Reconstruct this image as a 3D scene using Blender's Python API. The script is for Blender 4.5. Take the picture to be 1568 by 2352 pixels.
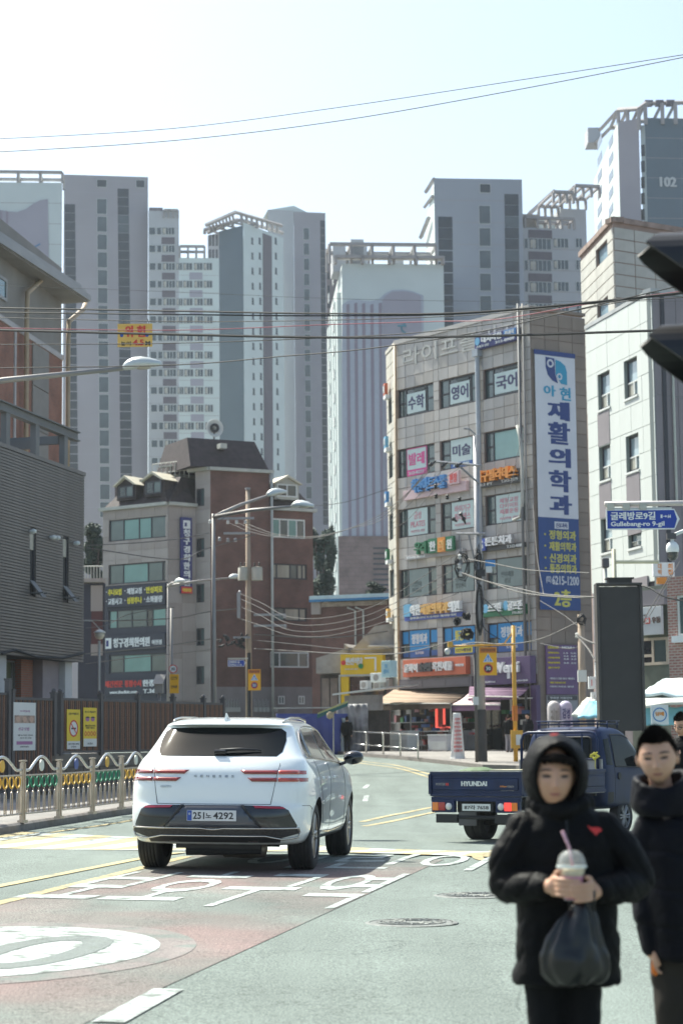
import bpy, bmesh, math, random
from mathutils import Vector, Matrix, noise
from mathutils.bvhtree import BVHTree
random.seed(7)
R = math.radians
for _o in list(bpy.data.objects): bpy.data.objects.remove(_o)
SC = bpy.context.scene
COL = SC.collection

# ------------------------------------------------------------------ camera
FPX, CX, CY, CAMZ = 4573.0, 784.0, 1176.0, 1.34     # 70 mm lens on a 24 mm wide frame
PITCH, ROLL = math.atan(531/4573), R(-0.6)
cd = bpy.data.cameras.new('camera'); cam = bpy.data.objects.new('camera', cd); COL.objects.link(cam)
cd.sensor_fit = 'HORIZONTAL'; cd.sensor_width = 24; cd.lens = 70
cd.clip_start = 0.1; cd.clip_end = 5000
CAM = Vector((0, 0, CAMZ))
MC = Matrix.Translation(CAM) @ Matrix.Rotation(math.pi/2 + PITCH, 4, 'X') @ Matrix.Rotation(ROLL, 4, 'Z')
cam.matrix_world = MC
cd.dof.use_dof = True; cd.dof.focus_distance = 21.8; cd.dof.aperture_fstop = 3.7
SC.camera = cam
# ------------------------------------------------------------------ light
SUN_EL, SUN_AZ = R(54), R(-42)      # azimuth measured from +Y (away from the camera) towards +X
w = bpy.data.worlds.new('World'); SC.world = w; w.use_nodes = True
nt = w.node_tree; bg = nt.nodes['Background']
sky = nt.nodes.new('ShaderNodeTexSky'); sky.sky_type = 'NISHITA'; sky.sun_disc = False
sky.sun_elevation = SUN_EL; sky.sun_rotation = SUN_AZ; sky.dust_density = 2.6; sky.air_density = 1.0; sky.ozone_density = 0.7
nt.links.new(sky.outputs[0], bg.inputs[0]); bg.inputs[1].default_value = 0.115
sl = bpy.data.lights.new('sun', 'SUN'); sun = bpy.data.objects.new('sun', sl); COL.objects.link(sun)
sl.energy = 4.6; sl.angle = R(0.5); sl.color = (1.0, 0.97, 0.90)
SD = Vector((math.sin(SUN_AZ)*math.cos(SUN_EL), math.cos(SUN_AZ)*math.cos(SUN_EL), math.sin(SUN_EL)))
sun.rotation_euler = SD.to_track_quat('Z', 'Y').to_euler()
vs = SC.view_settings; vs.view_transform = 'Standard'; vs.look = 'None'; vs.exposure = 1.05; vs.gamma = 1
vs.use_curve_mapping = False
vs.use_white_balance = True; vs.white_balance_temperature = 6600; vs.white_balance_tint = 4
SC.render.engine = 'CYCLES'
SC.cycles.max_bounces = 6; SC.cycles.diffuse_bounces = 3; SC.cycles.glossy_bounces = 3; SC.cycles.transmission_bounces = 5
SC.cycles.transparent_max_bounces = 8; SC.cycles.volume_bounces = 0; SC.cycles.use_denoising = True
SC.cycles.caustics_reflective = False; SC.cycles.caustics_refractive = False

# ------------------------------------------------------------------ measuring
def ray(px, py):
    return (MC.to_3x3() @ Vector(((px-CX)/FPX, -(py-CY)/FPX, -1)))
def W(px, py, Y):
    d = ray(px, py); return CAM + d*(Y/d.y)
def smooth(t): return t*t*(3-2*t)
PROF = [(-50, 0), (24, 0), (31, -.24), (38, -.24), (44, -.17), (80, .62), (90, .76), (120, 1.13), (200, 2.0), (600, 4), (3000, 8)]
def gz(x, y):
    z = PROF[-1][1]
    for (a, za), (b, zb) in zip(PROF, PROF[1:]):
        if y <= b:
            t = max(0, min(1, (y-a)/(b-a))); z = za + (zb-za)*(smooth(t) if b < 50 else t); break
    k = max(0, min(1, (60-y)/20))
    return z - 0.016*k*max(-5, min(4, x+1.2))
def G(px, py):
    d = ray(px, py); t = 15.0/d.y
    lo, hi = 3.0, 260.0
    for i in range(50):
        m = (lo+hi)/2; p = CAM + d*(m/d.y)
        if p.z > gz(p.x, p.y): lo = m
        else: hi = m
    p = CAM + d*(lo/d.y); return Vector((p.x, p.y, gz(p.x, p.y)))

# ------------------------------------------------------------------ materials
MATS = {}
def mat(name, rgb, rough=.7, metal=0, var=.12, scale=2.0, bump=0, bscale=60, spec=.5, coat=0, streak=0, alpha=1, trans=0, emit=None, tint=None):
    if name in MATS: return MATS[name]
    m = bpy.data.materials.new(name); m.use_nodes = True; n = m.node_tree.nodes; l = m.node_tree.links
    b = n['Principled BSDF']
    b.inputs['Roughness'].default_value = rough; b.inputs['Metallic'].default_value = metal
    b.inputs['Specular IOR Level'].default_value = spec
    if coat: b.inputs['Coat Weight'].default_value = coat; b.inputs['Coat Roughness'].default_value = .03
    if alpha < 1: b.inputs['Alpha'].default_value = alpha
    if trans: b.inputs['Transmission Weight'].default_value = trans
    if emit: b.inputs['Emission Color'].default_value = (*emit[0], 1); b.inputs['Emission Strength'].default_value = emit[1]
    tc = n.new('ShaderNodeTexCoord')
    c = rgb
    if var > 0:
        nz = n.new('ShaderNodeTexNoise'); nz.inputs['Scale'].default_value = scale; nz.inputs['Detail'].default_value = 6
        if streak:
            mp = n.new('ShaderNodeMapping'); mp.inputs['Scale'].default_value = (1, 1, 1/streak); l.new(tc.outputs['Object'], mp.inputs[0]); l.new(mp.outputs[0], nz.inputs[0])
        else: l.new(tc.outputs['Object'], nz.inputs[0])
        rp = n.new('ShaderNodeValToRGB'); l.new(nz.outputs[0], rp.inputs[0])
        rp.color_ramp.elements[0].position = .3; rp.color_ramp.elements[1].position = .7
        t2 = tint or (1, 1, 1)
        rp.color_ramp.elements[0].color = (*[max(0, x*(1-var)) for x in c], 1)
        rp.color_ramp.elements[1].color = (*[min(1, x*(1+var)*q) for x, q in zip(c, t2)], 1)
        l.new(rp.outputs[0], b.inputs['Base Color'])
    else: b.inputs['Base Color'].default_value = (*c, 1)
    if bump:
        n2 = n.new('ShaderNodeTexNoise'); n2.inputs['Scale'].default_value = bscale; n2.inputs['Detail'].default_value = 4
        l.new(tc.outputs['Object'], n2.inputs[0]); bp = n.new('ShaderNodeBump'); bp.inputs['Strength'].default_value = bump; bp.inputs['Distance'].default_value = .02
        l.new(n2.outputs[0], bp.inputs['Height']); l.new(bp.outputs[0], b.inputs['Normal'])
    MATS[name] = m; return m
def brickmat(name, c1, c2, mortar, bw=.2, bh=.065, scale=1, rough=.85, ms=.012):
    if name in MATS: return MATS[name]
    m = bpy.data.materials.new(name); m.use_nodes = True; n = m.node_tree.nodes; l = m.node_tree.links; b = n['Principled BSDF']
    b.inputs['Roughness'].default_value = rough
    tc = n.new('ShaderNodeTexCoord'); sp = n.new('ShaderNodeSeparateXYZ'); cb = n.new('ShaderNodeCombineXYZ'); ad = n.new('ShaderNodeMath')
    l.new(tc.outputs['Object'], sp.inputs[0]); l.new(sp.outputs[0], ad.inputs[0]); l.new(sp.outputs[1], ad.inputs[1])
    l.new(ad.outputs[0], cb.inputs[0]); l.new(sp.outputs[2], cb.inputs[1])
    br = n.new('ShaderNodeTexBrick'); l.new(cb.outputs[0], br.inputs[0]); br.inputs['Scale'].default_value = scale
    br.inputs['Brick Width'].default_value = bw; br.inputs['Row Height'].default_value = bh; br.inputs['Mortar Size'].default_value = ms
    br.inputs['Color1'].default_value = (*c1, 1); br.inputs['Color2'].default_value = (*c2, 1); br.inputs['Mortar'].default_value = (*mortar, 1)
    nz = n.new('ShaderNodeTexNoise'); nz.inputs['Scale'].default_value = .8; nz.inputs['Detail'].default_value = 5; l.new(tc.outputs['Object'], nz.inputs[0])
    mr = n.new('ShaderNodeMapRange'); l.new(nz.outputs[0], mr.inputs[0]); mr.inputs[1].default_value = .3; mr.inputs[2].default_value = .7; mr.inputs[3].default_value = .7; mr.inputs[4].default_value = 1.2
    mx = n.new('ShaderNodeMix'); mx.data_type = 'RGBA'; mx.blend_type = 'MULTIPLY'; mx.inputs[0].default_value = 1
    l.new(br.outputs[0], mx.inputs[6]); l.new(mr.outputs[0], mx.inputs[7]); l.new(mx.outputs[2], b.inputs['Base Color'])
    bp = n.new('ShaderNodeBump'); bp.inputs['Strength'].default_value = .4; bp.inputs['Distance'].default_value = .01; l.new(br.outputs[1], bp.inputs['Height']); bp.invert = True
    l.new(bp.outputs[0], b.inputs['Normal']); MATS[name] = m; return m
def glassmat(name, rgb, rough=.06, spec=.8, var=.25, scale=.7):
    return mat(name, rgb, rough, 0, var, scale, spec=spec)

# ------------------------------------------------------------------ mesh building
class MB:
    def __init__(s): s.v = []; s.f = []; s.m = []
    def add(s, vs, fs, m=0):
        o = len(s.v); s.v += [tuple(v) for v in vs]; s.f += [tuple(i+o for i in f) for f in fs]; s.m += [m]*len(fs)
    def box(s, x0, x1, y0, y1, z0, z1, m=0):
        if x0 > x1: x0, x1 = x1, x0
        if y0 > y1: y0, y1 = y1, y0
        if z0 > z1: z0, z1 = z1, z0
        s.add([(x0,y0,z0),(x1,y0,z0),(x1,y1,z0),(x0,y1,z0),(x0,y0,z1),(x1,y0,z1),(x1,y1,z1),(x0,y1,z1)],
              [(0,3,2,1),(4,5,6,7),(0,1,5,4),(1,2,6,5),(2,3,7,6),(3,0,4,7)], m); return s
    def quad(s, a, b, c, d, m=0): s.add([a, b, c, d], [(0,1,2,3)], m); return s
    def hexa(s, lo, hi, m=0):   # 4 bottom points, 4 top points (ccw from above)
        s.add(list(lo)+list(hi), [(0,3,2,1),(4,5,6,7),(0,1,5,4),(1,2,6,5),(2,3,7,6),(3,0,4,7)], m); return s
    def prism(s, poly, axis, a, b, m=0):  # poly 2D extruded along an axis (axis 'y': poly=(x,z); 'z': (x,y); 'x': (y,z))
        def P(u, v, w): return {'y': (u, w, v), 'z': (u, v, w), 'x': (w, u, v)}[axis]
        n = len(poly); vs = [P(u, v, a) for u, v in poly] + [P(u, v, b) for u, v in poly]
        s.add(vs, [tuple(range(n)), tuple(range(2*n-1, n-1, -1))] + [(i, i+n, (i+1) % n+n, (i+1) % n) for i in range(n)], m); return s
    def tube(s, pts, r, n=6, m=0, caps=True):
        pts = [Vector(p) for p in pts]; k = len(pts); rr = r if isinstance(r, (list, tuple)) else [r]*k
        up = Vector((0,0,1)); vs = []
        d0 = (pts[1]-pts[0]).normalized(); side = d0.cross(up)
        if side.length < 1e-3: side = Vector((1,0,0))
        side.normalize()
        for i, p in enumerate(pts):
            d = (pts[min(i+1,k-1)]-pts[max(i-1,0)])
            if d.length < 1e-9: d = d0
            d.normalize(); side = (side - d*side.dot(d))
            if side.length < 1e-4: side = d.orthogonal()
            side.normalize(); u2 = d.cross(side)
            for j in range(n):
                a = 2*math.pi*j/n; vs.append(p + (side*math.cos(a)+u2*math.sin(a))*rr[i])
        fs = [(i*n+j, i*n+(j+1)%n, (i+1)*n+(j+1)%n, (i+1)*n+j) for i in range(k-1) for j in range(n)]
        if caps: fs += [tuple(range(n-1,-1,-1)), tuple((k-1)*n+j for j in range(n))]
        s.add(vs, fs, m); return s
    def lathe(s, prof, n=16, c=(0,0,0), axis='z', m=0, a0=0, a1=2*math.pi):  # prof (r, h)
        full = abs(a1-a0-2*math.pi) < 1e-6; nn = n if full else n+1; vs = []
        for r, h in prof:
            for j in range(nn):
                a = a0+(a1-a0)*j/n; x, y = r*math.cos(a), r*math.sin(a)
                p = {'z': (x,y,h), 'x': (h,x,y), 'y': (y,h,x)}[axis]; vs.append((p[0]+c[0],p[1]+c[1],p[2]+c[2]))
        fs = []
        for i in range(len(prof)-1):
            for j in range(n):
                j2 = (j+1) % nn
                fs.append((i*nn+j, i*nn+j2, (i+1)*nn+j2, (i+1)*nn+j))
        s.add(vs, fs, m); return s
    def loft(s, rings, m=0, cap=True):
        n = len(rings[0]); vs = [p for r in rings for p in r]
        fs = [(i*n+j, i*n+(j+1)%n, (i+1)*n+(j+1)%n, (i+1)*n+j) for i in range(len(rings)-1) for j in range(n)]
        if cap: fs += [tuple(range(n-1,-1,-1)), tuple((len(rings)-1)*n+j for j in range(n))]
        s.add(vs, fs, m); return s
    def text(s, body, x0, x1, z0, z1, y, bold=.02, ext=.01, m=0, plane='xz', res=2, keep=False):
        bd = min(bold, .02); t = text_data(body, bd, res)
        vs, fs = t; xs = [v[0] for v in vs]; ys = [v[1] for v in vs]
        e = max(0, bold-bd)*1.1                       # extra weight: the strokes are laid twice, a hair apart
        X0, X1, Y0, Y1 = min(xs)-e, max(xs)+e, min(ys), max(ys)
        kx = (x1-x0)/(X1-X0); kz = (z1-z0)/(Y1-Y0)
        for q, sh in enumerate((-e, e) if e else (0,)):
            out = []
            for a, b, c in vs:
                u = x0+(a+sh-X0)*kx; v = z0+(b-Y0)*kz; w_ = ext+q*.0015 if c > 0 else 0
                out.append((u, y-w_, v) if plane == 'xz' else (u, v, y+w_))
            s.add(out, fs, m)
        return s
    def xf(s, M):
        s.v = [tuple(M @ Vector(v)) for v in s.v]; return s
    def mesh(s, name, mats, smooth=False, auto=None, fix=False):
        me = bpy.data.meshes.new(name); me.from_pydata(s.v, [], s.f)
        if not isinstance(mats, (list, tuple)): mats = [mats]
        for q in mats: me.materials.append(q)
        me.polygons.foreach_set('material_index', s.m)
        if smooth: me.polygons.foreach_set('use_smooth', [True]*len(s.f))
        if fix:
            bm = bmesh.new(); bm.from_mesh(me); bmesh.ops.recalc_face_normals(bm, faces=bm.faces); bm.to_mesh(me); bm.free()
        me.update(); return me
    def build(s, name, mats, parent=None, M=None, smooth=False, bevel=0, fix=False, sub=0, mirror=False):
        o = ob(name, s.mesh(name, mats, smooth, fix=fix), parent, M)
        if bevel:
            b = o.modifiers.new('bevel', 'BEVEL'); b.width = bevel; b.segments = 2; b.limit_method = 'ANGLE'; b.angle_limit = R(40)
        if sub:
            b = o.modifiers.new('sub', 'SUBSURF'); b.levels = sub; b.render_levels = sub
        return o
TXT = {}
KIDS = {}
TC = bpy.data.curves.new('lettering', 'FONT'); TC.extrude = .01; TC.space_line = 1.05; TO = bpy.data.objects.new('lettering', TC)
def text_data(body, bold, res):
    k = (body, bold, res)
    if k not in TXT:
        cu = TC; cu.body = body; cu.resolution_u = res; cu.offset = bold; cu.align_x = 'CENTER' if '\n' in body else 'LEFT'
        me = bpy.data.meshes.new_from_object(TO)
        TXT[k] = ([tuple(v.co) for v in me.vertices], [tuple(p.vertices) for p in me.polygons]); bpy.data.meshes.remove(me)
    return TXT[k]
def ob(name, data, parent=None, M=None):
    o = bpy.data.objects.new(name, data); COL.objects.link(o)
    if parent: o.parent = parent; KIDS.setdefault(parent.name, []).append(o)
    if M is not None: o.matrix_local = M
    return o
def T(x, y, z): return Matrix.Translation((x, y, z))
def tag(o, label=None, cat=None, group=None, kind=None):
    if label: o['label'] = label
    if cat: o['category'] = cat
    if group: o['group'] = group
    if kind: o['kind'] = kind
    return o
def thing(name, label, cat, M=None, group=None):
    o = ob(name, None, None, M if M is not None else Matrix()); o.empty_display_size = .2
    return tag(o, label, cat, group)
def struct(name, mb, m, **k):
    o = mb.build(name, m, **k) if isinstance(mb, MB) else ob(name, mb); tag(o, kind='structure'); return o
CACHE = {}
class Frame:
    """vertical plane through two plan points; local x runs along it, y into the wall, z up (z=0 at zb)"""
    def __init__(s, A, B, zb=0.0):
        a = Vector((A[0], A[1], 0)); b = Vector((B[0], B[1], 0)); s.L = (b-a).length; t = (b-a).normalized()
        s.M = Matrix(((t.x, -t.y, 0, a.x), (t.y, t.x, 0, a.y), (0, 0, 1, zb), (0, 0, 0, 1))); s.I = s.M.inverted()
    def at(s, px, py, yl=0.0):
        d = s.I.to_3x3() @ ray(px, py); c = s.I @ CAM
        p = c + d*((yl-c.y)/d.y); return p.x, p.z
    def rect(s, x0, y0, x1, y1, yl=0.0):   # pixel box -> local x0,x1,z0,z1, measured at its centre lines
        ym, xm = (y0+y1)/2, (x0+x1)/2
        return s.at(x0, ym, yl)[0], s.at(x1, ym, yl)[0], s.at(xm, y1, yl)[1], s.at(xm, y0, yl)[1]
def pxs(px, Y): # world x,y from pixel column at horizon level
    p = W(px, 1707, Y); return (p.x, p.y)

def wall(mb, x0, x1, z0, z1, holes, depth=.15, m=0, y=0.0, mr=None):
    xs = sorted({x0, x1, *[min(max(h[i], x0), x1) for h in holes for i in (0, 1)]}); zs = sorted({z0, z1, *[min(max(h[i], z0), z1) for h in holes for i in (2, 3)]})
    for a, b in zip(xs, xs[1:]):
        if b-a < 1e-4: continue
        for c, d in zip(zs, zs[1:]):
            if d-c < 1e-4: continue
            xm, zm = (a+b)/2, (c+d)/2
            if any(h[0] < xm < h[1] and h[2] < zm < h[3] for h in holes): continue
            mb.quad((a,y,c),(b,y,c),(b,y,d),(a,y,d), m)
    mr = m if mr is None else mr
    for h in holes:
        a, b, c, d = h[:4]; e = y+depth
        mb.quad((a,y,c),(a,y,d),(a,e,d),(a,e,c), mr); mb.quad((b,y,d),(b,y,c),(b,e,c),(b,e,d), mr)
        mb.quad((a,y,d),(b,y,d),(b,e,d),(a,e,d), mr); mb.quad((b,y,c),(a,y,c),(a,e,c),(b,e,c), mr)
def window(parent, M, w, h, fm, cols=(.5,), rows=(), panes=None, gl=None, t=.05, d=.06, inset=.0, poster=None, name='window', sash=None):
    """frame object + one pane child per light; cols: fractions of vertical bars; rows: {col index: fraction} cross bars"""
    key = ('win', round(w,2), round(h,2), fm.name, tuple(cols), str(rows), t)
    if key not in CACHE:
        mb = MB(); mb.box(0,w,0,d,0,t).box(0,w,0,d,h-t,h).box(0,t,0,d,t,h-t).box(w-t,w,0,d,t,h-t)
        for c in cols: mb.box(c*w-t/2, c*w+t/2, .003, d-.003, t, h-t)
        xs = [0, *cols, 1]
        for i, r in (dict(rows)).items(): mb.box(xs[i]*w+t/2, xs[i+1]*w-t/2, .006, d-.006, r*h-t/2, r*h+t/2)
        CACHE[key] = mb.mesh(name, fm)
    f = ob(name, CACHE[key], parent, M)
    xs = [0, *cols, 1]
    for i in range(len(xs)-1):
        g = (panes or [0]*9)[i]; g = gl[g] if isinstance(gl, (list, tuple)) else gl
        a, b = xs[i]*w+t/2, xs[i+1]*w-t/2
        key = ('pane', round(b-a,2), round(h,2), g.name)
        if key not in CACHE: CACHE[key] = MB().box(0, b-a, 0, .012, t/2, h-t/2).mesh('pane', g)
        ob('pane', CACHE[key], f, T(a, d*.6, 0))
    return f
def frac_clip(rect, holes):
    rs = [rect]
    for h in holes:
        out = []
        for (a, b, c, d) in rs:
            if h[1] <= a or h[0] >= b or h[3] <= c or h[2] >= d: out.append((a, b, c, d)); continue
            if h[0] > a: out.append((a, h[0], c, d))
            if h[1] < b: out.append((h[1], b, c, d))
            a2, b2 = max(a, h[0]), min(b, h[1])
            if h[2] > c: out.append((a2, b2, c, h[2]))
            if h[3] < d: out.append((a2, b2, h[3], d))
        rs = out
    return [r for r in rs if r[1]-r[0] > .04 and r[3]-r[2] > .04]
def tiles(parent, fr_M, xs, zs, holes, mats, gap=.012, th=.03, name='panel', y=0.0, stuff=False, jit=.004):
    big = MB()
    for i, (a, b) in enumerate(zip(xs, xs[1:])):
        for j, (c, d) in enumerate(zip(zs, zs[1:])):
            rs = frac_clip((a+gap/2, b-gap/2, c+gap/2, d-gap/2), holes)
            if not rs: continue
            mi = random.randrange(len(mats)); yy = -th + random.uniform(-jit, jit)
            if stuff:
                for (p, q, r_, s_) in rs: big.box(p, q, y+yy, y+.01, r_, s_, mi)
                continue
            full = len(rs) == 1 and abs(rs[0][1]-rs[0][0]-(b-a-gap)) < 1e-4 and abs(rs[0][3]-rs[0][2]-(d-c-gap)) < 1e-4
            if full:
                key = ('tile', round(b-a,3), round(d-c,3), mats[mi].name, name, th)
                if key not in CACHE: CACHE[key] = MB().box(0, b-a-gap, 0, th+.01, 0, d-c-gap).mesh(name, mats[mi])
                ob(name, CACHE[key], parent, fr_M @ T(a+gap/2, y+yy, c+gap/2))
            else:
                mb = MB()
                for (p, q, r_, s_) in rs: mb.box(p-a, q-a, 0, th+.01, r_-c, s_-c)
                ob(name, mb.mesh(name, mats[mi]), parent, fr_M @ T(a, y+yy, c))
    if stuff and big.v:
        o = big.build(name, mats, parent, fr_M); o['kind'] = 'stuff'; return o
def lin(a, b, n): return [a+(b-a)*i/n for i in range(n+1)]
# ------------------------------------------------------------------ ground, road, pavements
def asphalt(name, c, gr=.27, patch=.12, cracks=True, wear=None):
    m = bpy.data.materials.new(name); m.use_nodes = True; n = m.node_tree.nodes; l = m.node_tree.links; b = n['Principled BSDF']
    b.inputs['Roughness'].default_value = .86; b.inputs['Specular IOR Level'].default_value = .35
    tc = n.new('ShaderNodeTexCoord')
    def nz(sc, det=3):
        q = n.new('ShaderNodeTexNoise'); q.inputs['Scale'].default_value = sc; q.inputs['Detail'].default_value = det; l.new(tc.outputs['Object'], q.inputs[0]); return q
    def mr(src, a, b_, c_, d_):
        q = n.new('ShaderNodeMapRange'); l.new(src, q.inputs[0])
        for i, v in enumerate((a, b_, c_, d_)): q.inputs[i+1].default_value = v
        return q.outputs[0]
    def mul(a, b_):
        q = n.new('ShaderNodeMath'); q.operation = 'MULTIPLY'; l.new(a, q.inputs[0]); l.new(b_, q.inputs[1]); return q.outputs[0]
    f = mul(mr(nz(70, 2).outputs[0], .3, .7, 1-gr*2, 1+gr*2), mr(nz(.5, 6).outputs[0], .3, .7, 1-patch, 1+patch))
    f = mul(f, mr(nz(260, 1).outputs[0], .35, .65, 1-gr*1.6, 1+gr*1.6))
    if cracks:
        v = n.new('ShaderNodeTexVoronoi'); v.feature = 'DISTANCE_TO_EDGE'; v.inputs['Scale'].default_value = 1.7
        ad = n.new('ShaderNodeVectorMath'); ad.operation = 'ADD'; nn = nz(3, 5); l.new(tc.outputs['Object'], ad.inputs[0]); l.new(nn.outputs[1], ad.inputs[1]); l.new(ad.outputs[0], v.inputs[0])
        cr = mr(v.outputs[0], .0, .022, .0, 1); msk = mr(nz(.35, 3).outputs[0], .46, .55, 1, 0)
        q = n.new('ShaderNodeMath'); q.operation = 'MAXIMUM'; l.new(cr, q.inputs[0]); l.new(msk, q.inputs[1])
        f = mul(f, mr(q.outputs[0], 0, 1, .55, 1))
    mp = n.new('ShaderNodeMapping'); mp.inputs['Scale'].default_value = (1.1, .07, 1); mp.inputs['Rotation'].default_value = (0, 0, .17); l.new(tc.outputs['Object'], mp.inputs[0]); st = nz(1.6, 4); l.new(mp.outputs[0], st.inputs[0]); f = mul(f, mr(st.outputs[0], .3, .7, .88, 1.1))
    mx = n.new('ShaderNodeVectorMath'); mx.operation = 'SCALE'; mx.inputs[0].default_value = c; l.new(f, mx.inputs['Scale'])
    if wear:   # paint rubbed through to the asphalt
        lo, hi, sc = wear; w1 = mr(nz(sc, 9).outputs[0], lo, hi, 0, 1); mi = n.new('ShaderNodeMix'); mi.data_type = 'RGBA'; l.new(w1, mi.inputs[0]); mi.inputs[6].default_value = (*c, 1); mi.inputs[7].default_value = (.15, .172, .155, 1); l.new(mi.outputs[2], mx.inputs[0])
    if 1:
        l.new(mx.outputs[0], b.inputs['Base Color'])
    bp = n.new('ShaderNodeBump'); bp.inputs['Strength'].default_value = .8; bp.inputs['Distance'].default_value = .01; l.new(nz(110, 3).outputs[0], bp.inputs['Height']); l.new(bp.outputs[0], b.inputs['Normal'])
    return m
A_ROAD = asphalt('asphalt', (.15, .18, .163)); A_RED = asphalt('red_asphalt', (.19, .14, .13), patch=.2, wear=(.36, .62, .4)); A_GND = asphalt('concrete_ground', (.18, .17, .165), cracks=False)
P_WHITE = asphalt('white_road_paint', (.42, .46, .44), .08, .14, wear=(.50, .66, 6)); P_YEL = asphalt('yellow_road_paint', (.43, .36, .20), .08, .12, wear=(.54, .68, 6)); P_PINK = asphalt('faded_red_paint', (.215, .19, .18), .12, .1, wear=(.45, .65, 3))
P_GREY = asphalt('grey_road_paint', (.16, .182, .173), .1, .1, wear=(.55, .7, 5)); PAVE = asphalt('pavement_concrete', (.25, .235, .22), .1, .15)

ys = sorted(set([-60, -20, 0] + list(range(4, 120, 2)) + list(range(120, 260, 10)) + [300, 400, 600, 1000, 1800, 3000]))
xs = [-900, -300, -100, -50, -30, -20, -14] + [x for x in range(-12, 16, 2)] + [20, 30, 50, 100, 300, 900]
g = MB(); g.add([(x, y, gz(x, y)-.03) for y in ys for x in xs], [(j*len(xs)+i, j*len(xs)+i+1, (j+1)*len(xs)+i+1, (j+1)*len(xs)+i) for j in range(len(ys)-1) for i in range(len(xs)-1)])
struct('ground', g, A_GND, smooth=True)
def drape(poly, off, step=2.0, src=None):
    """thin sheet that follows the ground; poly in plan, or src=(verts2D, faces)"""
    bm = bmesh.new()
    if src: vv = [bm.verts.new((x, y, 0)) for x, y in src[0]]; [bm.faces.new([vv[i] for i in f]) for f in src[1] if len(set(f)) > 2]
    else: bm.faces.new([bm.verts.new((x, y, 0)) for x, y in poly])
    X = [v.co.x for v in bm.verts]; Y = [v.co.y for v in bm.verts]
    y = math.ceil(min(Y)/step)*step
    while y < max(Y):
        if y > 23 or not src: bmesh.ops.bisect_plane(bm, geom=list(bm.verts)+list(bm.edges)+list(bm.faces), plane_co=(0, y, 0), plane_no=(0, 1, 0))
        y += step
    for xb in [-6.2, 2.8] + [q for q in range(-40, 61, 10)]:
        if min(X) < xb < max(X): bmesh.ops.bisect_plane(bm, geom=list(bm.verts)+list(bm.edges)+list(bm.faces), plane_co=(xb, 0, 0), plane_no=(1, 0, 0))
    for v in bm.verts: v.co.z = gz(v.co.x, v.co.y) + off
    for f in bm.faces:
        if f.normal.z < 0: f.normal_flip()
    bm.normal_update()
    for f in bm.faces:
        if f.normal.z < 0: f.normal_flip()
    me = bpy.data.meshes.new('sheet'); bm.to_mesh(me); bm.free(); return me
def sheet(name, poly, off, m, src=None, step=2.0):
    me = drape(poly, off, step, src); me.materials.append(m); o = ob(name, me); tag(o, kind='structure'); return o
sheet('road', [(-45, -8), (70, -8), (70, 60), (14, 66), (-4, 150), (-60, 150), (-60, 100), (-12, 80), (-8, 50), (-45, 30)], 0, A_ROAD)
LA = R(10); FW = Vector((math.sin(LA), math.cos(LA))); RT = Vector((FW.y, -FW.x))
def lane(o, u, v): return (o[0]+RT.x*u+FW.x*v, o[1]+RT.y*u+FW.y*v)
gp = lambda px, py: tuple(G(px, py)[:2])
# red school-zone lane surface
l0, l1 = gp(0, 2076), gp(318, 1997); r0, r1 = gp(413, 2253), gp(1036, 1968)
def along(a, b, y): t = (y-a[1])/(b[1]-a[1]); return (a[0]+(b[0]-a[0])*t, y)
sheet('road_red_lane', [along(l0, l1, -6), along(r0, r1, -6), along(r0, r1, 23.7), along(l0, l1, 24.6)], .004, A_RED)
def stripe(name, pts, wd, off, m):
    pts = [Vector(p) for p in pts]; L = []; Rr = []
    for i, p in enumerate(pts):
        d = (pts[min(i+1, len(pts)-1)]-pts[max(i-1, 0)]).normalized(); nn = Vector((d.y, -d.x))*wd/2; L.append(p-nn); Rr.append(p+nn)
    vs = [tuple(q) for ab in zip(L, Rr) for q in ab]; fs = [(2*i, 2*i+1, 2*i+3, 2*i+2) for i in range(len(pts)-1)]
    return sheet(name, None, off, m, src=(vs, fs))
def curve(pts, n=10):   # Catmull-Rom
    P = [Vector(p) for p in pts]; P = [P[0]*2-P[1]] + P + [P[-1]*2-P[-2]]; out = []
    for i in range(1, len(P)-2):
        for k in range(n):
            t = k/n; a, b, c, d = P[i-1:i+3]
            out.append(.5*((2*b)+(c-a)*t+(2*a-5*b+4*c-d)*t*t+(3*b-a-3*c+d)*t**3))
    out.append(P[-2]); return out
stripe('road_lane_marking', [along(l0, l1, y) for y in (-6, 8, 16, 20, 24)], .13, .008, P_YEL)
k0, k1 = gp(0, 2037), gp(305, 1977)
stripe('road_lane_marking', [along(k0, k1, y) for y in (-6, 8, 16, 24, 25.4)], .13, .008, P_YEL)
far = curve([gp(836, 1899)] + [gp(935, 1880), gp(1028, 1859), (3.1, 46), (3.9, 55), gp(1000, 1790), gp(915, 1766), gp(830, 1754), (-3.5, 98), (-9, 110)])
stripe('road_lane_marking', far, .14, .008, P_YEL)
far2 = curve([gp(830, 1889)] + [gp(930, 1868), gp(1022, 1850), (2.9, 48), (3.5, 56), gp(985, 1779), gp(905, 1758), gp(828, 1749), (-4, 101), (-10, 114)])
stripe('road_lane_marking', far2, .14, .008, P_YEL)
stripe('road_lane_marking', [gp(0, 1934), gp(150, 1908), gp(300, 1886), (-3.9, 48), (-3.4, 56)], .12, .008, P_YEL)
for a, b in (((838, 1842), (842, 1828)), ((836, 1812), (846, 1803)), ((775, 1932), (700, 1960))):
    if a[0] < 800: continue
    stripe('road_lane_marking', [gp(*a), gp(*b)], .13, .008, P_WHITE)
stripe('road_lane_marking', [gp(248, 2352), gp(388, 2275)], .17, .008, P_WHITE)
stripe('road_lane_marking', curve([gp(1135, 1955), gp(1102, 1962), gp(1098, 1972), gp(1128, 1981)], 6), .13, .008, P_YEL)
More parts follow.
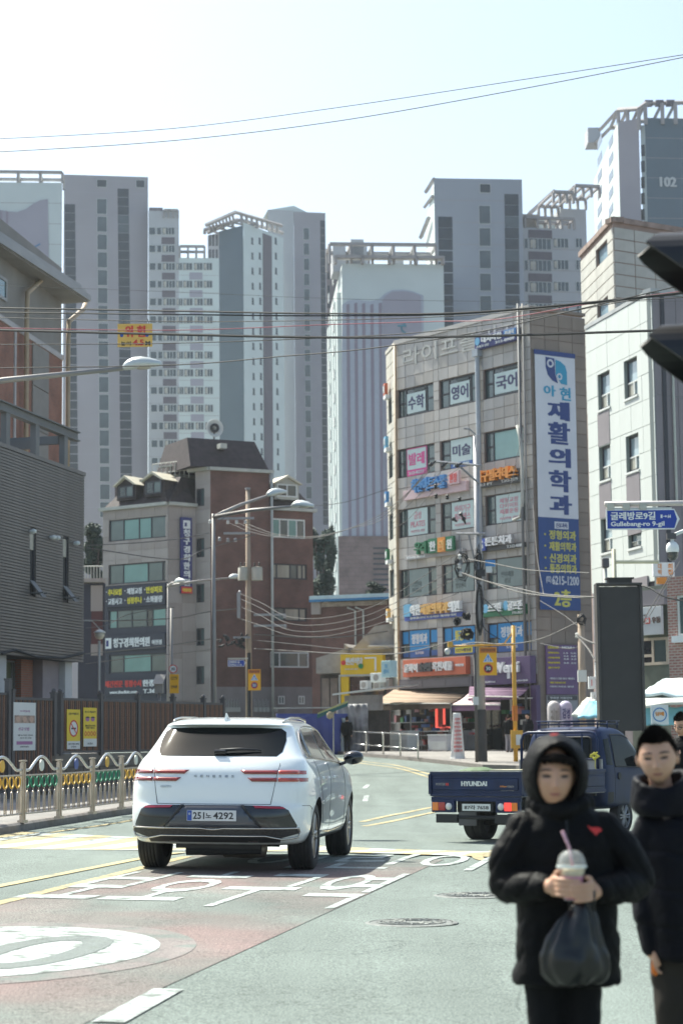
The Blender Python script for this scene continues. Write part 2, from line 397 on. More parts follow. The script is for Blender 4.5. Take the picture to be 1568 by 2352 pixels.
# zebra: alternating white and yellow bars
c0 = Vector(gp(0, 1950)); c1 = Vector(gp(1098, 1969)); d0 = Vector(gp(0, 1930)); d1 = Vector(gp(1098, 1930))
cdv = (c1-c0).normalized(); wd = .46; k = -8
while k < 26:
    a = c0 + cdv*(k*wd); b = c0 + cdv*((k+1)*wd-.0)
    q = FW*4.2/abs(FW.dot(Vector((-cdv.y, cdv.x))))
    sheet('crosswalk_stripe', [tuple(a), tuple(b), tuple(b+q), tuple(a+q)], .008, P_WHITE if k % 2 else P_YEL); k += 1
def roadtext(body, bl, br, tr, m, bold=.03, nm='road_lettering'):
    vs, fs = text_data(body, bold, 3); top = [i for i, v in enumerate(vs) if v[2] > 0]; keep = {j: i for i, j in enumerate(top)}
    xs_ = [v[0] for v in vs]; ys_ = [v[1] for v in vs]; x0, x1, y0, y1 = min(xs_), max(xs_), min(ys_), max(ys_)
    bl, br, tr = Vector(bl), Vector(br), Vector(tr); U = br-bl; V = tr-br
    src = ([tuple(bl+U*((vs[j][0]-x0)/(x1-x0))+V*((vs[j][1]-y0)/(y1-y0))) for j in top], [tuple(keep[j] for j in f) for f in fs if all(j in keep for j in f)])
    return sheet(nm, None, .009, m, src=src)
B0 = Vector(gp(-28, 2076)); B1 = Vector(gp(765, 2090)); roadtext('보호구역', B0, B1, B1+FW*4.5, P_WHITE, .005)
B0 = B0+FW*5.2+RT*.75; roadtext('어린이', B0, B0+(B1-B0+FW*5.2).normalized()*2.75, B0+(B1-B0+FW*5.2).normalized()*2.75+FW*3.2, P_WHITE, .005)
cc = Vector(gp(108, 2190))+RT*-.5
def ell(c, a, b, n=48): return [tuple(c+RT*(a*math.cos(2*math.pi*i/n))+FW*(b*math.sin(2*math.pi*i/n))) for i in range(n)]
sheet('road_speed_marking', ell(cc, 1.4, 2.05), .007, P_PINK); sheet('road_speed_marking', ell(cc, 1.17, 1.68), .010, P_WHITE)
z = cc+RT*-.68-FW*1.08; zz = text_data('30', .012, 4)
vs_, fs_ = zz; top = [i for i, v in enumerate(vs_) if v[2] > 0]; kp = {j: i for i, j in enumerate(top)}
X0 = min(v[0] for v in vs_); X1 = max(v[0] for v in vs_); Y0 = min(v[1] for v in vs_); Y1 = max(v[1] for v in vs_)
sheet('road_speed_marking', None, .013, P_GREY, src=([tuple(z+RT*((vs_[j][0]-X0)/(X1-X0)*1.5)+FW*((vs_[j][1]-Y0)/(Y1-Y0)*2.15)) for j in top], [tuple(kp[j] for j in f) for f in fs_ if all(j in kp for j in f)]))
# pavements with kerb stones
M_KERB = mat('kerb_concrete', (.2, .18, .165), .9, var=.2, scale=5, bump=.3)
def pavement(path, other, zt, label=None):
    """path: kerb line; other: back line"""
    poly = list(path)+list(reversed(other))
    me = drape([tuple(p) for p in poly], zt); me.materials.append(PAVE); o = ob('pavement', me); tag(o, kind='structure')
    n = 0
    for a, b in zip(path, path[1:]):
        a, b = Vector(a), Vector(b); L = (b-a).length; k = max(1, round(L/1.0)); d = (b-a)/k
        for i in range(k):
            p = a+d*i; ang = math.atan2(d.y, d.x); ln = round(d.length, 2)
            key = ('kerb', ln)
            if key not in CACHE:
                mb = MB(); mb.prism([(-.1, -.35), (.1, -.35), (.1, 0), (-.06, 0), (-.1, -.04)], 'x', .006, ln-.006); CACHE[key] = mb.mesh('kerb_stone', M_KERB, fix=True)
            p2 = p+d; z0, z1 = gz(p.x, p.y)+zt+.012, gz(p2.x, p2.y)+zt+.012
            M = T(p.x, p.y, z0) @ Matrix.Rotation(ang, 4, 'Z') @ Matrix.Rotation(-math.atan2(z1-z0, ln), 4, 'Y')
            ob('kerb_stone', CACHE[key], o, M)
    return o
LK = [tuple(G(px, py).xy) for px, py in ((-260, 1965), (-60, 1927), (0, 1917), (100, 1900), (200, 1884), (300, 1869), (400, 1855))] + [(-3.9, 52), (-4.2, 62), (-5.5, 74), (-7.5, 86), (-12, 96)]
LB = [(-16, LK[0][1]), (-14, LK[1][1]+1), (-12, 36), (-11, 40), (-10, 44), (-10, 48), (-10, 52), (-10, 58), (-11, 66), (-12, 78), (-14, 88), (-18, 98)]
pavement(LK, LB, .15)
RK = [(14, 50), (9.5, 60), tuple(G(1190, 1768).xy), tuple(G(1115, 1766).xy), tuple(G(1040, 1757).xy), tuple(G(960, 1749).xy), tuple(G(890, 1742).xy), tuple(G(820, 1737).xy), tuple(G(760, 1731).xy), (-3.5, 112)]
RB = [(40, 60), (36, 80), (30, 100), (24, 118), (18, 122), (12, 124), (8, 126), (4, 128), (0, 130), (-3, 132)]
pavement(RK, RB, .13)
# manhole covers
M_IRON = mat('cast_iron', (.17, .18, .17), .6, .5, var=.3, scale=20, bump=.6, bscale=90)
def manhole(px, py, r, label):
    p = G(px, py); t = thing('manhole_cover', label, 'manhole cover', T(p.x, p.y, gz(p.x, p.y)), 'round manhole covers in the road')
    mb = MB(); mb.lathe([(r*1.16, .004), (r*1.08, .009), (r*1.03, .009), (r*1.03, .004)], 40); mb.build('frame_ring', M_IRON, t)
    mb = MB(); mb.lathe([(r, .003), (r, .007), (r*.9, .008), (.001, .008)], 40)
    for i in range(12):
        a = i*math.pi/6; mb.tube([(r*.25*math.cos(a), r*.25*math.sin(a), .007), (r*.85*math.cos(a), r*.85*math.sin(a), .007)], .009, 4)
    for k in (.35, .6, .82): mb.lathe([(r*k-.012, .007), (r*k-.012, .013), (r*k+.012, .013), (r*k+.012, .007)], 32)
    mb.build('cover', M_IRON, t)
manhole(944, 2121, .31, 'round ribbed manhole cover in the asphalt, nearer to the camera')
manhole(1085, 2058, .31, 'round manhole cover partly hidden behind the hooded child')

# ------------------------------------------------------------------ ornamental guard fence on the left kerb
M_STEEL = mat('stainless_steel', (.50, .43, .36), .3, .85, var=.12, scale=4); M_STEELG = mat('bright_steel', (.6, .6, .58), .25, .9, var=.08)
M_RY = mat('ring_yellow', (.62, .36, .04), .5, var=.1); M_RG = mat('ring_green', (.015, .2, .1), .5, var=.1); M_WP = mat('plaque_white', (.7, .7, .62), .5); M_BP = mat('plaque_blue', (.06, .1, .3), .5)
FF = Frame(pxs(52.5, 35.9), pxs(344, 44.2), 0)
t = thing('guard_fence', 'stainless steel guard fence with arched rails and yellow and green rings along the kerb', 'fence', FF.M)
fx = [FF.at(q, 1800)[0] for q in (-46, 52.5, 136, 212.5, 279, 344)]; fx += [fx[-1]+(i+1)*1.95 for i in range(4)]
def fz(x): p = FF.M @ Vector((x, 0, 0)); return gz(p.x, p.y)+.15
def shared(key, fn):
    if key not in CACHE: CACHE[key] = fn()
    return CACHE[key]
post = MB().box(-.03, .03, -.03, .03, 0, 1.06).lathe([(.001, 1.06), (.02, 1.06), (.02, 1.08), (.055, 1.09), (.055, 1.11), (.001, 1.115)], 10).box(-.06, .06, -.06, .06, 0, .05).mesh('post', M_STEEL)
for x in fx:
    for dx in (-.055, .055): ob('post', post, t, T(x+dx, 0, fz(x)))
for i, (a, b) in enumerate(zip(fx, fx[1:])):
    a += .09; b -= .09; w_ = b-a; z0, z1 = fz(a), fz(b); sl_ = (z1-z0)/w_
    Mx = T(a, 0, z0) @ Matrix(((1, 0, 0, 0), (0, 1, 0, 0), (sl_, 0, 1, 0), (0, 0, 0, 1)))
    arc = [(q*w_, 0, .93+.24*max(0, math.sin(math.pi*(q-.12)/.76))**1.3 if .12 < q < .88 else .93) for q in [k/28 for k in range(29)]]
    MB().tube(arc, .026, 8).build('arch_rail', M_STEELG, t, Mx, smooth=True)
    for zz_ in (.16, .84): MB().tube([(0, 0, zz_), (w_, 0, zz_)], .018, 6).build('rail', M_STEEL, t, Mx)
    for zz_ in (0, w_): MB().tube([(zz_, 0, .12), (zz_, 0, .93)], .02, 6).build('side_bar', M_STEEL, t, Mx)
    mr_ = M_RG if i % 2 else M_RY
    pl = [M_RY, M_WP, M_BP, M_RY, M_WP][i % 5]
    MB().prism([(w_/2+.11*math.cos(k*math.pi/8), 1.01+.105*math.sin(k*math.pi/8)) for k in range(16)], 'y', -.012, .012).build('plaque', pl, t, Mx, fix=True)
    n = 6
    for k in range(n):
        x = w_*(k+.5)/n
        rg = shared(('ring', mr_.name), lambda: MB().tube([(.115*math.cos(q*math.pi/9), 0, .1*math.sin(q*math.pi/9)) for q in range(19)], .017, 6, caps=False).mesh('ring', mr_, smooth=True))
        ob('ring', rg, t, Mx @ T(x, 0, .725))
        def bal():
            mb = MB().tube([(0, 0, .56), (0, 0, .63)], .008, 5)
            mb.tube([(-.05, 0, .16), (-.05, 0, .5), (-.03, 0, .545), (0, 0, .56), (.03, 0, .545), (.05, 0, .5), (.05, 0, .16)], .012, 5); return mb.mesh('baluster', M_STEEL, smooth=True)
        ob('baluster', shared('bal', bal), t, Mx @ T(x, 0, 0))

# ------------------------------------------------------------------ slatted fence on a retaining wall
M_STONE = brickmat('retaining_stone', (.16, .13, .10), (.10, .085, .07), (.06, .05, .045), .34, .2, ms=.02); M_CONC = mat('wall_concrete', (.2, .175, .15), .9, var=.25, scale=1.5, bump=.3)
M_POST = mat('fence_post_grey', (.085, .08, .085), .55, .3); M_WOOD = mat('fence_slat_brown', (.17, .085, .055), .7, var=.3, scale=4, streak=.1); M_WOOD2 = mat('fence_slat_dark', (.075, .055, .05), .7, var=.3, scale=4)
SF = Frame(pxs(153, 50), pxs(398, 55.3), 0)
wl = thing('retaining_wall', 'brown stone retaining wall with concrete cap below the slatted fence', 'wall', SF.M)
xa, xb = SF.at(128, 1720)[0], SF.at(640, 1700)[0]
MB().box(xa, xb, .06, .5, -.6, .98).build('stone_face', M_STONE, wl); MB().box(xa, xb, 0, .5, .98, 1.14).build('cap', M_CONC, wl)
# a step of the wall carries individual stones where they are large enough to see
for r_ in range(6):
    x = xa+random.uniform(0, .2)
    while x < xb-.4:
        ln = random.uniform(.3, .5); key = ('rst', round(ln, 1), r_ % 2)
        me = shared(key, lambda: MB().box(.01, ln-.01, 0, .07, .01, .165).mesh('stone', M_CONC if r_ % 2 else mat('wall_stone_dark', (.15, .125, .1), .9, var=.3, scale=3)))
        ob('stone', me, wl, T(x, random.uniform(.0, .03), -.05+r_*.172)); x += ln
sf = thing('slat_fence', 'tall fence of vertical brown slats between grey posts on the retaining wall', 'fence', SF.M)
px_posts = (123, 138, 230, 316, 397, 467, 512)
pxl = [SF.at(q, 1660)[0] for q in px_posts]
ztop = lambda x: 1.34+1.16+.02*x
for x in pxl: ob('post', shared('sfpost', lambda: MB().box(-.06, .06, -.06, .06, 0, 1.52).box(-.075, .075, -.075, .075, 1.52, 1.56).lathe([(.05, 1.56), (.06, 1.6), (.03, 1.65), (.001, 1.66)], 8).mesh('post', M_POST)), sf, T(x, 0, 1.1))
for a, b in zip(pxl[1:], pxl[2:]):
    a += .06; b -= .06
    for zz_ in (1.16, 2.47): MB().box(a, b, -.03, .03, zz_, zz_+.06).build('rail', M_POST, sf)
    n = int((b-a)/.095)
    for i in range(n):
        m_ = M_WOOD if (i % 3) else M_WOOD2
        ob('slat', shared(('slat', m_.name), lambda: MB().box(-.03, .03, -.022, .022, 1.22, 2.47).mesh('slat', m_)), sf, T(a+(b-a)*(i+.5)/n, -.01, 0))
# gate section further left
gt = thing('slat_gate', 'brown slatted gate panel between tall dark posts at the left picture edge', 'gate', SF.M)
gx = [SF.at(q, 1660)[0] for q in (-90, -30, 18, 27, 123)]
for x in gx[:1]+gx[2:4]: MB().box(x-.06, x+.06, -.06, .06, -.1, 2.65 if x != gx[2] else 2.9).box(x-.075, x+.075, -.075, .075, 2.651 if x != gx[2] else 2.901, 2.7 if x != gx[2] else 2.95).build('post', M_POST, gt)
for a, b, z1 in ((gx[0], gx[2], 2.55), (gx[3], gx[4], 2.45)):
    n = int((b-a)/.1)
    for zz_ in (.25, z1): MB().box(a+.06, b-.06, -.03, .03, zz_, zz_+.06).build('rail', M_POST, gt)
    for i in range(n): MB().box(0, .055, -.02, .02, .31, z1).build('slat', M_WOOD if i % 2 else M_WOOD2, gt, T(a+.07+i*.1, 0, 0)) if a+.07+i*.1 < b-.1 else None
def poster(name, label, F, x0, y0, x1, y1, m, fn=None, yl=-.05, cat='poster', mats=None, dz=0):
    a, b, c, d = F.rect(x0, y0, x1, y1, yl)
    t_ = thing(name, label, cat, F.M @ T(a, yl, c)); MB().box(0, b-a, -.012, 0, 0, d-c).build('board', m, t_)
    if fn: mb = MB(); fn(mb, b-a, d-c); mb.build('print', mats, t_)
    return t_
M_PY = mat('poster_yellow', (.72, .52, .04), .6, var=.05); M_PW = mat('poster_white', (.62, .62, .6), .6, var=.05); M_INK = mat('ink_black', (.03, .03, .035), .6, var=0); M_RED = mat('ink_red', (.55, .04, .03), .6, var=0)
M_PUR = mat('ink_purple', (.35, .15, .3), .6, var=0); M_SKIN0 = mat('print_skin', (.5, .33, .25), .6, var=0); M_BLUEI = mat('ink_blue', (.03, .08, .35), .5, var=0)
def nosmoke(mb, w_, h):
    mb.box(0, w_, -.016, -.0125, 0, h*.2, 2)
    mb.text('금연구역입니다', w_*.12, w_*.88, h*.86, h*.92, -.0125, m=0, ext=.003)
    c = (w_/2, h*.52); r = w_*.33
    mb.lathe([(r, -.013), (r, -.017), (r*.82, -.017), (r*.82, -.013)], 28, (c[0], 0, c[1]), 'y', 1); mb.prism([(c[0]+r*.83*math.cos(k*math.pi/12), c[1]+r*.83*math.sin(k*math.pi/12)) for k in range(24)], 'y', -.0145, -.0125, 2)
    mb.box(c[0]-r*.55, c[0]+r*.55, -.016, -.0146, c[1]-.02, c[1]+.02, 0); mb.prism([(c[0]-r*.6, c[1]+r*.66), (c[0]-r*.7, c[1]+r*.54), (c[0]+r*.6, c[1]-r*.66), (c[0]+r*.7, c[1]-r*.54)], 'y', -.0185, -.0165, 1)
    mb.text('흡연 과태료 10만원', w_*.1, w_*.9, h*.11, h*.15, -.0165, m=0, ext=.003); mb.text('보건소', w_*.3, w_*.7, h*.04, h*.08, -.0165, m=0, ext=.003)
def faces(mb, w_, h):
    mb.box(0, w_, -.016, -.0125, 0, h*.2, 2); mb.text('마스크 착용하기', w_*.1, w_*.9, h*.86, h*.92, -.0125, m=0, ext=.003)
    for k in (.3, .7):
        mb.prism([(w_*k+w_*.15*math.cos(q*math.pi/8), h*.7+h*.055*math.sin(q*math.pi/8)) for q in range(16)], 'y', -.015, -.0125, 3); mb.prism([(w_*k+w_*.16*math.cos(q*math.pi/8), h*.735+h*.04*math.sin(q*math.pi/8)) for q in range(0, 9)], 'y', -.017, -.0151, 0)
    mb.text('함께 지켜요 우리의\n안전한 거리두기', w_*.12, w_*.88, h*.45, h*.56, -.0125, m=0, ext=.003)
    for k in range(4): mb.lathe([(w_*.09, -.013), (w_*.09, -.016), (w_*.055, -.016), (w_*.055, -.013)], 14, (w_*(.16+.225*k), 0, h*.33), 'y', 1)
    mb.text('보건소', w_*.3, w_*.7, h*.05, h*.1, -.0165, m=0, ext=.003)
def whiteposter(mb, w_, h):
    mb.text('우리동네', w_*.28, w_*.72, h*.8, h*.84, -.0125, m=3, ext=.003); mb.box(w_*.04, w_*.96, -.015, -.0125, h*.57, h*.73, 4)
    for k in (.2, .5, .8): mb.prism([(w_*k+w_*.1*math.cos(q*math.pi/8), h*.65+h*.06*math.sin(q*math.pi/8)) for q in range(16)], 'y', -.017, -.0151, 5)
    mb.text('신규 모집', w_*.22, w_*.7, h*.41, h*.48, -.0125, m=3, ext=.003); mb.text('접수기간 안내', w_*.2, w_*.85, h*.3, h*.33, -.0125, m=0, ext=.003); mb.text('문의 및 신청', w_*.3, w_*.8, h*.245, h*.27, -.0125, m=0, ext=.003)
    mb.box(w_*.14, w_*.86, -.015, -.0125, h*.12, h*.19, 3); mb.text('신청하세요', w_*.3, w_*.7, h*.06, h*.09, -.0125, m=0, ext=.003)
PM = [M_INK, M_RED, M_PW, M_PUR, mat('photo_tan', (.35, .25, .2), .6, var=.4, scale=9), M_SKIN0]
poster('warning_poster', 'yellow no-smoking poster with red circle, left of the two yellow ones on the slatted fence', SF, 153, 1630, 183, 1721, M_PY, nosmoke, mats=PM)
poster('warning_poster', 'yellow poster with two dark-haired faces, right of the no-smoking poster', SF, 191, 1626, 221, 1715, M_PY, faces, mats=PM)
poster('notice_board', 'white notice with purple print hanging on the gate at far left', SF, 30, 1614, 81, 1724, M_PW, whiteposter, mats=PM)
# ------------------------------------------------------------------ apartment towers on the hill behind
def P2(px, py, Y): p = W(px, py, Y); return (p.x, p.y)
MT_G = mat('tower_grey', (.315, .30, .33), .85, var=.05, scale=.15); MT_L = mat('tower_light_grey', (.42, .43, .45), .85, var=.05, scale=.15); MT_W = mat('tower_white', (.56, .62, .61), .8, var=.05, scale=.2)
MT_V = mat('tower_lavender', (.34, .325, .38), .85, var=.04, scale=.2); MT_P = mat('tower_purple_stripe', (.27, .235, .285), .85, var=.04, scale=.3); MT_B = mat('tower_slate_blue', (.10, .145, .185), .85, var=.05, scale=.2); MT_D = mat('tower_dark_panel', (.075, .07, .085), .5, var=.2, scale=.6)
MT_S = mat('tower_spandrel', (.13, .115, .14), .8, var=.08); MT_C = mat('tower_concrete_beam', (.33, .31, .31), .9, var=.1, scale=.8); MT_T = mat('tower_taupe', (.22, .19, .2), .85, var=.1)
MG_F = glassmat('far_glass', (.07, .085, .1), .2, .6, .35, .35); MG_D = glassmat('far_dark_glass', (.035, .04, .055), .25, .5, .4, .5); MT_FR = mat('far_window_frame', (.5, .52, .52), .6, var=.05)
MT_CUR = mat('far_curtain', (.45, .42, .36), .8, var=.4, scale=.6)
JL = {}
def jointlines(mb, x0, x1, z0, z1, n, m=1, mv=None):   # shallow joints between the cladding floors
    for z in lin(z0, z1, n)[1:-1]: mb.box(x0, x1, -.012, .0, z-.03, z+.03, m)
def rbox(F, a, b, z0, z1, depth, y=0.0):   # block whose flanks run back along the sight lines, like the hidden sides seen from the street
    c = F.I @ CAM; mb = MB(); q = []
    for x, e in ((a, 1), (b, -1)):
        d = Vector((x-c.x, y-c.y)).normalized()*depth; q.append((x+d.x+e*.02*depth, y+d.y))
    mb.hexa([(a, y, z0), (b, y, z0), (q[1][0], q[1][1], z0), (q[0][0], q[0][1], z0)], [(a, y, z1), (b, y, z1), (q[1][0], q[1][1], z1), (q[0][0], q[0][1], z1)]); return mb
def core(t, pts, z0, z1, m, depth=7, inset=.3):
    f = []; b = []
    for x, y in pts:
        d = Vector((x, y)).normalized(); f.append((x+d.x*inset, y+d.y*inset)); b.append((x+d.x*depth, y+d.y*depth))
    mb = MB().prism(f+b[::-1], 'z', z0, z1); mb.xf(t.matrix_basis.inverted()); return mb.build('core_wall', m, t, fix=True)
def tower(label, name, A, B, ytop, depth, m, group='apartment towers on the skyline'):
    F = Frame(A, B); t = thing(name, label, 'apartment tower', F.M)
    return F, t
def fwin(t, F, x0, x1, y0, y1, glass=MG_D, frame=True, split=0, name='window', yl=-.03):
    a, b, c, d = F.rect(x0, y0, x1, y1)
    key = ('fw', round(b-a, 1), round(d-c, 1), glass.name, split, frame, name)
    def mk():
        w_, h = round(b-a, 1), round(d-c, 1); mb = MB(); mb.box(0, w_, 0, .05, 0, h, 0)
        if frame:
            q = .07
            mb.box(-q, 0, -.05, .05, -q, h+q, 1).box(w_, w_+q, -.05, .05, -q, h+q, 1).box(0, w_, -.05, .05, h, h+q, 1).box(0, w_, -.05, .05, -q, 0, 1)
            for k in range(split): mb.box(w_*(k+1)/(split+1)-.04, w_*(k+1)/(split+1)+.04, -.04, .0, 0, h, 1)
            if split > 1: mb.box(w_*.05, w_*.3, -.02, .0, h*.1, h*.9, 2)
        return mb.mesh(name, [glass, MT_FR, MT_CUR])
    return ob(name, shared(key, mk), t, T(a, yl, c))
def rows(y0, pitch, y1):
    out = []; y = y0
    while y < y1: out.append(y); y += pitch
    return out
def block(t, F, x0, x1, ytop, depth, m, zb=0, name='wall', holes=(), joints=0, yq=None, mb=None, M=None):
    ym = ytop; a = F.at(x0, ym)[0]; b = F.at(x1, ym)[0]; z = F.at((x0+x1)/2, ytop)[1]
    mb = rbox(F, a, b, zb, z, depth)
    if joints: jointlines(mb, a, b, z-joints*2.85, z, joints, 1)
    return mb.build(name, [m, MT_C if m is not MT_G else MT_V], t, M), a, b, z
def pergola(t, F, x0, x1, y0, y1, n, d=6, m=None, M=None):
    d *= .45
    a, b, z0, z1 = F.rect(x0, y1, x1, y0); z0, z1 = min(z0, z1), max(z0, z1); m = m or MT_C; mb = MB()
    mb.box(a, b, -.3, .3, z1-.35, z1).box(a, b, d-.3, d+.3, z1-.35, z1)
    for i in range(n+1):
        x = a+(b-a)*i/n; mb.box(x-.15, x+.15, -.25, .25, z0, z1-.35).box(x-.15, x+.15, d-.25, d+.25, z0, z1-.35).box(x-.15, x+.15, .3, d-.3, z1-.32, z1-.05)
    mb.build('roof_frame', m, t, M)
GT = 'apartment towers on the skyline'
# T1: white tower with painted wave, far left
F = Frame(P2(-70, 418, 262), P2(143, 418, 263)); t = thing('apartment_tower', 'white apartment tower with a painted grey wave, behind the brick gable at far left', 'apartment tower', F.M, GT)
block(t, F, -70, 143, 418, 14, MT_W, joints=30)
pergola(t, F, -10, 143, 392, 418, 3, 8)
pts = [F.at(x, y) for x, y in ((-70, 470), (-20, 475), (0, 482), (22, 486), (40, 487), (60, 480), (75, 469), (92, 460), (110, 457), (117, 900), (-70, 900))]
MB().prism(pts, 'y', -.12, 0).build('painted_wave', MT_V, t, fix=True)
for x in (0, 14): MB().prism([F.at(x, 484), F.at(x+5, 486), F.at(x+5, 700), F.at(x, 700)], 'y', -.16, -.121).build('painted_stripe', MT_P, t, fix=True)
MB().prism([F.at(78, 566), F.at(93, 558), F.at(93, 562), F.at(78, 570)], 'y', -.16, -.121).build('painted_mark', mat('mark_blue', (.1, .2, .35), .7, var=0), t, fix=True)
# T2: big grey tower
F = Frame(P2(147, 400, 313), P2(340, 408, 315)); t = thing('apartment_tower', 'broad grey tower with one window column and two dark strips, left of centre', 'apartment tower', F.M, GT)
block(t, F, 147, 340, 403, 16, MT_G, joints=32)
fwin(t, F, 223, 245, 412, 429, MG_D); fwin(t, F, 313, 332, 414, 430, MG_D)
for y in rows(456, 41, 1190): fwin(t, F, 223+(y-456)*.0105, 245+(y-456)*.0105, y, y+35, MG_F)
for y in rows(469, 20.5, 1190): fwin(t, F, 148+(y-469)*.0105, 173+(y-469)*.0105, y, y+19, MG_D, frame=False)
for y in rows(433, 20.5, 1190): fwin(t, F, 270+(y-433)*.0105, 296+(y-433)*.0105, y, y+19, MG_D if random.random() < .8 else MG_F, frame=False)
# T3: stepped block with window grid
F = Frame(P2(341, 478, 312), P2(503, 500, 313)); t = thing('apartment_tower', 'pale stepped block with rows of windows and grey spandrels, right of the broad grey tower', 'apartment tower', F.M, GT)
block(t, F, 341, 411, 484, 12, MT_L, joints=28, name='wall'); block(t, F, 411.3, 503, 592, 13, MT_W, joints=22, name='wall')
pergola(t, F, 376, 409, 480, 500, 3, 5); MB().box(*F.rect(342, 474, 374, 500)[:2], .5, 5, F.at(350, 484)[1], F.at(350, 474)[1]).build('machine_room', MT_T, t)
pergola(t, F, 413, 470, 563, 592, 3, 8)
for y in rows(522, 40.75, 1080):
    dx = (y-522)*.0105
    fwin(t, F, 343+dx, 356+dx, y, y+16, MG_F); fwin(t, F, 361+dx, 370+dx, y, y+16, MG_F); fwin(t, F, 373+dx, 400+dx, y, y+16, MG_F, split=3)
    a, b, c, d = F.rect(371+dx, y+22, 401+dx, y+38); MB().box(0, round(b-a, 1), -.06, 0, 0, round(d-c, 1)).build('spandrel', MT_S, t, T(a, 0, c))
    if y > 590:
        for x0, x1 in ((406, 419), (422, 442), (447, 465), (469, 487)): fwin(t, F, x0+dx-2, x1+dx-2, y, y+16, MG_F, split=2)
        a, b, c, d = F.rect(434+dx, y+22, 464+dx, y+38); MB().box(0, b-a, -.06, 0, 0, d-c).build('spandrel', MT_V, t, T(a, 0, c))
# T4: blue-grey end wall and white flank
F = Frame(P2(503, 525, 338), P2(558, 522, 334)); t = thing('apartment_tower', 'tower with a slate blue end wall and white windowed flank under a roof truss', 'apartment tower', F.M, GT)
block(t, F, 503, 558, 524, 14, MT_B)
F2 = Frame(P2(558, 522, 334), P2(650, 535, 345)); M2 = F.I @ F2.M
block(t, F2, 558.5, 650, 528, 13, MT_W, M=M2)
a, b, c, d = F2.rect(605, 536, 625, 1200); MB().box(a, b, -.1, 0, c, d-.3).build('cladding_strip', MT_S, t, M2)
for y in rows(545, 34.6, 1100):
    dx = (y-545)*.0105
    for x0, x1 in ((577, 584), (594, 601), (631, 638)):
        a, b, c, d = F2.rect(x0+dx, y, x1+dx, y+15); ob('window', shared('t4w', lambda: MB().box(0, .55, -.04, .05, 0, 1.1).box(-.1, .65, -.07, -.0, -.12, -.0).mesh('window', MG_D)), t, M2 @ T(a, 0, c))
pergola(t, F, 470, 556, 513, 526, 4, 8)
mb = MB(); q0, q1, q2 = W(472, 517, 334), W(541, 487, 336), W(647, 518, 345)
for k in (0, 5): mb.tube([F.I @ (q0+Vector((0, k, 0))), F.I @ (q1+Vector((0, k, 0))), F.I @ (q2+Vector((0, k, 0)))], .35, 4)
for k in range(1, 9):
    p = q1.lerp(q2, k/9); mb.tube([F.I @ p, F.I @ (p+Vector((0, 5, 0)))], .25, 4); mb.tube([F.I @ p, F.I @ Vector((p.x, p.y, p.z-1.6))], .2, 4)
    p = q0.lerp(q1, k/9); mb.tube([F.I @ p, F.I @ (p+Vector((0, 5, 0)))], .2, 4)
mb.build('roof_truss', MT_C, t)
a, b, c, d = F.rect(468, 534, 500, 1000); MB().box(a, b, 1, 9, 0, d).build('wing', MT_L, t)
for y in rows(536, 34, 600):
    for x in (470, 478, 486, 494): fwin(t, F, x, x+5, y, y+26, MG_D, frame=False, yl=.96)
# T5
F = Frame(P2(615, 482, 362), P2(747, 487, 364)); t = thing('apartment_tower', 'tall grey tower with one window column near its right edge, near the centre', 'apartment tower', F.M, GT)
block(t, F, 615, 674, 482, 14, MT_L); block(t, F, 674.3, 747, 487, 15, MT_G, joints=34)
mb = MB(); zt = F.at(645, 482)[1]; a, b, p = F.at(615, 482)[0], F.at(712, 482)[0], F.at(675, 482)[0]; mb.prism([(a, zt), (b, zt-.4), (p, zt+1.0)], 'y', .2, 8); mb.build('roof', MT_W, t, fix=True)
for y in rows(523, 35, 1190): dx = (y-523)*.0105; fwin(t, F, 697+dx, 709+dx, y, y+27, MG_F)
for y in rows(506, 17.5, 1190): dx = (y-506)*.0105; fwin(t, F, 735+dx, 746+dx, y, y+16.4, MG_D, frame=False)
F = Frame(P2(748, 570, 380), P2(790, 575, 381)); t = thing('apartment_tower', 'thin sliver of a taupe tower squeezed between the two central towers', 'apartment tower', F.M, GT)
block(t, F, 748, 790, 572, 12, MT_T)
for y in rows(590, 33, 1250):
    fwin(t, F, 751+(y-590)*.01, 757+(y-590)*.01, y, y+18, MG_D, frame=False)
# T6: wave tower in the centre
F = Frame(P2(785, 625, 236), P2(1018, 625, 237)); t = thing('apartment_tower', 'white tower with wavy top and purple vertical stripes above a brick podium, in the centre', 'apartment tower', F.M, GT)
block(t, F, 785, 1018, 606, 16, MT_W)
FS = Frame(P2(757, 630, 262), P2(785, 630, 236.02)); MS = F.I @ FS.M
mb = MB(); L = FS.L; zt = F.at(800, 606)[1]
mb.box(0, L-.02, 0, .4, 0, zt-.02)
for k in range(5): mb.box(L*(k+.3)/5.2, L*(k+.75)/5.2, -.5, 0, 14, zt-3)
mb.build('side_wall', MT_W, t, MS)
for y in range(30):
    for k in (1, 3): MB().box(0, 1.4, -.62, -.52, 0, 1.1).build('balcony_rail', MT_FR, t, MS @ T(L*(k+.3)/5.2, 0, 15+y*1.5)) if y % 2 else None
wave = [(785, 700), (800, 690), (819, 688), (849, 692), (869, 688), (884, 674), (900, 666), (926, 665), (950, 670), (972, 679)]
pts = [F.at(*q) for q in wave] + [F.at(972, 1232), F.at(785, 1232)]
MB().prism(pts, 'y', -.1, 0).build('painted_wave', mat('tower_stripe_light', (.42, .45, .51), .85, var=.04), t, fix=True)
for x, y in ((795, 700), (813, 697), (831, 698), (850, 700), (869, 697)):
    MB().prism([F.at(x, y), F.at(x+7, y-2), F.at(x+7+5, 1231), F.at(x+5, 1231)], 'y', -.16, -.101).build('painted_stripe', MT_P, t, fix=True)
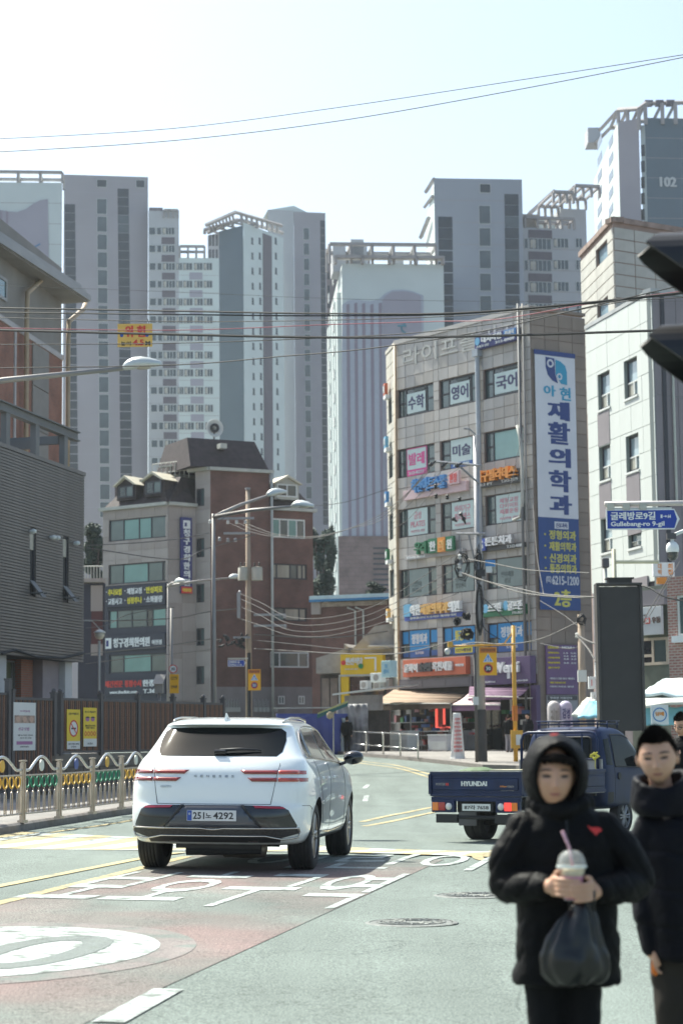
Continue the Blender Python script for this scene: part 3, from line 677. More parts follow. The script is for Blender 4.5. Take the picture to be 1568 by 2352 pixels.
pts = [F.at(*q) for q in ((878, 690), (884, 680), (900, 670), (926, 669), (950, 673), (966, 680), (972, 1231), (884, 1231))]; MB().prism(pts, 'y', -.16, -.101).build('painted_field', MT_V, t, fix=True)
a, z = F.at(912, 745); mk = mat('mark_teal', (.08, .25, .33), .6, var=0)
MB().box(a, a+1.1, -.25, -.161, z-.3, z-.1).lathe([(.62, -.24), (.62, -.161), (.42, -.161), (.42, -.24)], 16, (a+1.0, 0, z-.5), 'y', a0=math.pi, a1=2*math.pi).build('painted_mark', mk, t)
PODB = brickmat('podium_tile', (.25, .18, .165), (.23, .165, .15), (.19, .14, .13), 1.6, .5, ms=.03)
a, b, c, d = F.rect(785, 1232, 1018, 1420); MB().box(a-.4, b, -.4, -.17, 0, d).build('podium', PODB, t)
for k, y in enumerate(rows(1258, 12, 1360)): a, b, c, d = F.rect(856, y, 905, y+4); MB().box(a, b, -.45, -.401, c, d).build('louvre_slot', MG_D, t)
pergola(t, F, 757, 1001, 558, 606, 5, 10); pergola(t, F, 770, 1016, 590, 608, 4, -1.5)
for x0, x1, y in ((812, 842, 530), (806, 850, 545), (770, 800, 545), (900, 935, 575)): a, b, c, d = F.rect(x0, y, x1, 606); MB().box(a, b, 4, 8, c, d).build('roof_hut', MT_L, t)
# T7
F = Frame(P2(996, 409, 246), P2(1198, 410, 247)); t = thing('apartment_tower', 'square grey tower with a single column of windows, rising behind the signboard block', 'apartment tower', F.M, GT)
block(t, F, 996, 1198, 410, 12, mat('tower_bluegrey', (.31, .335, .38), .85, var=.05, scale=.15), joints=14)
FS = Frame(P2(976, 440, 262), P2(996, 410, 246.02)); MB().box(0, FS.L-.02, 0, .4, 0, F.at(1000, 440)[1]).prism([(0, F.at(1000, 440)[1]), (FS.L-.02, F.at(1000, 440)[1]), (FS.L-.02, F.at(1000, 411)[1])], 'y', 0, .4).build('side_wall', MT_W, t, F.I @ FS.M, fix=True)  # flank lighter than the blue-grey front: sunlight put into its colour
mb = MB(); mb.tube([F.I @ W(978, 440, 262), F.I @ W(996, 411, 246)], .3, 4); mb.tube([F.I @ W(975, 475, 262), F.I @ W(993, 450, 246)], .25, 4); mb.tube([F.I @ W(966, 545, 262), F.I @ W(984, 500, 250)], .3, 4); mb.build('roof_beam', MT_C, t)
fwin(t, F, 1102, 1125, 423, 442, MG_D)
for y in rows(473, 51.5, 800): dx = (y-473)*.0105; fwin(t, F, 1100+dx, 1125+dx, y, y+40, MG_F)
for y in rows(498, 25.7, 800): dx = (y-498)*.0105; fwin(t, F, 1006+dx, 1038+dx, y, y+24, MG_D, frame=False)
for y in rows(446, 25.7, 800): dx = (y-446)*.0105; fwin(t, F, 1158+dx, 1190+dx, y, y+24, MG_D if random.random() < .75 else MG_F, frame=False)
# T8
F = Frame(P2(1200, 520, 256), P2(1345, 530, 257.5)); t = thing('apartment_tower', 'stepped pale block with window rows and roof frames, left of tower 102', 'apartment tower', F.M, GT)
block(t, F, 1200, 1345, 524, 12, MT_L, joints=10); a, b, z0, z1 = F.rect(1203, 487, 1242, 524); MB().box(a, b, 1, 6, z0, z1).build('machine_room', mat('louvre_beige', (.36, .33, .3), .8, var=.2, scale=.5), t)
a, b, z0, z1 = F.rect(1252, 466, 1316, 524); MB().box(a, b, 8, 16, z0-5, z1).build('wing', MT_W, t); a, b, z0, z1 = F.rect(1318, 452, 1378, 640); MB().box(a, b, 6, 16, z0, z1).build('wing', MT_L, t)
pergola(t, F, 1205, 1318, 498, 524, 4, 5); pergola(t, F, 1270, 1316, 438, 466, 3, 16); pergola(t, F, 1320, 1376, 424, 452, 3, 14)
mb = MB(); mb.tube([F.I @ W(1214, 492, 262), F.I @ W(1272, 439, 275)], .35, 4); mb.tube([F.I @ W(1316, 440, 270), F.I @ W(1322, 425, 272)], .3, 4); mb.build('roof_beam', MT_C, t)
for y in rows(548, 50, 740):
    dx = (y-548)*.0105
    fwin(t, F, 1204+dx, 1211+dx, y, y+22, MG_F); fwin(t, F, 1215+dx, 1264+dx, y, y+24, MG_F, split=4); fwin(t, F, 1270+dx, 1304+dx, y, y+20, MG_F, split=3); fwin(t, F, 1322+dx, 1336+dx, y, y+20, MG_F, split=1)
for y in rows(528, 50, 740): a, b, c, d = F.rect(1213, y, 1267, y+20); MB().box(0, b-a, -.06, 0, 0, d-c).build('spandrel', MT_S, t, T(a, 0, c))
# T9 tower 102
F = Frame(P2(1480, 272, 268), P2(1600, 272, 268.8)); t = thing('apartment_tower', 'tower numbered 102 with a dark slate end wall, at the right picture edge', 'apartment tower', F.M, GT)
block(t, F, 1480, 1600, 271, 14, MT_B, joints=12)
a, b, z0, z1 = F.rect(1514, 406, 1553, 429); MB().text('102', a, b, z0, z1, -.05, .05, .08).build('number', MT_FR, t)
F2 = Frame(P2(1418, 256, 270), P2(1479.6, 256, 268)); M2 = F.I @ F2.M
zt = F2.at(1430, 278)[1]; rbox(F2, 0, F2.at(1466, 278)[0], 0, zt, 10).build('grey_wing', MT_G, t, M2); MB().box(F2.at(1467, 285)[0], F2.L, .5, 1, 0, F2.at(1470, 285)[1]).build('link_wall', MT_W, t, M2)
for y in rows(330, 37, 520): a, b, c, d = F2.rect(1469, y, 1477, y+26); MB().box(a, b, .4, .499, c, d).build('window', MG_D, t, M2)
F3 = Frame(P2(1360, 300, 296), P2(1417.5, 265, 270.2)); M3 = F.I @ F3.M; z0 = F3.at(1361, 310)[1]; z1 = F3.at(1416, 268)[1]
MB().prism([(0, 0), (F3.L, 0), (F3.L, zt), (0, zt-1)], 'y', 0, .5).build('white_wing', MT_W, t, M3, fix=True)  # sun on this left face is painted in with the white
for y in rows(315, 39, 520):
    for x0, x1 in ((1372, 1382), (1398, 1408)): a, b, c, d = F3.rect(x0, y, x1, y+20); MB().box(a, b, -.05, 0, c, d).build('window', MG_F, t, M3)
a = W(1350, 326, 300); b = W(1378, 292, 300); MB().box(a.x, b.x, 300, 304, a.z, b.z).build('roof_hut', MT_L, t, F.I)
mb = MB()
pl = [W(1378, 297, 296), W(1419, 252, 272), W(1466, 249, 268), W(1481, 237, 268), W(1600, 234, 270)]
for k in (0, 8): mb.tube([F.I @ (q+Vector((0, k, 0))) for q in pl], .35, 4)
for i, q in enumerate(pl[1:] + [W(1520, 236, 268), W(1550, 236, 268), W(1440, 250, 270)]):
    mb.tube([F.I @ q, F.I @ Vector((q.x, q.y, q.z-3))], .28, 4); mb.tube([F.I @ q, F.I @ (q+Vector((0, 8, 0)))], .25, 4)
mb.build('roof_frame', MT_C, t)
MB().box(0, 1.1, 0, 1, 0, .7).box(1.5, 2.6, 0, 1, 0, .7).box(3.0, 4.1, 0, 1, 0, .7).build('roof_fan', MT_S, t, F.I @ T(*W(1481, 240, 268)))
# beige tiled block behind the white building
M_BT = [mat('beige_panel', (.43, .425, .39), .85, var=.12, scale=1), mat('beige_panel_light', (.46, .45, .41), .85, var=.12, scale=1)]; M_GROUT = mat('dark_joint', (.30, .22, .19), .95, var=.1)
F = Frame(P2(1408, 515, 108), P2(1590, 508, 111)); t = thing('tiled_building', 'beige tiled block with rounded-off corner, behind the white building at right', 'building', F.M)
F2 = Frame(P2(1332, 533, 116), P2(1407.7, 515, 108)); M2 = F.I @ F2.M
zt = F.at(1420, 512)[1]; rbox(F, 0, F.L, 0, zt, 8).build('wall', M_GROUT, t)
h1 = F2.rect(1369, 561, 1396, 601); h2 = F2.rect(1372, 688, 1398, 731); zb = F2.at(1370, 800)[1]
mb = MB(); wall(mb, 0, F2.L, 0, zt, [h1, h2], .3); mb.build('wall', M_GROUT, t, M2)
zs = lin(zt-.25-.67*14, zt-.25, 14)
tiles(t, Matrix(), lin(0, F.L, 4), zs, [], M_BT, gap=.06, th=.04); tiles(t, M2, lin(0, F2.L, 2), zs, [h1, h2], M_BT, gap=.06, th=.04)
MB().box(-.1, F.L, -.15, .6, zt, zt+.3).build('parapet', mat('parapet_brown', (.27, .2, .17), .9, var=.3, scale=2), t); MB().box(-.05, F2.L+.1, -.15, .6, zt+.002, zt+.3).build('parapet', MATS['parapet_brown'], t, M2)
for h in (h1, h2): window(t, M2 @ T(h[0], .12, h[2]), h[1]-h[0], h[3]-h[2], mat('dark_frame', (.03, .035, .04), .5, var=0), cols=(), gl=glassmat('blue_glass', (.22, .32, .38), .1), t=.07)
# air
hm = bpy.data.materials.new('haze'); hm.use_nodes = True; hn = hm.node_tree; hn.nodes.clear(); ho_ = hn.nodes.new('ShaderNodeOutputMaterial'); pv = hn.nodes.new('ShaderNodeVolumePrincipled'); pv.inputs['Color'].default_value = (.86, .95, 1, 1); pv.inputs['Density'].default_value = .0002; pv.inputs['Anisotropy'].default_value = .2; hn.links.new(pv.outputs[0], ho_.inputs['Volume'])
tag(MB().box(-950, 950, -70, 3100, -1.6, 118).build('haze', hm), kind='stuff')
# ------------------------------------------------------------------ buildings along the street
def c3(x, y): return (x/2.857, 901.6+y/2.857)
def c4(x, y): return (392+x/2.857, 940.8+y/2.857)
def c5(x, y): return (862.4+x/2.857, 705.6+y/2.857)
def c6(x, y): return (862.4+x/2.857, 1254.4+y/2.857)
def cs(x, y): return (705.6+x/2.5, 1489.6+y/2.5)
def crect(F, c, x0, y0, x1, y1, yl=0): a = c(x0, y0); b = c(x1, y1); return F.rect(a[0], a[1], b[0], b[1], yl)
M_GL = glassmat('window_glass', (.08, .115, .115), .05, .9, .3, .6); M_GT = glassmat('teal_glass', (.14, .29, .27), .08, .8, .15, .5); M_GC = mat('curtained_glass', (.3, .29, .24), .25, var=.25, scale=2, streak=8, spec=.7); M_GK = glassmat('dark_glass', (.025, .03, .035), .05, .9, .3, .8)
M_FD = mat('frame_dark', (.035, .035, .045), .5, var=.05); M_FW = mat('frame_white', (.62, .64, .62), .5, var=.05)
GLS = [M_GL, M_GT, M_GC, M_GK]
def signboard(label, F, box, yl=-.12, base=None, prints=(), mats=None, th=.1, cat='sign', group=None, name='signboard', M=None):
    """box local rect; prints: list of (text|callable, fx0,fx1,fz0,fz1, matIndex, raise)"""
    a, b, c, d = box; t = thing(name, label, cat, (M or F.M) @ T(a, yl, c), group); w_, h = b-a, d-c
    if base: MB().box(0, w_, -th, 0, 0, h).build('board', base, t, bevel=.01)
    for p in prints:
        s, x0, x1, z0, z1, mi = p[:6]; ext = p[6] if len(p) > 6 else .02; bold = p[7] if len(p) > 7 else .04
        mb = MB(); y0 = -th-.002 if base else 0
        if callable(s): s(mb, w_*x0, w_*x1, h*z0, h*z1, y0)
        elif s == '#': mb.box(w_*x0, w_*x1, y0-ext, y0, h*z0, h*z1)
        else: mb.text(s, w_*x0, w_*x1, h*z0, h*z1, y0, bold, ext)
        mb.build('panel' if s == '#' else 'lettering' if not callable(s) else 'emblem', mats[mi], t)
    return t
# --- slatted grey block, far left
M_SL = mat('grey_metal_slat', (.155, .145, .14), .45, .4, var=.12, scale=1.2); M_SLB = mat('slat_backing', (.03, .03, .032), .8, var=0); M_ST = mat('grey_steel_beam', (.16, .16, .16), .6, .2, var=.15, scale=1)
FA = Frame(P2(0, 1022, 55.5), P2(194, 1094, 62)); t = thing('slatted_building', 'grey building clad in horizontal metal slats, steel frame on its roof, at left', 'building', FA.M)
z1 = FA.at(194, 1094)[1]; z0 = FA.at(190, 1521)[1]; xR = FA.L
hs = []
for x0, y0, x1, y1 in ((197, 885, 236, 1345), (414, 940, 450, 1375)): hs.append(crect(FA, c3, x0, y0, x1, y1))
MB().box(-9, xR, .08, 9, z0, z1).build('wall', M_SLB, t)
n = 66; key = None
for i in range(n):
    a, b = z0+(z1-z0)*i/n, z0+(z1-z0)*(i+.78)/n; zm = (a+b)/2; cuts = sorted([h for h in hs if h[2] < zm < h[3]]); x = -9; segs = []
    for h in cuts: segs.append((x, h[0])); x = h[1]
    segs.append((x, xR)); mb = MB()
    for s in segs: mb.prism([(-.0, 0), (-.0, b-a), (.07, b-a+.01), (.07, -.01)], 'x', s[0], s[1])
    if not cuts: ob('slat', shared('gslat', lambda: mb.mesh('slat', M_SL, fix=True)), t, T(0, 0, a))
    else: mb.build('slat', M_SL, t, T(0, 0, a), fix=True)
for i in range(n): MB().box(xR+.001, xR+.05, .08, 9, z0+(z1-z0)*i/n, z0+(z1-z0)*(i+.78)/n).build('side_slat', M_SL, t) if i % 1 == 0 else None
MB().box(-9, xR+.05, -.03, 9, z1, z1+.12).build('parapet_cap', M_SL, t)
for k, h in enumerate(hs):
    f = window(t, T(h[0], .05, h[2]), h[1]-h[0], h[3]-h[2], M_FD, cols=(), gl=M_GK, t=.06); zz = (h[3]-h[2]); MB().box(.07, h[1]-h[0]-.07, .0, .02, zz*.68, zz*.95).build('blind', M_GC, f)
    mb = MB(); mb.box(.05, .1, -.45, .0, .1, .14).box(h[1]-h[0]-.1, h[1]-h[0]-.05, -.45, .0, .1, .14); mb.hexa([(.05, -.42, 0), (h[1]-h[0]-.05, -.42, 0), (h[1]-h[0]-.05, -.38, 0), (.05, -.38, 0)], [(.05, -.03, zz*.24), (h[1]-h[0]-.05, -.03, zz*.24), (h[1]-h[0]-.05, .0, zz*.24), (.05, .0, zz*.24)]); mb.build('open_sash', M_ST, f)
for x, y in ((196, 912), (328, 952), (355, 955), (484, 990)):
    a, z = FA.at(*c3(x, y)); MB().lathe([(.001, -.2), (.05, -.19), (.075, -.12), (.05, -.02), (.03, .02)], 12, (a, 0, z), 'y').build('wall_lamp', M_FW, t, smooth=True)
mb = MB().tube([Vector((*((FA.at(*c3(x, y))[0]), -.06), FA.at(*c3(x, y))[1])) for x, y in ((0, 1715), (90, 1690), (220, 1735), (400, 1745), (545, 1710))], .035, 5); mb.build('hanging_cable', M_SLB, t)
# steel frame on roof
zb = z1+.12; ztp = FA.at(170, 986)[1]
mb = MB()
for k, yy in enumerate((0, 2.8)):
    mb.box(-9, xR-.35, yy, yy+.22, ztp-.3, ztp-.26).box(-9, xR-.35, yy+.09, yy+.13, ztp-.26, ztp-.04).box(-9, xR-.35, yy, yy+.22, ztp-.04, ztp)
mb.build('steel_beam', M_ST, t)
for px_ in (-60, 16, 84, 150):
    a = FA.at(px_, 1000)[0]
    for yy in (0, 2.8): MB().box(a, a+.28, yy+.02, yy+.2, zb, ztp-.301).build('steel_post', M_ST, t)
for px_, zz in ((20, ztp-1.0), (90, ztp-.75), (150, ztp-.3)): a = FA.at(px_, 1000)[0]; MB().box(a, a+.16, .23, 2.79, zz-.25, zz).build('steel_beam', M_ST, t)
MB().box(-9, xR-.4, 2.79, 2.83, zb, zb+.9).build('parapet', M_ST, t)
# ground storey under the slats
BR = brickmat('red_brick', (.36, .13, .075), (.29, .105, .065), (.22, .17, .14), .2, .07); M_PIL = mat('pillar_white', (.52, .52, .52), .8, var=.06); M_LIL = mat('wall_lilac_grey', (.29, .25, .26), .85, var=.1)
def gx_(px_): return FA.at(px_, 1560)[0]
for x0, x1, m_, y0, nm in ((-60, 22, M_LIL, .5, 'wall'), (22, 37, M_PIL, .3, 'pillar'), (38, 68, BR, .8, 'brick_pier'), (107, 133, BR, .8, 'brick_pier'), (134, 171, M_LIL, .5, 'wall'), (171, 186, M_PIL, .3, 'pillar')): MB().box(gx_(x0), gx_(x1), y0, 8, -.1, z0-.003).build(nm, m_, t)
window(t, T(gx_(68), 1.0, 1.2), gx_(107)-gx_(68), z0-1.25, M_ST, cols=(.85,), gl=glassmat('olive_glass', (.12, .14, .09), .1), t=.06); MB().box(gx_(68), gx_(107), .95, 8, -.1, 1.2).build('wall', M_SLB, t)
# --- brick hall with metal roof behind
FH = Frame(P2(0, 720, 75), P2(143, 812, 83.2)); t = thing('brick_building', 'red brick hall with a deep grey metal eave and beige downpipes, behind the slatted building', 'building', FH.M)
M_EAVE = mat('eave_metal', (.30, .285, .28), .5, .2, var=.1, scale=.8); M_PANEL = mat('wall_panel_grey', (.24, .22, .2), .8, var=.12, scale=.8); M_PIPE = mat('pipe_beige', (.42, .31, .2), .5, var=.15); M_BAND = mat('band_pale', (.46, .43, .42), .8, var=.1)
zband = FH.at(137, 812)[1]; zb2 = FH.at(137, 824)[1]; ze0 = FH.at(143, 655)[1]; ztop = ze0
zr = FH.at(100, 612)[1]; xr = FH.at(143, 900)[0]
MB().box(-9, xr, 0, 8, 0, zb2-.001).build('wall', BR, t); MB().box(-9, xr, .05, 8, zband, zr+.6).build('upper_wall', M_PANEL, t); MB().box(-9, xr, -.05, 8, zb2, zband-.001).build('band', M_BAND, t)
for q in range(7):
    a, b = FH.at(72, 1000)[0], FH.at(109, 1000)[0]; z_ = zb2-.05-q*1.75; ob('panel', shared('hp', lambda: MB().box(0, b-a, -.05, -.002, -1.72, -.01).mesh('panel', M_PANEL)), t, T(a, 0, z_))
a = FH.at(30, 1000)[0]; MB().box(a, a+.18, -.06, -.003, 3, zb2).build('groove', M_BAND, t)
# eave: stepped fascia, soffit; the roof end overhangs to the right
zE = FH.at(0, 556)[1]
FE = Frame(P2(0, 533, 73.2), P2(210, 688, 83.4)); ME = FH.I @ FE.M; za = FE.at(0, 556)[1]; zc = FE.at(0, 512)[1]
mb = MB(); hE = (zc-za)
for k in range(3): mb.box(-9, FE.L, .0+.22*k, 9, za+hE*k/3+.004, za+hE*(k+1)/3)
mb.build('eave', M_EAVE, t, ME); MB().box(-9, FE.L-.1, .1, 9, za-.06, za).build('soffit', M_PANEL, t, ME)
MB().tube([(-9, .62, zc+.02), (FE.L+.05, .62, zc+.02)], .07, 6).build('gutter', M_ST, t, ME)
for p in (((335, 590), (315, 640), (185, 760), (178, 1000), (172, 1900), (168, 2300)), ((690, 850), (670, 900), (545, 1005), (538, 1200), (535, 1900), (530, 2300))):
    q = [FH.at(x/3.75, 470.4+y/3.75) for x, y in p]; MB().tube([(x, -.25, z) for x, z in q], .1, 8).build('downpipe', M_PIPE, t, smooth=True)
a, b, c, d = FH.rect(-30, 625, 16, 678); window(t, T(a, -.02, c), b-a, d-c, M_EAVE, cols=(), gl=glassmat('deep_teal', (.03, .09, .1)), t=.12)
# --- mansard building
M_BG = mat('beige_granite', (.33, .285, .26), .8, var=.12, scale=1.2, streak=5); M_BG2 = mat('beige_granite_pale', (.38, .335, .31), .8, var=.1, scale=1.2, streak=5); M_NAVY = mat('navy_cladding', (.035, .037, .055), .6, var=.1)
BRC = brickmat('brown_brick', (.17, .075, .058), (.13, .06, .05), (.15, .10, .085), .22, .075); M_ROOF = mat('brown_shingle', (.04, .028, .03), .8, var=.35, scale=3, bump=.5, bscale=14); M_TRIM = mat('eave_trim', (.42, .42, .38), .7, var=.12)
FC = Frame(P2(237, 1170, 126), P2(386, 1157, 123)); t = thing('mansard_building', 'brown brick and beige building with dark mansard roofs and dormers, left of centre', 'building', FC.M)
F2 = Frame(P2(386, 1157, 123), P2(449, 1160, 124.3)); F3 = Frame(P2(449, 1078, 124.3), P2(483, 1076, 123.6)); F4 = Frame(P2(483, 1076, 123.6), P2(618, 1084, 125.4)); F5 = Frame(P2(618, 1172, 126.4), P2(718, 1177, 128))
M2, M3, M4, M5 = [FC.I @ q.M for q in (F2, F3, F4, F5)]
ze = FC.at(386, 1160)[1]; zh = F4.at(483, 1080)[1]; zn = FC.at(300, 1343)[1]
wins = [crect(FC, c3, 715, 822, 1093, 965), crect(FC, c3, 713, 1118, 1090, 1250)]; winl = [crect(FC, c3, 712, 1420, 1090, 1545), crect(FC, c3, 715, 1715, 1090, 1840)]
mb = MB(); wall(mb, 0, FC.L, zn, ze, wins, .2); mb.build('wall', M_BG2, t); mb = MB(); wall(mb, 0, FC.L, .5, zn-.002, winl, .2); mb.build('navy_wall', M_NAVY, t)
MB().box(.02, FC.L-.02, .25, .4, 0, ze-.01).build('inner_wall', M_FD, t); core(t, [P2(237, 1170, 126), P2(386, 1157, 123), P2(449, 1160, 124.3)], .5, ze-.02, M_BG, inset=.5)
tiles(t, Matrix(), lin(0, FC.L, 5), lin(zn+.02, ze-.05, 9), wins, [M_BG, M_BG2], gap=.02, th=.03)
for h, cl, pn in ((wins[0], (.25, .52, .73), (0, 1, 1, 0)), (wins[1], (.25, .68, .93), (0, 1, 0, 3)), (winl[0], (.14, .4, .66, .76), (1, 0, 0, 3, 1)), (winl[1], (.25, .73), (0, 1, 0))): window(t, T(h[0], .06, h[2]), h[1]-h[0], h[3]-h[2], M_FD, cols=cl, panes=pn, gl=GLS, t=.08)
MB().box(0, F2.L, 0, .3, .5, ze).build('wall', M_BG2, t, M2); tiles(t, M2, lin(0, F2.L, 2), lin(.6, ze-.05, 18), [], [M_BG, M_BG2], gap=.02, th=.03)
nw = [crect(F3, c3, 1288, y0, 1342, y1) for y0, y1 in ((630, 746), (957, 1082), (1257, 1378), (1547, 1662), (1797, 1915))]
mb = MB(); wall(mb, 0, F3.L, .5, zh, nw, .2); mb.build('wall', M_BG2, t, M3); MB().box(.01, F3.L-.01, .22, .4, 0, zh-.01).build('inner_wall', M_FD, t, M3); core(t, [P2(449, 1078, 124.3), P2(483, 1076, 123.6), P2(618, 1084, 125.4)], .5, zh-.02, BRC, inset=.45); tiles(t, M3, lin(0, F3.L, 1), lin(.6, zh-.05, 22), nw, [M_BG, M_BG2], gap=.02, th=.03)
for h in nw: window(t, M3 @ T(h[0], .03, h[2]), h[1]-h[0], h[3]-h[2], M_FD, cols=(.5,), panes=(3, 0), gl=GLS, t=.07)
zg = F4.at(550, 1578)[1]; M_PG = mat('painted_grey_wall', (.24, .215, .21), .85, var=.12, scale=1)
MB().box(0, F4.L, 0, .4, zg, zh).build('brick_wall', BRC, t, M4); MB().box(-.02, F4.L, -.06, .4, 0, zg-.002).build('base_wall', M_PG, t, M4)
zw = F5.at(668, 1174)[1]; W5 = [crect(F5, c4, 660, 718, 880, 843), crect(F5, c4, 655, 1012, 893, 1113), crect(F5, c4, 655, 1300, 893, 1388), crect(F5, c4, 650, 1592, 905, 1694)]; zg5 = F5.at(668, 1578)[1]
mb = MB(); wall(mb, 0, F5.L, zg5, zw, W5, .15); mb.build('brick_wall', BRC, t, M5); MB().box(0, F5.L-.01, .2, .4, 0, zw-.01).build('inner_wall', M_FD, t, M5); core(t, [P2(618, 1172, 126.4), P2(718, 1177, 128)], .5, zw-.02, BRC, inset=.45); MB().box(0, F5.L, -.06, .19, 0, zg5-.002).build('base_wall', M_PG, t, M5)
for h, fm, cl, pn in ((W5[0], M_FW, (.25, .5, .75), (1, 0, 1, 0)), (W5[1], M_FD, (.18, .55, .75, .88), (2, 2, 0, 2, 2)), (W5[2], M_FD, (.2, .4, .8), (0, 0, 2, 2)), (W5[3], M_FW, (.25, .74), (0, 0, 0))): window(t, M5 @ T(h[0], .0 if fm is M_FW else .06, h[2]), h[1]-h[0], h[3]-h[2], fm, cols=cl, panes=pn, gl=GLS, t=.09)
for x0, x1 in ((700, 742), (832, 873)): h = crect(F5, c4, x0, 1880, x1, 1935); window(t, M5 @ T(h[0], -.12, h[2]), h[1]-h[0], h[3]-h[2], M_FW, cols=(.5,), gl=M_GL, t=.08)
MB().tube([(F4.L+.1, -.15, .5), (F4.L+.1, -.15, zh+.1)], .09, 8).build('downpipe', M_TRIM, t, M4, smooth=True)
# gas meters along the base
for k in range(11):
    px_ = 520+k*6.3 if k < 5 else 585+(k-5)*9; a, z_ = (F4 if px_ < 617 else F5).at(px_, 1632); Mq = M4 if px_ < 617 else M5
    MB().box(-.1, .1, -.25, -.07, 0, .28).tube([(-.06, -.15, .28), (-.06, -.12, .8)], .02, 5).tube([(.06, -.15, .28), (.06, -.12, .7)], .02, 5).build('gas_meter', M_TRIM, t, Mq @ T(a, 0, z_-.1))
# eaves and mansards
for Fq, Mq, zz, xx in ((FC, Matrix(), ze, (-.2, FC.L)), (F2, M2, ze, (0, F2.L)), (F4, M4, zh, (-.1, F4.L+.25)), (F3, M3, zh, (-.5, F3.L)), (F5, M5, zw, (0, F5.L+.2))):
    MB().box(xx[0], xx[1], -.25, .6, zz+.002, zz+.2).build('eave', M_TRIM, t, Mq)
def mansard(Mq, b0, b1, t0, t1, zb_, zt_, yb=-.1, yt=1.2, dp=6): MB().hexa([(b0, yb, zb_), (b1, yb, zb_), (b1, dp, zb_), (b0, dp, zb_)], [(t0, yt, zt_), (t1, yt, zt_), (t1, dp-1, zt_), (t0, dp-1, zt_)]).build('mansard_roof', M_ROOF, t, Mq, fix=True)
zt1 = F4.at(500, 1002)[1]; mansard(M4, F4.at(436, 1070)[0], F4.at(616, 1080)[0], F4.at(446, 1003)[0], F4.at(602, 1009)[0], zh+.2, zt1)
zt2 = FC.at(380, 1090)[1]; mansard(Matrix(), FC.at(242, 1168)[0], FC.L+.15, FC.at(268, 1110)[0], FC.L-.1, ze+.2, zt2, yt=1.4, dp=8)
MB().hexa([(-.1, -.1, 0), (F2.L, -.1, 0), (F2.L, 6, 0), (-.1, 6, 0)], [(-.1, 1.0, zt2-ze-.2), (F2.L-.35, .9, zt2-ze-.2), (F2.L-.35, 6, zt2-ze-.2), (-.1, 6, zt2-ze-.2)]).build('mansard_roof', M_ROOF, t, M2 @ T(0, 0, ze+.2), fix=True)
zt3 = F5.at(690, 1110)[1]; mansard(M5, 0, F5.at(720, 1170)[0], 0, F5.at(692, 1110)[0], zw+.2, zt3)
def dormer(Fq, Mq, x0, x1, yw0, yw1, ypk, fm, depth=1.6, cl=(.5,), pn=(3, 0)):
    a, b, c, d = Fq.rect(x0, yw0, x1, yw1); zp = Fq.at((x0+x1)/2, ypk)[1]; w_ = b-a; zr = d+.1; mb = MB()
    mb.box(a-.15, b+.15, 0, depth, c-.15, zr-.002, 0); mb.prism([(a-.15, zr), (b+.15, zr), ((a+b)/2, zp-.15)], 'y', .02, depth, 0)
    mb.prism([(a-.35, zr-.1), ((a+b)/2, zp), ((a+b)/2, zp-.16), (a-.15, zr-.1)], 'y', -.25, depth, 1); mb.prism([(b+.35, zr-.1), (b+.15, zr-.1), ((a+b)/2, zp-.16), ((a+b)/2, zp)], 'y', -.25, depth, 1)
    dr = mb.build('dormer', [M_ROOF if fm is M_FD else M_TRIM, mat('dormer_roof', (.5, .46, .36), .7, var=.1)], t, Mq, fix=True)
    window(dr, T(a, -.06, c), w_, d-c, fm, cols=cl, panes=pn, gl=GLS, t=.09)
    return dr
for x0, x1, y0, y1, pk in ((780, 880, 612, 690, 545), (957, 1064, 580, 665, 518)):
    a_, b_ = c3(x0, y0), c3(x1, y1); dormer(FC, T(0, -.02, 0), a_[0], b_[0], a_[1], b_[1], c3(0, pk)[1], M_FD)
a_, b_ = c4(692, 490), c4(824, 575); dormer(F5, M5 @ T(0, -.05, 0), a_[0], b_[0], a_[1], b_[1], c4(0, 432)[1], M_FW)
mb = MB()
for i in range(9): x = FC.L*(.45+.07*i); mb.tube([(x, 2, zt2), (x, 2, zt2+1.1)], .03, 5)
for z_ in (.5, 1.1): mb.tube([(FC.L*.45, 2, zt2+z_), (FC.L*1.0, 2, zt2+z_)], .03, 5)
mb.box(FC.L*.5, FC.L*.98, 2.3, 2.6, zt2+.9, zt2+1.0).box(FC.L*.4, FC.L*.7, 3, 5, zt2, zt2+.5); mb.build('roof_railing', M_TRIM, t)
h = crect(F4, c4, 335, 228, 378, 250); MB().box(h[0], h[1], .2, .8, h[2], h[3]+.1).build('roof_vent', M_TRIM, t, M4)
# rooftop horn
p = F4.M @ Vector((F4.at(492, 983)[0], 2.0, 0)); q = F4.at(492, 983, 2.0); r_ = 21/36.5
td = thing('rooftop_dish', 'round white dish with black centre ring on top of the tallest mansard roof', 'dish', F4.M @ T(q[0], 2.0, q[1]))
MB().lathe([(.001, .05), (r_*.4, .06), (r_*.8, -.02), (r_, -.12), (r_*1.02, -.1), (r_*.8, .06), (r_*.4, .12), (.001, .13)], 28, axis='y').build('reflector', M_FW, td, smooth=True)
MB().lathe([(r_*.5, -.02), (r_*.5, -.14), (r_*.27, -.14), (r_*.27, -.02)], 24, axis='y').build('ring', M_INK, td); MB().box(-.04, .04, 0, .08, zt1-q[1]-.1, -r_*.3).build('mast', M_POST, td); MB().lathe([(.001, -.16), (.06, -.15), (.08, -.05), (.05, .0)], 10, axis='y').build('horn', M_TRIM, td)
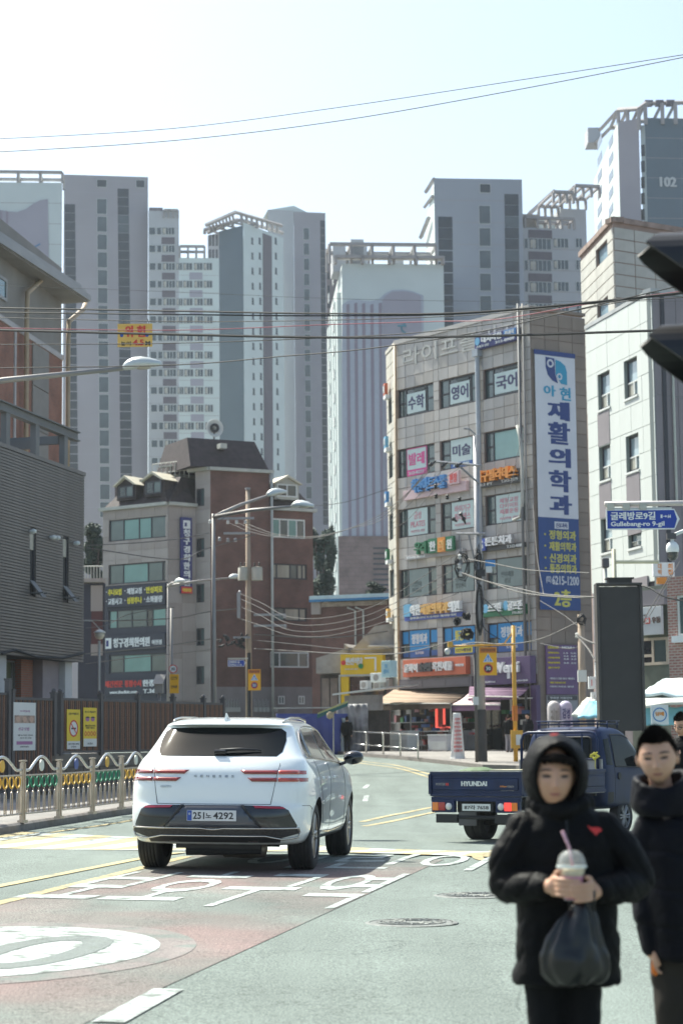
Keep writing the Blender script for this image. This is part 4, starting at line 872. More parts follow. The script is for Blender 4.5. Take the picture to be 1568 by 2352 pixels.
# signs of the mansard building
M_WH = mat('sign_white', (.72, .74, .74), .5, var=.03); M_YL = mat('sign_yellow', (.78, .68, .05), .5, var=.03); M_OR = mat('sign_orange', (.72, .27, .04), .5, var=.05); M_NV = mat('sign_navy', (.03, .035, .16), .5, var=.05); M_RD = mat('sign_red', (.6, .05, .04), .5, var=.05)
SM = [M_WH, M_YL, M_RD, M_NV, M_OR]
b1 = crect(FC, c3, 700, 1268, 1092, 1402)
signboard('dark fascia panel with yellow and white treatment names, between the window rows', FC, b1, -.04, M_NAVY, [('·', .02, .035, .74, .8, 0), ('추나요법', .05, .28, .58, .9, 1), ('·', .33, .345, .74, .8, 0), ('체형교정', .37, .62, .58, .9, 0), ('·', .66, .675, .74, .8, 0), ('만성피로', .69, .96, .58, .9, 1),
    ('·', .02, .035, .28, .34, 0), ('교통사고', .05, .29, .12, .44, 0), ('·', .33, .345, .28, .34, 0), ('성장추나', .37, .62, .12, .44, 1), ('·', .66, .675, .28, .34, 0), ('소화불량', .69, .96, .12, .44, 0)], SM)
def emb(mb, x0, x1, z0, z1, y): mb.box(x0, x1, y-.02, y, z0, z1); 
b2 = crect(FC, c3, 690, 1590, 1092, 1690)
signboard('dark fascia panel with white square emblem and large white clinic name', FC, b2, -.04, M_NAVY, [(emb, .02, .13, .15, .85, 0), ('#', .045, .085, .3, .7, 3, .03), ('청구경희한의원', .16, .76, .2, .82, 0, .03, .06), ('아현점', .79, .95, .28, .6, 0)], SM)
b3 = crect(FC, c3, 690, 1880, 1092, 1985)
signboard('dark fascia panel with red and white lettering, lowest on the mansard building', FC, b3, -.04, M_NAVY, [('체간전문', .02, .32, .5, .92, 2, .03, .05), ('통합수시', .35, .62, .5, .92, 2, .03, .05), ('한종수', .64, .94, .5, .92, 0, .03, .05), ('www.theclinic.com', .1, .55, .1, .3, 0), ('T.365', .65, .9, .08, .34, 0)], SM)
b4 = crect(F2, c3, 1174, 822, 1246, 1320)
vt = [('#', 0, 1, 0, .085, 2, .012), ('아현한의원', .1, .9, .02, .065, 1, .02), (emb, .18, .82, .85, .96, 0), ('#', .3, .5, .88, .93, 3, .03)] + [(ch, .2, .8, .845-.108*(i+1)+.01, .845-.108*i-.004, 0, .02, .06) for i, ch in enumerate('청구경희한의원')]
signboard('tall blue vertical sign with white lettering and orange foot on the beige corner', F2, b4, -.1, M_NV, vt, SM, th=.15)
# small link wall and alley left of mansard building
t = thing('low_shed', 'dark narrow shop front with a pale panel between slatted and mansard buildings', 'building', T(*P2(186, 1500, 105), 0)); s_ = FPX/105
def bx(x0, y0, x1, y1): a = W(x0, y0, 105); b = W(x1, y1, 105); o = W(186, 1500, 105); return (a.x-o.x, b.x-o.x, b.z, a.z)
for (x0, y0, x1, y1, m_, yy, nm) in ((180, 1340, 240, 1620, M_NAVY, 0, 'wall'), (209, 1345, 236, 1404, M_BG, -.06, 'panel'), (210, 1404, 236, 1480, mat('maroon_panel', (.09, .03, .03), .7), -.05, 'panel'), (209, 1480, 236, 1506, M_BG, -.06, 'panel'), (190, 1330, 238, 1338, mat('deck_edge', (.35, .3, .27), .8), -.4, 'deck')):
    a, b, c, d = bx(x0, y0, x1, y1); MB().box(a, b, yy, .3 if nm == 'wall' else yy+.05 if yy > -.3 else 1, 0 if nm == 'wall' else c, d).build(nm, m_, t)
mb = MB(); a, b, c, d = bx(190, 1302, 238, 1330)
for i in range(8): x = a+(b-a)*i/7; mb.tube([(x, -.3, c), (x, -.3, d)], .025, 4)
mb.tube([(a, -.3, d), (b, -.3, d)], .03, 4); mb.build('railing', M_TRIM, t)
# --- low brick house with blue roof edge
FD = Frame(P2(715, 1380, 118), P2(905, 1380, 116)); t = thing('brick_house', 'low brick house with a bright blue roof edge between the mansard and signboard buildings', 'house', FD.M)
zt = FD.at(800, 1384)[1]; MB().box(0, FD.L, 0, 6, 0, zt).build('brick_wall', BRC, t)
h = crect(FD, c4, 930, 1218, 1425, 1242); MB().box(h[0], h[1]+.6, -.5, 6, h[2], h[3]).build('roof', mat('pale_blue_roof', (.45, .58, .62), .6, var=.1), t); h = crect(FD, c4, 930, 1242, 1425, 1258); MB().box(h[0], h[1]+.6, -.52, -.35, h[2], h[3]-.005).build('roof_edge', mat('blue_roof_edge', (.04, .18, .36), .6, var=.1), t)
h = crect(FD, c4, 970, 1258, 1425, 1290); MB().box(h[0], h[1], -.12, 0, h[2], h[3]-.01).build('beam', mat('worn_beam', (.33, .27, .22), .9, var=.35, scale=3), t); h = crect(FD, c4, 930, 1258, 988, 1345); MB().box(h[0], h[1], -.2, 0, h[2], h[3]-.012).build('corner_block', M_BG, t)
for x in (1215, 1268): a, z_ = FD.at(*c4(x, 1400)); MB().tube([(a, -.1, 2), (a, -.1, zt-.5), (a-.5, -.1, zt-.3)], .06, 6).build('downpipe', M_TRIM, t)
# --- yellow shop and sheds
FY = Frame(P2(720, 1540, 103), P2(905, 1540, 101.5)); t = thing('market_shed', 'grey corrugated market shed with patched roof behind the yellow shop sign', 'shed', FY.M)
M_TIN = mat('grey_tin', (.3, .28, .26), .7, .1, var=.2, scale=2); M_DKW = mat('dark_doorway', (.06, .05, .045), .8, var=.3, scale=3)
h = crect(FY, c4, 940, 1640, 1125, 1730); MB().prism([(h[0], h[2]), (h[1], h[2]), (h[1], h[3]+.8), (h[0]+1.8, h[3]+.6), (h[0], h[2]+.8)], 'y', .3, 4).build('front_gable', M_TIN, t, fix=True)
h = crect(FY, c4, 945, 1735, 1125, 2010); MB().box(h[0], h[1], .8, 4, 0, h[3]).build('wall', M_DKW, t)
for k in range(3): a = h[0]+(h[1]-h[0])*(.08+.31*k); MB().box(a, a+(h[1]-h[0])*.27, .72, .799, 1, h[3]-.2).build('door_panel', mat('brown_door', (.2, .16, .14), .8, var=.2), t)
h = crect(FY, c4, 1125, 1560, 1425, 1610); MB().prism([(h[0], h[2]), (h[1]+1, h[2]), (h[1]+1, h[3]+1.3), (h[0]+1.6, h[3]+1.1)], 'y', .5, 5).build('roof', M_TIN, t, fix=True); h = crect(FY, c4, 1320, 1500, 1425, 1560); MB().hexa([(h[0]-.3, .2, h[2]), (h[1]+.5, .2, h[2]), (h[1]+.5, 3, h[2]+.4), (h[0]-.3, 3, h[2]+.4)], [(h[0]-.3, .2, h[2]+.1), (h[1]+.5, .2, h[2]+.1), (h[1]+.5, 3, h[3]), (h[0]-.3, 3, h[3])]).build('roof_sheet', mat('tin_light', (.42, .42, .42), .5, .3), t, fix=True)
M_SY = mat('shop_yellow', (.74, .48, .015), .6, var=.05); t = thing('yellow_shop', 'small shop with a bright yellow sign box, yellow column and dark window', 'shop', FY.M)
h = crect(FY, c4, 1127, 1605, 1400, 1752); a, b, c, d = h
MB().box(a, b, -.3, .25, c, d).build('sign_box', M_SY, t); MB().box(a, a+.42, -.28, .2, 1.2, c-.003).build('column', M_SY, t); MB().box(a+.42, b, -.1, .3, c-1.0, c-.004).build('window', M_GK, t); MB().box(a+.42, b, -.08, .3, .5, c-1.001).build('wall', M_TIN, t); MB().box(a-.02, b, -.34, -.301, c, c+.1).box(a-.1, a-.02, -.34, -.05, 1.2, c+.1).build('edge_strip', M_TRIM, t)
w_ = b-a; hh = d-c; mb = MB(); mb.text('현선식당', a+w_*.12, a+w_*.54, c+hh*.52, c+hh*.84, -.301, .06, .04); mb.text('정성을 담은 밥상', a+w_*.1, a+w_*.42, c+hh*.3, c+hh*.36, -.301, .02, .02); mb.box(a+w_*.58, a+w_*.86, -.33, -.301, c+hh*.78, c+hh*.84).box(a+w_*.82, a+w_*.86, -.33, -.301, c+hh*.22, c+hh*.779); mb.build('lettering', M_WH, t)
MB().lathe([(.001, -.36), (.12, -.34), (.13, -.301)], 12, (a+w_*.07, 0, c+hh*.62), 'y').build('red_mark', M_RD, t); MB().lathe([(.001, -.37), (.13, -.36), (.14, -.301)], 10, (a+w_*.49, 0, c+hh*.45), 'y').build('leaf_mark', mat('sign_green', (.03, .22, .08), .5, var=.1), t)
# --- signboard building
GA_, GB_ = P2(908, 793, 100.2), P2(1216, 709, 92)
F = FS_ = Frame(GA_, GB_); FR = Frame(GB_, P2(1342, 727, 93.8)); FL = Frame(P2(887, 812, 102.9), GA_)
t = TB = thing('signboard_building', 'six-storey stone-tiled building covered in shop signs, centre right', 'building', F.M)
MR, ML = F.I @ FR.M, F.I @ FL.M; zt = F.at(908, 793)[1]; zt = (zt+F.at(1216, 709)[1])/2
rowsw = [(c5, ((145, 383, 520, 706), (420, 668, 453, 640), (710, 960, 380, 583))), (c5, ((145, 390, 908, 1100), (427, 680, 855, 1052), (715, 975, 806, 1003))), (c5, ((152, 395, 1312, 1490), (430, 690, 1262, 1460), (722, 1000, 1222, 1425))),
         (c6, ((160, 403, 137, 325), (438, 690, 105, 300), (730, 1012, 85, 283))), (c6, ((165, 405, 535, 722), (440, 695, 522, 715), (735, 1025, 510, 712)))]
holes = []
for c, r in rowsw:
    # one sill and head line per storey, taken from the measured windows
    L_ = [crect(F, c, x0, y0, x1, y1) for x0, x1, y0, y1 in r]; zs0 = sum(q[2] for q in L_)/3; zs1 = sum(q[3] for q in L_)/3
    holes.append([(q[0], q[1], zs0, zs1) for q in L_])
hf = [h for r in holes for h in r]; zgd = F.at(1000, 1560)[1]
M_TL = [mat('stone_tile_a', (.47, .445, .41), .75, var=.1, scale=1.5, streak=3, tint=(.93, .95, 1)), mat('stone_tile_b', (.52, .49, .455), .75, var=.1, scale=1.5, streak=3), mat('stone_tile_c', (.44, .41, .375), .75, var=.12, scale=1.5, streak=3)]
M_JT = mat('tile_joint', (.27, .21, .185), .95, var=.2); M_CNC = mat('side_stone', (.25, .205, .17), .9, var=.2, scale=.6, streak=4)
mb = MB(); wall(mb, 0, F.L, zgd, zt, hf, .25); mb.build('wall', M_JT, t)
MB().box(.1, F.L-.1, .3, .45, .5, zt-.1).build('inner_wall', M_FD, t)
zs = [zgd]; z_ = zgd
# tile courses lined up with the window heads and sills
for r in reversed(holes):
    k = max(1, round((r[0][2]-zs[-1])/.62)); zs += lin(zs[-1], r[0][2], k)[1:]; zs += lin(r[0][2], r[0][3], 3)[1:]
zs += lin(zs[-1], zt, max(1, round((zt-zs[-1])/.62)))[1:]
hs_ = holes[2]; xs_ = [0, hs_[0][0]] + lin(hs_[0][0], hs_[0][1], 4)[1:] + [hs_[1][0]] + lin(hs_[1][0], hs_[1][1], 4)[1:] + [hs_[2][0]] + lin(hs_[2][0], hs_[2][1], 4)[1:] + [F.L]
xs_ = sorted(set(round(x, 3) for x in xs_))
tiles(t, Matrix(), xs_, zs, hf, M_TL, gap=.03, th=.03, name='stone_tile')
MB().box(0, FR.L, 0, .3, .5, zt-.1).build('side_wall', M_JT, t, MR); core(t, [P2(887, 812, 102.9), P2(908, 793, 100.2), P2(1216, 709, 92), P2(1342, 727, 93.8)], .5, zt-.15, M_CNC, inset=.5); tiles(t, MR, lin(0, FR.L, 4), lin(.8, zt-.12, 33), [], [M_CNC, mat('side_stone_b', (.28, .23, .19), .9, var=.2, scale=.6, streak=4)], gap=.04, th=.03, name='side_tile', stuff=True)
M_LS = mat('left_side_stone', (.44, .42, .37), .8, var=.1, scale=1)
hl = [crect(FL, lambda x, y: (x, y), x0, y0, x1, y1) for x0, y0, x1, y1 in ((893, 915, 901, 973), (894, 1044, 903, 1098), (895, 1180, 904, 1240), (896, 1308, 906, 1372), (898, 1445, 907, 1505))]
mb = MB(); wall(mb, 0, FL.L, .5, zt-.02, hl, .2); mb.build('side_wall', M_LS, t, ML); MB().box(0.02, FL.L-.02, .25, .4, .5, zt-.05).build('inner_wall', M_FD, t, ML); tiles(t, ML, lin(0, FL.L, 2), lin(.8, zt-.05, 30), hl, [M_LS], gap=.04, th=.03, name='side_tile', stuff=True)
for h in hl: window(t, ML @ T(h[0], .05, h[2]), h[1]-h[0], h[3]-h[2], M_FD, cols=(.5,), panes=(0, 3), gl=GLS, t=.07)
MB().box(-.05, F.L, -.08, .25, zt+.002, zt+.22).build('parapet_cap', M_TL[1], t); MB().box(0, FR.L, -.06, .3, zt+.004, zt+.15).build('parapet_cap', M_CNC, t, MR); MB().box(0, FL.L-.03, -.06, .3, zt+.003, zt+.2).build('parapet_cap', M_LS, t, ML)
M_PSH = mat('poster_pale', (.55, .66, .64), .5, var=.04); M_PK = mat('poster_pink', (.66, .08, .28), .5, var=.05); M_PB = mat('poster_blue', (.02, .24, .55), .5, var=.06); M_PNV = mat('poster_ink_navy', (.05, .05, .13), .5, var=0); M_PRD = mat('poster_ink_rose', (.6, .2, .27), .5, var=0); M_TQ = mat('frosted_film', (.19, .24, .235), .35, var=.1)
PS = [M_PSH, M_PNV, M_PK, M_PB, M_WH, M_YL, M_PRD, M_TQ, mat('poster_ink_grey', (.1, .12, .12), .6, var=0), mat('poster_deep_blue', (.03, .1, .32), .5, var=.05)]
post_ = {(0, 0): ('w', '수학'), (0, 1): ('w', '영어'), (0, 2): ('w', '국어'), (1, 0): ('p', '발레'), (1, 1): ('m', '미술'), (2, 0): ('r', '금성\nPILATES'), (2, 1): ('r', '바이기구\n필라테스'), (2, 2): ('r', '체형교정\n다이어트\n재활운동'), (3, 0): ('t', '수업안내\n아이마음'), (3, 1): ('t', '심리상담\n발달센터'), (3, 2): ('t', '언어재활\n상담'), (4, 0): ('b', '정형외과'), (4, 1): ('y', '통증의학'), (4, 2): ('b', '정형외과')}
for i, r in enumerate(holes):
    for j, h in enumerate(r):
        w_, hh = h[1]-h[0], h[3]-h[2]; cl = ((.2, .78), (.22, .82), (.2, .86))[j] if i else ((.2, .77), (.22, .8), (.22, .93))[j]
        f = window(t, T(h[0], .08, h[2]), w_, hh, M_FD, cols=cl, rows={0: .5, 2: .5}, panes=(0, 1 if (i, j) == (1, 2) else 3, 0), gl=[M_GL, mat('teal_blind', (.26, .44, .42), .3, var=.06, scale=2), M_GC, M_GK], t=.08)
        if (i, j) not in post_: continue
        k, s = post_[(i, j)]; a, b = cl[0]*w_+.06, cl[1]*w_-.06; mb = MB(); B = lambda x0, x1, z0, z1, m, y=.0: mb.box(a+(b-a)*x0, a+(b-a)*x1, y-.012, y, hh*z0, hh*z1, m)
        X = lambda x: a+(b-a)*x
        if k == 'w': B(.02, .98, .1, .8, 0); mb.text(s, X(.08), X(.92), hh*.22, hh*.7, -.013, .035, .01, 1); B(.35, .95, .85, .92, 8)
        if k == 'p': B(.0, 1, .02, .98, 2); B(.04, .96, .24, .94, 0, -.013); mb.text(s, X(.1), X(.9), hh*.38, hh*.8, -.026, .04, .01, 2); mb.text('313-8277', X(.1), X(.85), hh*.07, hh*.17, -.013, .03, .01, 0)
        if k == 'm': B(.0, 1, .02, .98, 0); B(.0, 1, .02, .2, 9, -.013); mb.text(s, X(.08), X(.92), hh*.4, hh*.78, -.013, .035, .01, 1); mb.text('313-1000', X(.1), X(.85), hh*.07, hh*.17, -.026, .03, .01, 0)
        if k == 'r': B(.01, .99, .04, .96, 0); mb.text(s, X(.15), X(.86), hh*.32, hh*.85, -.013, .01, .01, 6); mb.text('여성전용 상담', X(.15), X(.85), hh*.13, hh*.22, -.013, .0, .01, 6)
        if k == 't': B(.01, .99, .03, .97, 7); mb.text(s, X(.15), X(.62), hh*.15, hh*.55, -.013, .0, .01, 8)
        if k in 'by': B(.0, 1, .03, .97, 3); B(.0, 1, .03, .28, 9, -.013); mb.text(s, X(.1), X(.9), hh*.5, hh*.86, -.014, .05, .01, 4 if k == 'b' else 5); (mb.text('도수치료', X(.3), X(.72), hh*.13, hh*.23, -.028, .02, .01, 4) if k == 'b' else (B(.1, .9, .08, .28, 5, -.014), mb.text('CCTV촬영중', X(.15), X(.85), hh*.12, hh*.24, -.028, .02, .01, 1)))
        o = mb.build('poster', PS, f, T(0, -.004, 0))
        if k in 'by':
            for q in (0, 1):
                x0, x1 = ((0.06, cl[0]*w_-.06), (cl[1]*w_+.06, w_-.06))[q]; MB().box(x0, x1, .0, .02, hh*.52, hh*.95).build('film', PS[3], f); MB().box(x0, x1, .0, .02, hh*.06, hh*.25).build('film', PS[9], f)
# pipes at the right corner and down the middle
for px_, r_, m_, y_ in ((1207, .06, M_TIN, -.22), (1216, .05, M_TIN, -.2), (1211, .06, M_ST, -.35)): a = F.at(px_, 1150)[0]; MB().tube([(a, y_, .8), (a, y_, zt+.3)], r_, 8).build('pipe', m_, t, smooth=True)
a, z_ = F.at(1102, 820); MB().tube([(a, -.18, 3.5), (a, -.18, z_-.1), (a, -.18, z_)], .12, 8).box(a-.2, a+.2, -.35, -.0, z_, z_+.35).build('downpipe', mat('pipe_blue_grey', (.38, .42, .46), .6, var=.1), t, smooth=False)
a = F.at(*c5(140, 900))[0]; MB().tube([(.12, -.15, 3), (.12, -.15, zt)], .07, 8).build('pipe', M_PIPE, t, smooth=True)
mb = MB(); pts = [F.at(*c5(x, y)) for x, y in ((965, 780), (985, 860), (1000, 1050), (1000, 1280), (985, 1380), (940, 1400))]; mb.tube([(x, -.35, z) for x, z in pts], .08, 8); mb.build('duct', M_TRIM, t, smooth=True)
# faint raised name on the parapet
a, z0_ = F.at(*c5(185, 385)); b = F.at(*c5(955, 100))[0]; zc_ = F.at(*c5(220, 385))[1]
zc_ = F.at(*c5(222, 385))[1]; zd_ = F.at(*c5(222, 270))[1]; MB().text('라이프플라자', a, b, zc_, zd_, -.03, .0, .04).build('raised_lettering', mat('raised_letter_stone', (.50, .50, .47), .7, var=.08), t)
def lrect(cf, xl, xr, ytl, ybl, Fq=F):  # sign box from its left edge heights
    a, b_ = cf(xl, ytl), cf(xl, ybl); x0, zt_ = Fq.at(*a); z0 = Fq.at(*b_)[1]; c_ = cf(xr, (ytl+ybl)/2); return (x0, Fq.at(*c_)[0], z0, zt_)
def S(label, cf, xl, xr, ytl, ybl, base, prints, mats, th=.25, yl=-.06, F_=None): return signboard(label, F_ or F, lrect(cf, xl, xr, ytl, ybl, F_ or F), yl, base, prints, mats, th)
M_SG = mat('sign_dark_grey', (.06, .06, .065), .5, var=.05); M_GN = mat('sign_green_dark', (.02, .16, .07), .5, var=.08); M_PKP = mat('sign_pale_pink', (.62, .45, .46), .5, var=.05); M_LB = mat('sign_letter_blue', (.05, .22, .5), .4, var=.05); M_VI = mat('sign_violet', (.085, .05, .13), .5, var=.06); M_SO = mat('sign_orange_red', (.55, .13, .06), .5, var=.08); M_SV = mat('letter_silver', (.6, .6, .62), .35, .3, var=.05); M_BL2 = mat('sign_royal_blue', (.05, .09, .38), .5, var=.05); M_GD = mat('letter_gold', (.72, .42, .12), .4, var=.05); M_LIB = mat('sign_light_blue', (.15, .4, .6), .5, var=.05)
SS = [M_WH, M_YL, M_RD, M_NV, M_OR, M_LB, M_SV, M_GN, M_PKP, M_GD, M_LIB, M_VI, M_SG, M_BL2]
def disc(mb, x0, x1, z0, z1, y): mb.prism([((x0+x1)/2+(x1-x0)/2*math.cos(k*math.pi/8), (z0+z1)/2+(z1-z0)/2*math.sin(k*math.pi/8)) for k in range(16)], 'y', y-.03, y)
S('navy sign with round emblem and white lettering, highest at the right corner', c5, 680, 958, 205, 285, M_NV, [(disc, .02, .13, .3, .95, 10), ('대치다함', .17, .66, .4, .95, 0, .04, .05), ('#', .7, .98, .45, .98, 5, .01), ('전과목', .73, .95, .55, .9, 0, .03), ('312-0909', .5, .95, .08, .3, 0), ('초중고 전문', .05, .35, .08, .28, 0)], SS)
S('dark sign with thick orange letters naming the pilates studio', c5, 706, 980, 1105, 1190, M_SG, [('기구필라테스', .0, .97, .35, 1.25, 4, .22, .07), ('1:1 PT', .05, .35, .1, .3, 0), ('T.312-7979', .55, .95, .12, .34, 0)], SS)
S('pale pink sign with blue raised letters, left of the utility pole', c5, 205, 622, 1210, 1272, M_PKP, [('하얀아트스쿨', .18, .72, .55, 2.0, 5, .2, .08), ('#', .76, .92, .8, 2.1, 8, .15), ('원장', .78, .9, .95, 1.9, 2, .16)], SS, th=.2)
S('green and orange sign of the oriental clinic above a grey trough', c5, 215, 600, 1635, 1665, mat('trough_grey', (.36, .34, .33), .6), [('#', .45, .62, .8, 3.9, 7, .15), ('#', .62, .75, .8, 3.9, 4, .17), ('#', .75, .88, .8, 3.9, 7, .15), ('우리', .22, .43, .9, 3.6, 7, .2, .08), ('한', .48, .59, 1.2, 3.3, 0, .18), ('의', .64, .73, 1.2, 3.3, 9, .2), ('원', .77, .86, 1.2, 3.3, 0, .18), ('Wooree Medical', .04, .36, .2, .8, 0)], SS, th=.2)
S('black sign with blue square and silver letters above the fourth storey windows', c5, 706, 1005, 1580, 1610, M_SG, [('#', .0, .17, .2, 2.8, 13, .12), ('G', .04, .13, .6, 2.3, 0, .14), ('튼튼치과', .19, .8, 1.0, 2.9, 6, .2, .08), ('T.312-4188', .62, .96, .1, .75, 0, .03)], SS, th=.2)
S('long clinic sign with white and gold letters on a blue-violet base', c6, 215, 598, 465, 495, M_BL2, [('#', .02, .13, .9, 3.6, 10, .12), ('아현', .15, .33, 1.0, 3.3, 0, .2, .08), ('재활의학과', .33, .8, 1.0, 3.3, 9, .2, .08), ('의원', .8, 1.0, 1.0, 3.3, 0, .2, .08), ('통증클리닉 도수치료 체외충격파', .1, .9, .25, .75, 0)], SS, th=.2)
S('green screen golf sign with white letters, right of the utility pole', c6, 725, 1010, 405, 470, M_GN, [('스크린', .17, .48, .45, 1.35, 0, .12, .06), ('골프존', .63, .98, .45, 1.35, 0, .12, .06), (disc, .02, .15, .4, 1.3, 10), (disc, .5, .61, .5, 1.45, 10), ('713-3637', .7, .95, .08, .35, 0)], SS, th=.2)
S('orange sign with silver and black letters above the brown awning', c6, 215, 628, 750, 862, M_SO, [('윤화여', .04, .27, .25, .75, 6, .12, .07), ('술앤밥', .29, .49, .25, .78, 12, .12, .08), ('옥천재물', .5, .82, .25, .78, 6, .12, .07), ('아현본점', .84, .97, .45, .6, 0)], SS, th=.3)
S('violet coffee shop fascia with large white italic letters', c6, 735, 1062, 740, 915, M_VI, [('TheVenti', .05, .8, .42, .82, 0, .12, .05), ('COFFEE & BEVERAGE', .02, .3, .08, .14, 0), ('OPEN 08:00', .72, .95, .08, .14, 0), ('#', .56, .62, .2, .45, 6, .08)], SS, th=.35, yl=-.1)
# small blade signs on the sunny left side
for i, (y0, y1, m_, lb) in enumerate(((880, 920, M_SO, 'small red-lettered blade sign, highest on the sunlit narrow side'), (1003, 1042, M_LIB, 'small pale blue blade sign, second from the top on the narrow side'), (1130, 1168, M_LB, 'small blue blade sign, third from the top on the narrow side'), (1262, 1300, M_GN, 'small green and brown blade sign, fourth from the top on the narrow side'), (1398, 1432, M_GD, 'small gold and navy blade sign, lowest on the narrow side'))):
    z1_ = FL.at(892, y0)[1]; z0_ = FL.at(892, y1)[1]; tt = thing('blade_sign', lb, 'sign', FL.M @ T(.6, -.05, z0_), 'blade signs on the narrow side'); MB().box(0, .6, -.25, 0, .0, .2).build('base', M_WH, tt); MB().box(.05, .55, -.26, -.1, .201, z1_-z0_-.1).build('box', m_, tt); MB().text(('독서실', '수학', '영어', '한의원', '재활')[i],   .1, .5, .3, z1_-z0_-.2, -.261, .05, .03).build('lettering', M_WH, tt)
# tall banner on the right face
a, zt_ = FR.at(1223, 803); b = FR.at(1314, 803)[0]; z0_ = FR.at(1281, 1402)[1]; zm = FR.at(1270, 1190)[1]
tt = thing('hanging_banner', 'tall white and blue clinic banner hung on the right face of the signboard building', 'banner', FR.M @ T(a, -.12, z0_)); w_ = b-a; H_ = zt_-z0_; hm = zm-z0_
M_BW = mat('banner_white', (.62, .64, .68), .6, var=.04, scale=1); M_BB = mat('banner_blue', (.015, .06, .22), .6, var=.06, scale=1); M_NB = mat('banner_navy_ink', (.02, .05, .2), .6, var=0); M_SB = mat('banner_sky_ink', (.03, .3, .48), .6, var=0)
MB().box(0, w_, -.03, 0, hm, H_-.22).build('white_panel', M_BW, tt); MB().box(-.02, w_+.02, -.05, .02, H_-.219, H_).build('top_bar', M_NB, tt); MB().box(0, w_, -.03, 0, 0, hm-.001).build('blue_panel', M_BB, tt)
cz = lambda y, c=c5: FR.at(1268, c(0, y)[1])[1]-z0_
cx = lambda x: (x-1040)/(1300-1040)*w_
mb = MB(); n_ = lambda pts, m: mb.prism([(cx(x), cz(y)) for x, y in pts], 'y', -.045, -.031, m)
n_([(1108, 335), (1165, 340), (1168, 440), (1185, 500), (1150, 485), (1120, 450), (1108, 400)], 0); n_([(1172, 345), (1205, 355), (1235, 380), (1245, 420), (1245, 505), (1205, 500), (1172, 440)], 1)
for (x, y, r_) in ((1137, 375, 22), (1195, 455, 18)): mb.lathe([(r_/260*w_, -.05), (r_/260*w_, -.06), (r_/260*w_*.55, -.06), (r_/260*w_*.55, -.05)], 20, (cx(x), 0, cz(y)), 'y', 2)
mb.build('emblem', [M_NB, M_SB, M_BW], tt, fix=True)
mb = MB()
mb.text('아', cx(1090), cx(1170), cz(590), cz(518), -.031, .035, .012, 1); mb.text('현', cx(1195), cx(1268), cz(608), cz(522), -.031, .035, .012, 1)
for ch, y0, y1 in (('재', 620, 742), ('활', 755, 900), ('의', 925, 1050), ('학', 1070, 1212), ('과', 1232, 1360)): mb.text(ch, cx(1112), cx(1258), cz(y1), cz(y0), -.031, .055, .012, 0)
mb.box(cx(1142), cx(1232), -.045, -.031, cz(1455), cz(1408), 2); mb.text('진료과목', cx(1150), cx(1224), cz(1448), cz(1416), -.046, .02, .01, 0)
for s, y in (('정형외과', 1495), ('재활의학과', 1570), ('신경외과', 1648), ('통증의학과', 1716)): mb.text(s, cx(1105), cx(1280), cz(y+30), cz(y-30), -.031, .03, .012, 3); mb.lathe([(.05, -.045), (.05, -.031)], 8, (cx(1080), 0, cz(y)), 'y', 3); mb.box(cx(1078)-.04, cx(1078)+.04, -.05, -.031, cz(y)-.04, cz(y)+.04, 3)
mb.text('(02)', cx(1080), cx(1112), cz(248, c6), cz(200, c6), -.031, .02, .012, 2); mb.text('6215-1200', cx(1118), cx(1292), cz(255, c6), cz(195, c6), -.031, .025, .012, 2); mb.text('2층', cx(1130), cx(1240), cz(400, c6), cz(285, c6), -.031, .05, .012, 3)
mb.build('lettering', [M_NB, M_SB, M_BW, mat('banner_yellow_ink', (.6, .56, .12), .6, var=0)], tt)
# violet price board at street level on the right face
bb = crect(FR, c6, 1105, 650, 1308, 975); M_VB = mat('board_violet', (.155, .09, .2), .6, var=.08)
pr = [('COFFEE', .05, .4, .92, .97, 1), ('MENU', .5, .9, .92, .97, 0)] + [(s, .05, .42, z_, z_+.035, 1) for s, z_ in (('아메리카노', .82), ('카페라떼', .72), ('바닐라라떼', .62), ('콜드브루', .52))] + [(s, .55, .95, z_, z_+.03, 0) for s, z_ in (('1.5  2.0', .82), ('2.5  3.0', .76), ('2.8  3.3', .7), ('3.0  3.5', .62))] + [('아이스크림 빙수 에이드', .1, .9, .3, .34, 0), ('매일 오전 8시 오픈', .1, .6, .22, .255, 1), ('테이크아웃 환영', .1, .85, .14, .175, 0)]
signboard('tall violet drinks menu board on the right face at street level', FR, bb, -.08, M_VB, pr, SS, th=.1)
bb = crect(FR, c6, 1110, 980, 1310, 1160); signboard('grey and white notice board under the violet menu board', FR, bb, -.08, mat('board_grey', (.33, .33, .35), .6, var=.1), [('#', .02, .98, .82, .98, 12), ('주차장 이용안내', .08, .8, .86, .94, 0)], SS)
# --- white building at right
FG = Frame(P2(1345, 757, 78.6), P2(1496, 670, 72)); FG2 = Frame(P2(1496, 670, 72), P2(1600, 664, 73.2)); c7 = lambda x, y: (1293.6+x/2.223, 627.2+y/2.223)
t = thing('white_building', 'white-panelled building with dark-framed windows and a grey right face', 'building', FG.M); MG2 = FG.I @ FG2.M
hg = [crect(FG, c7, *q) for q in ((178, 505, 240, 690), (312, 435, 380, 632), (185, 880, 243, 1055), (322, 823, 388, 1010), (193, 1250, 252, 1425), (332, 1320, 400, 1400))]
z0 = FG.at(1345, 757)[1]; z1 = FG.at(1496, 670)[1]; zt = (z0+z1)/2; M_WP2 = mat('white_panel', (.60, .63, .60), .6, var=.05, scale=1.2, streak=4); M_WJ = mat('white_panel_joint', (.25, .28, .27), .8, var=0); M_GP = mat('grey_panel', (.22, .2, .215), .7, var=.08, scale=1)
zlow = FG.at(1420, 1352)[1]
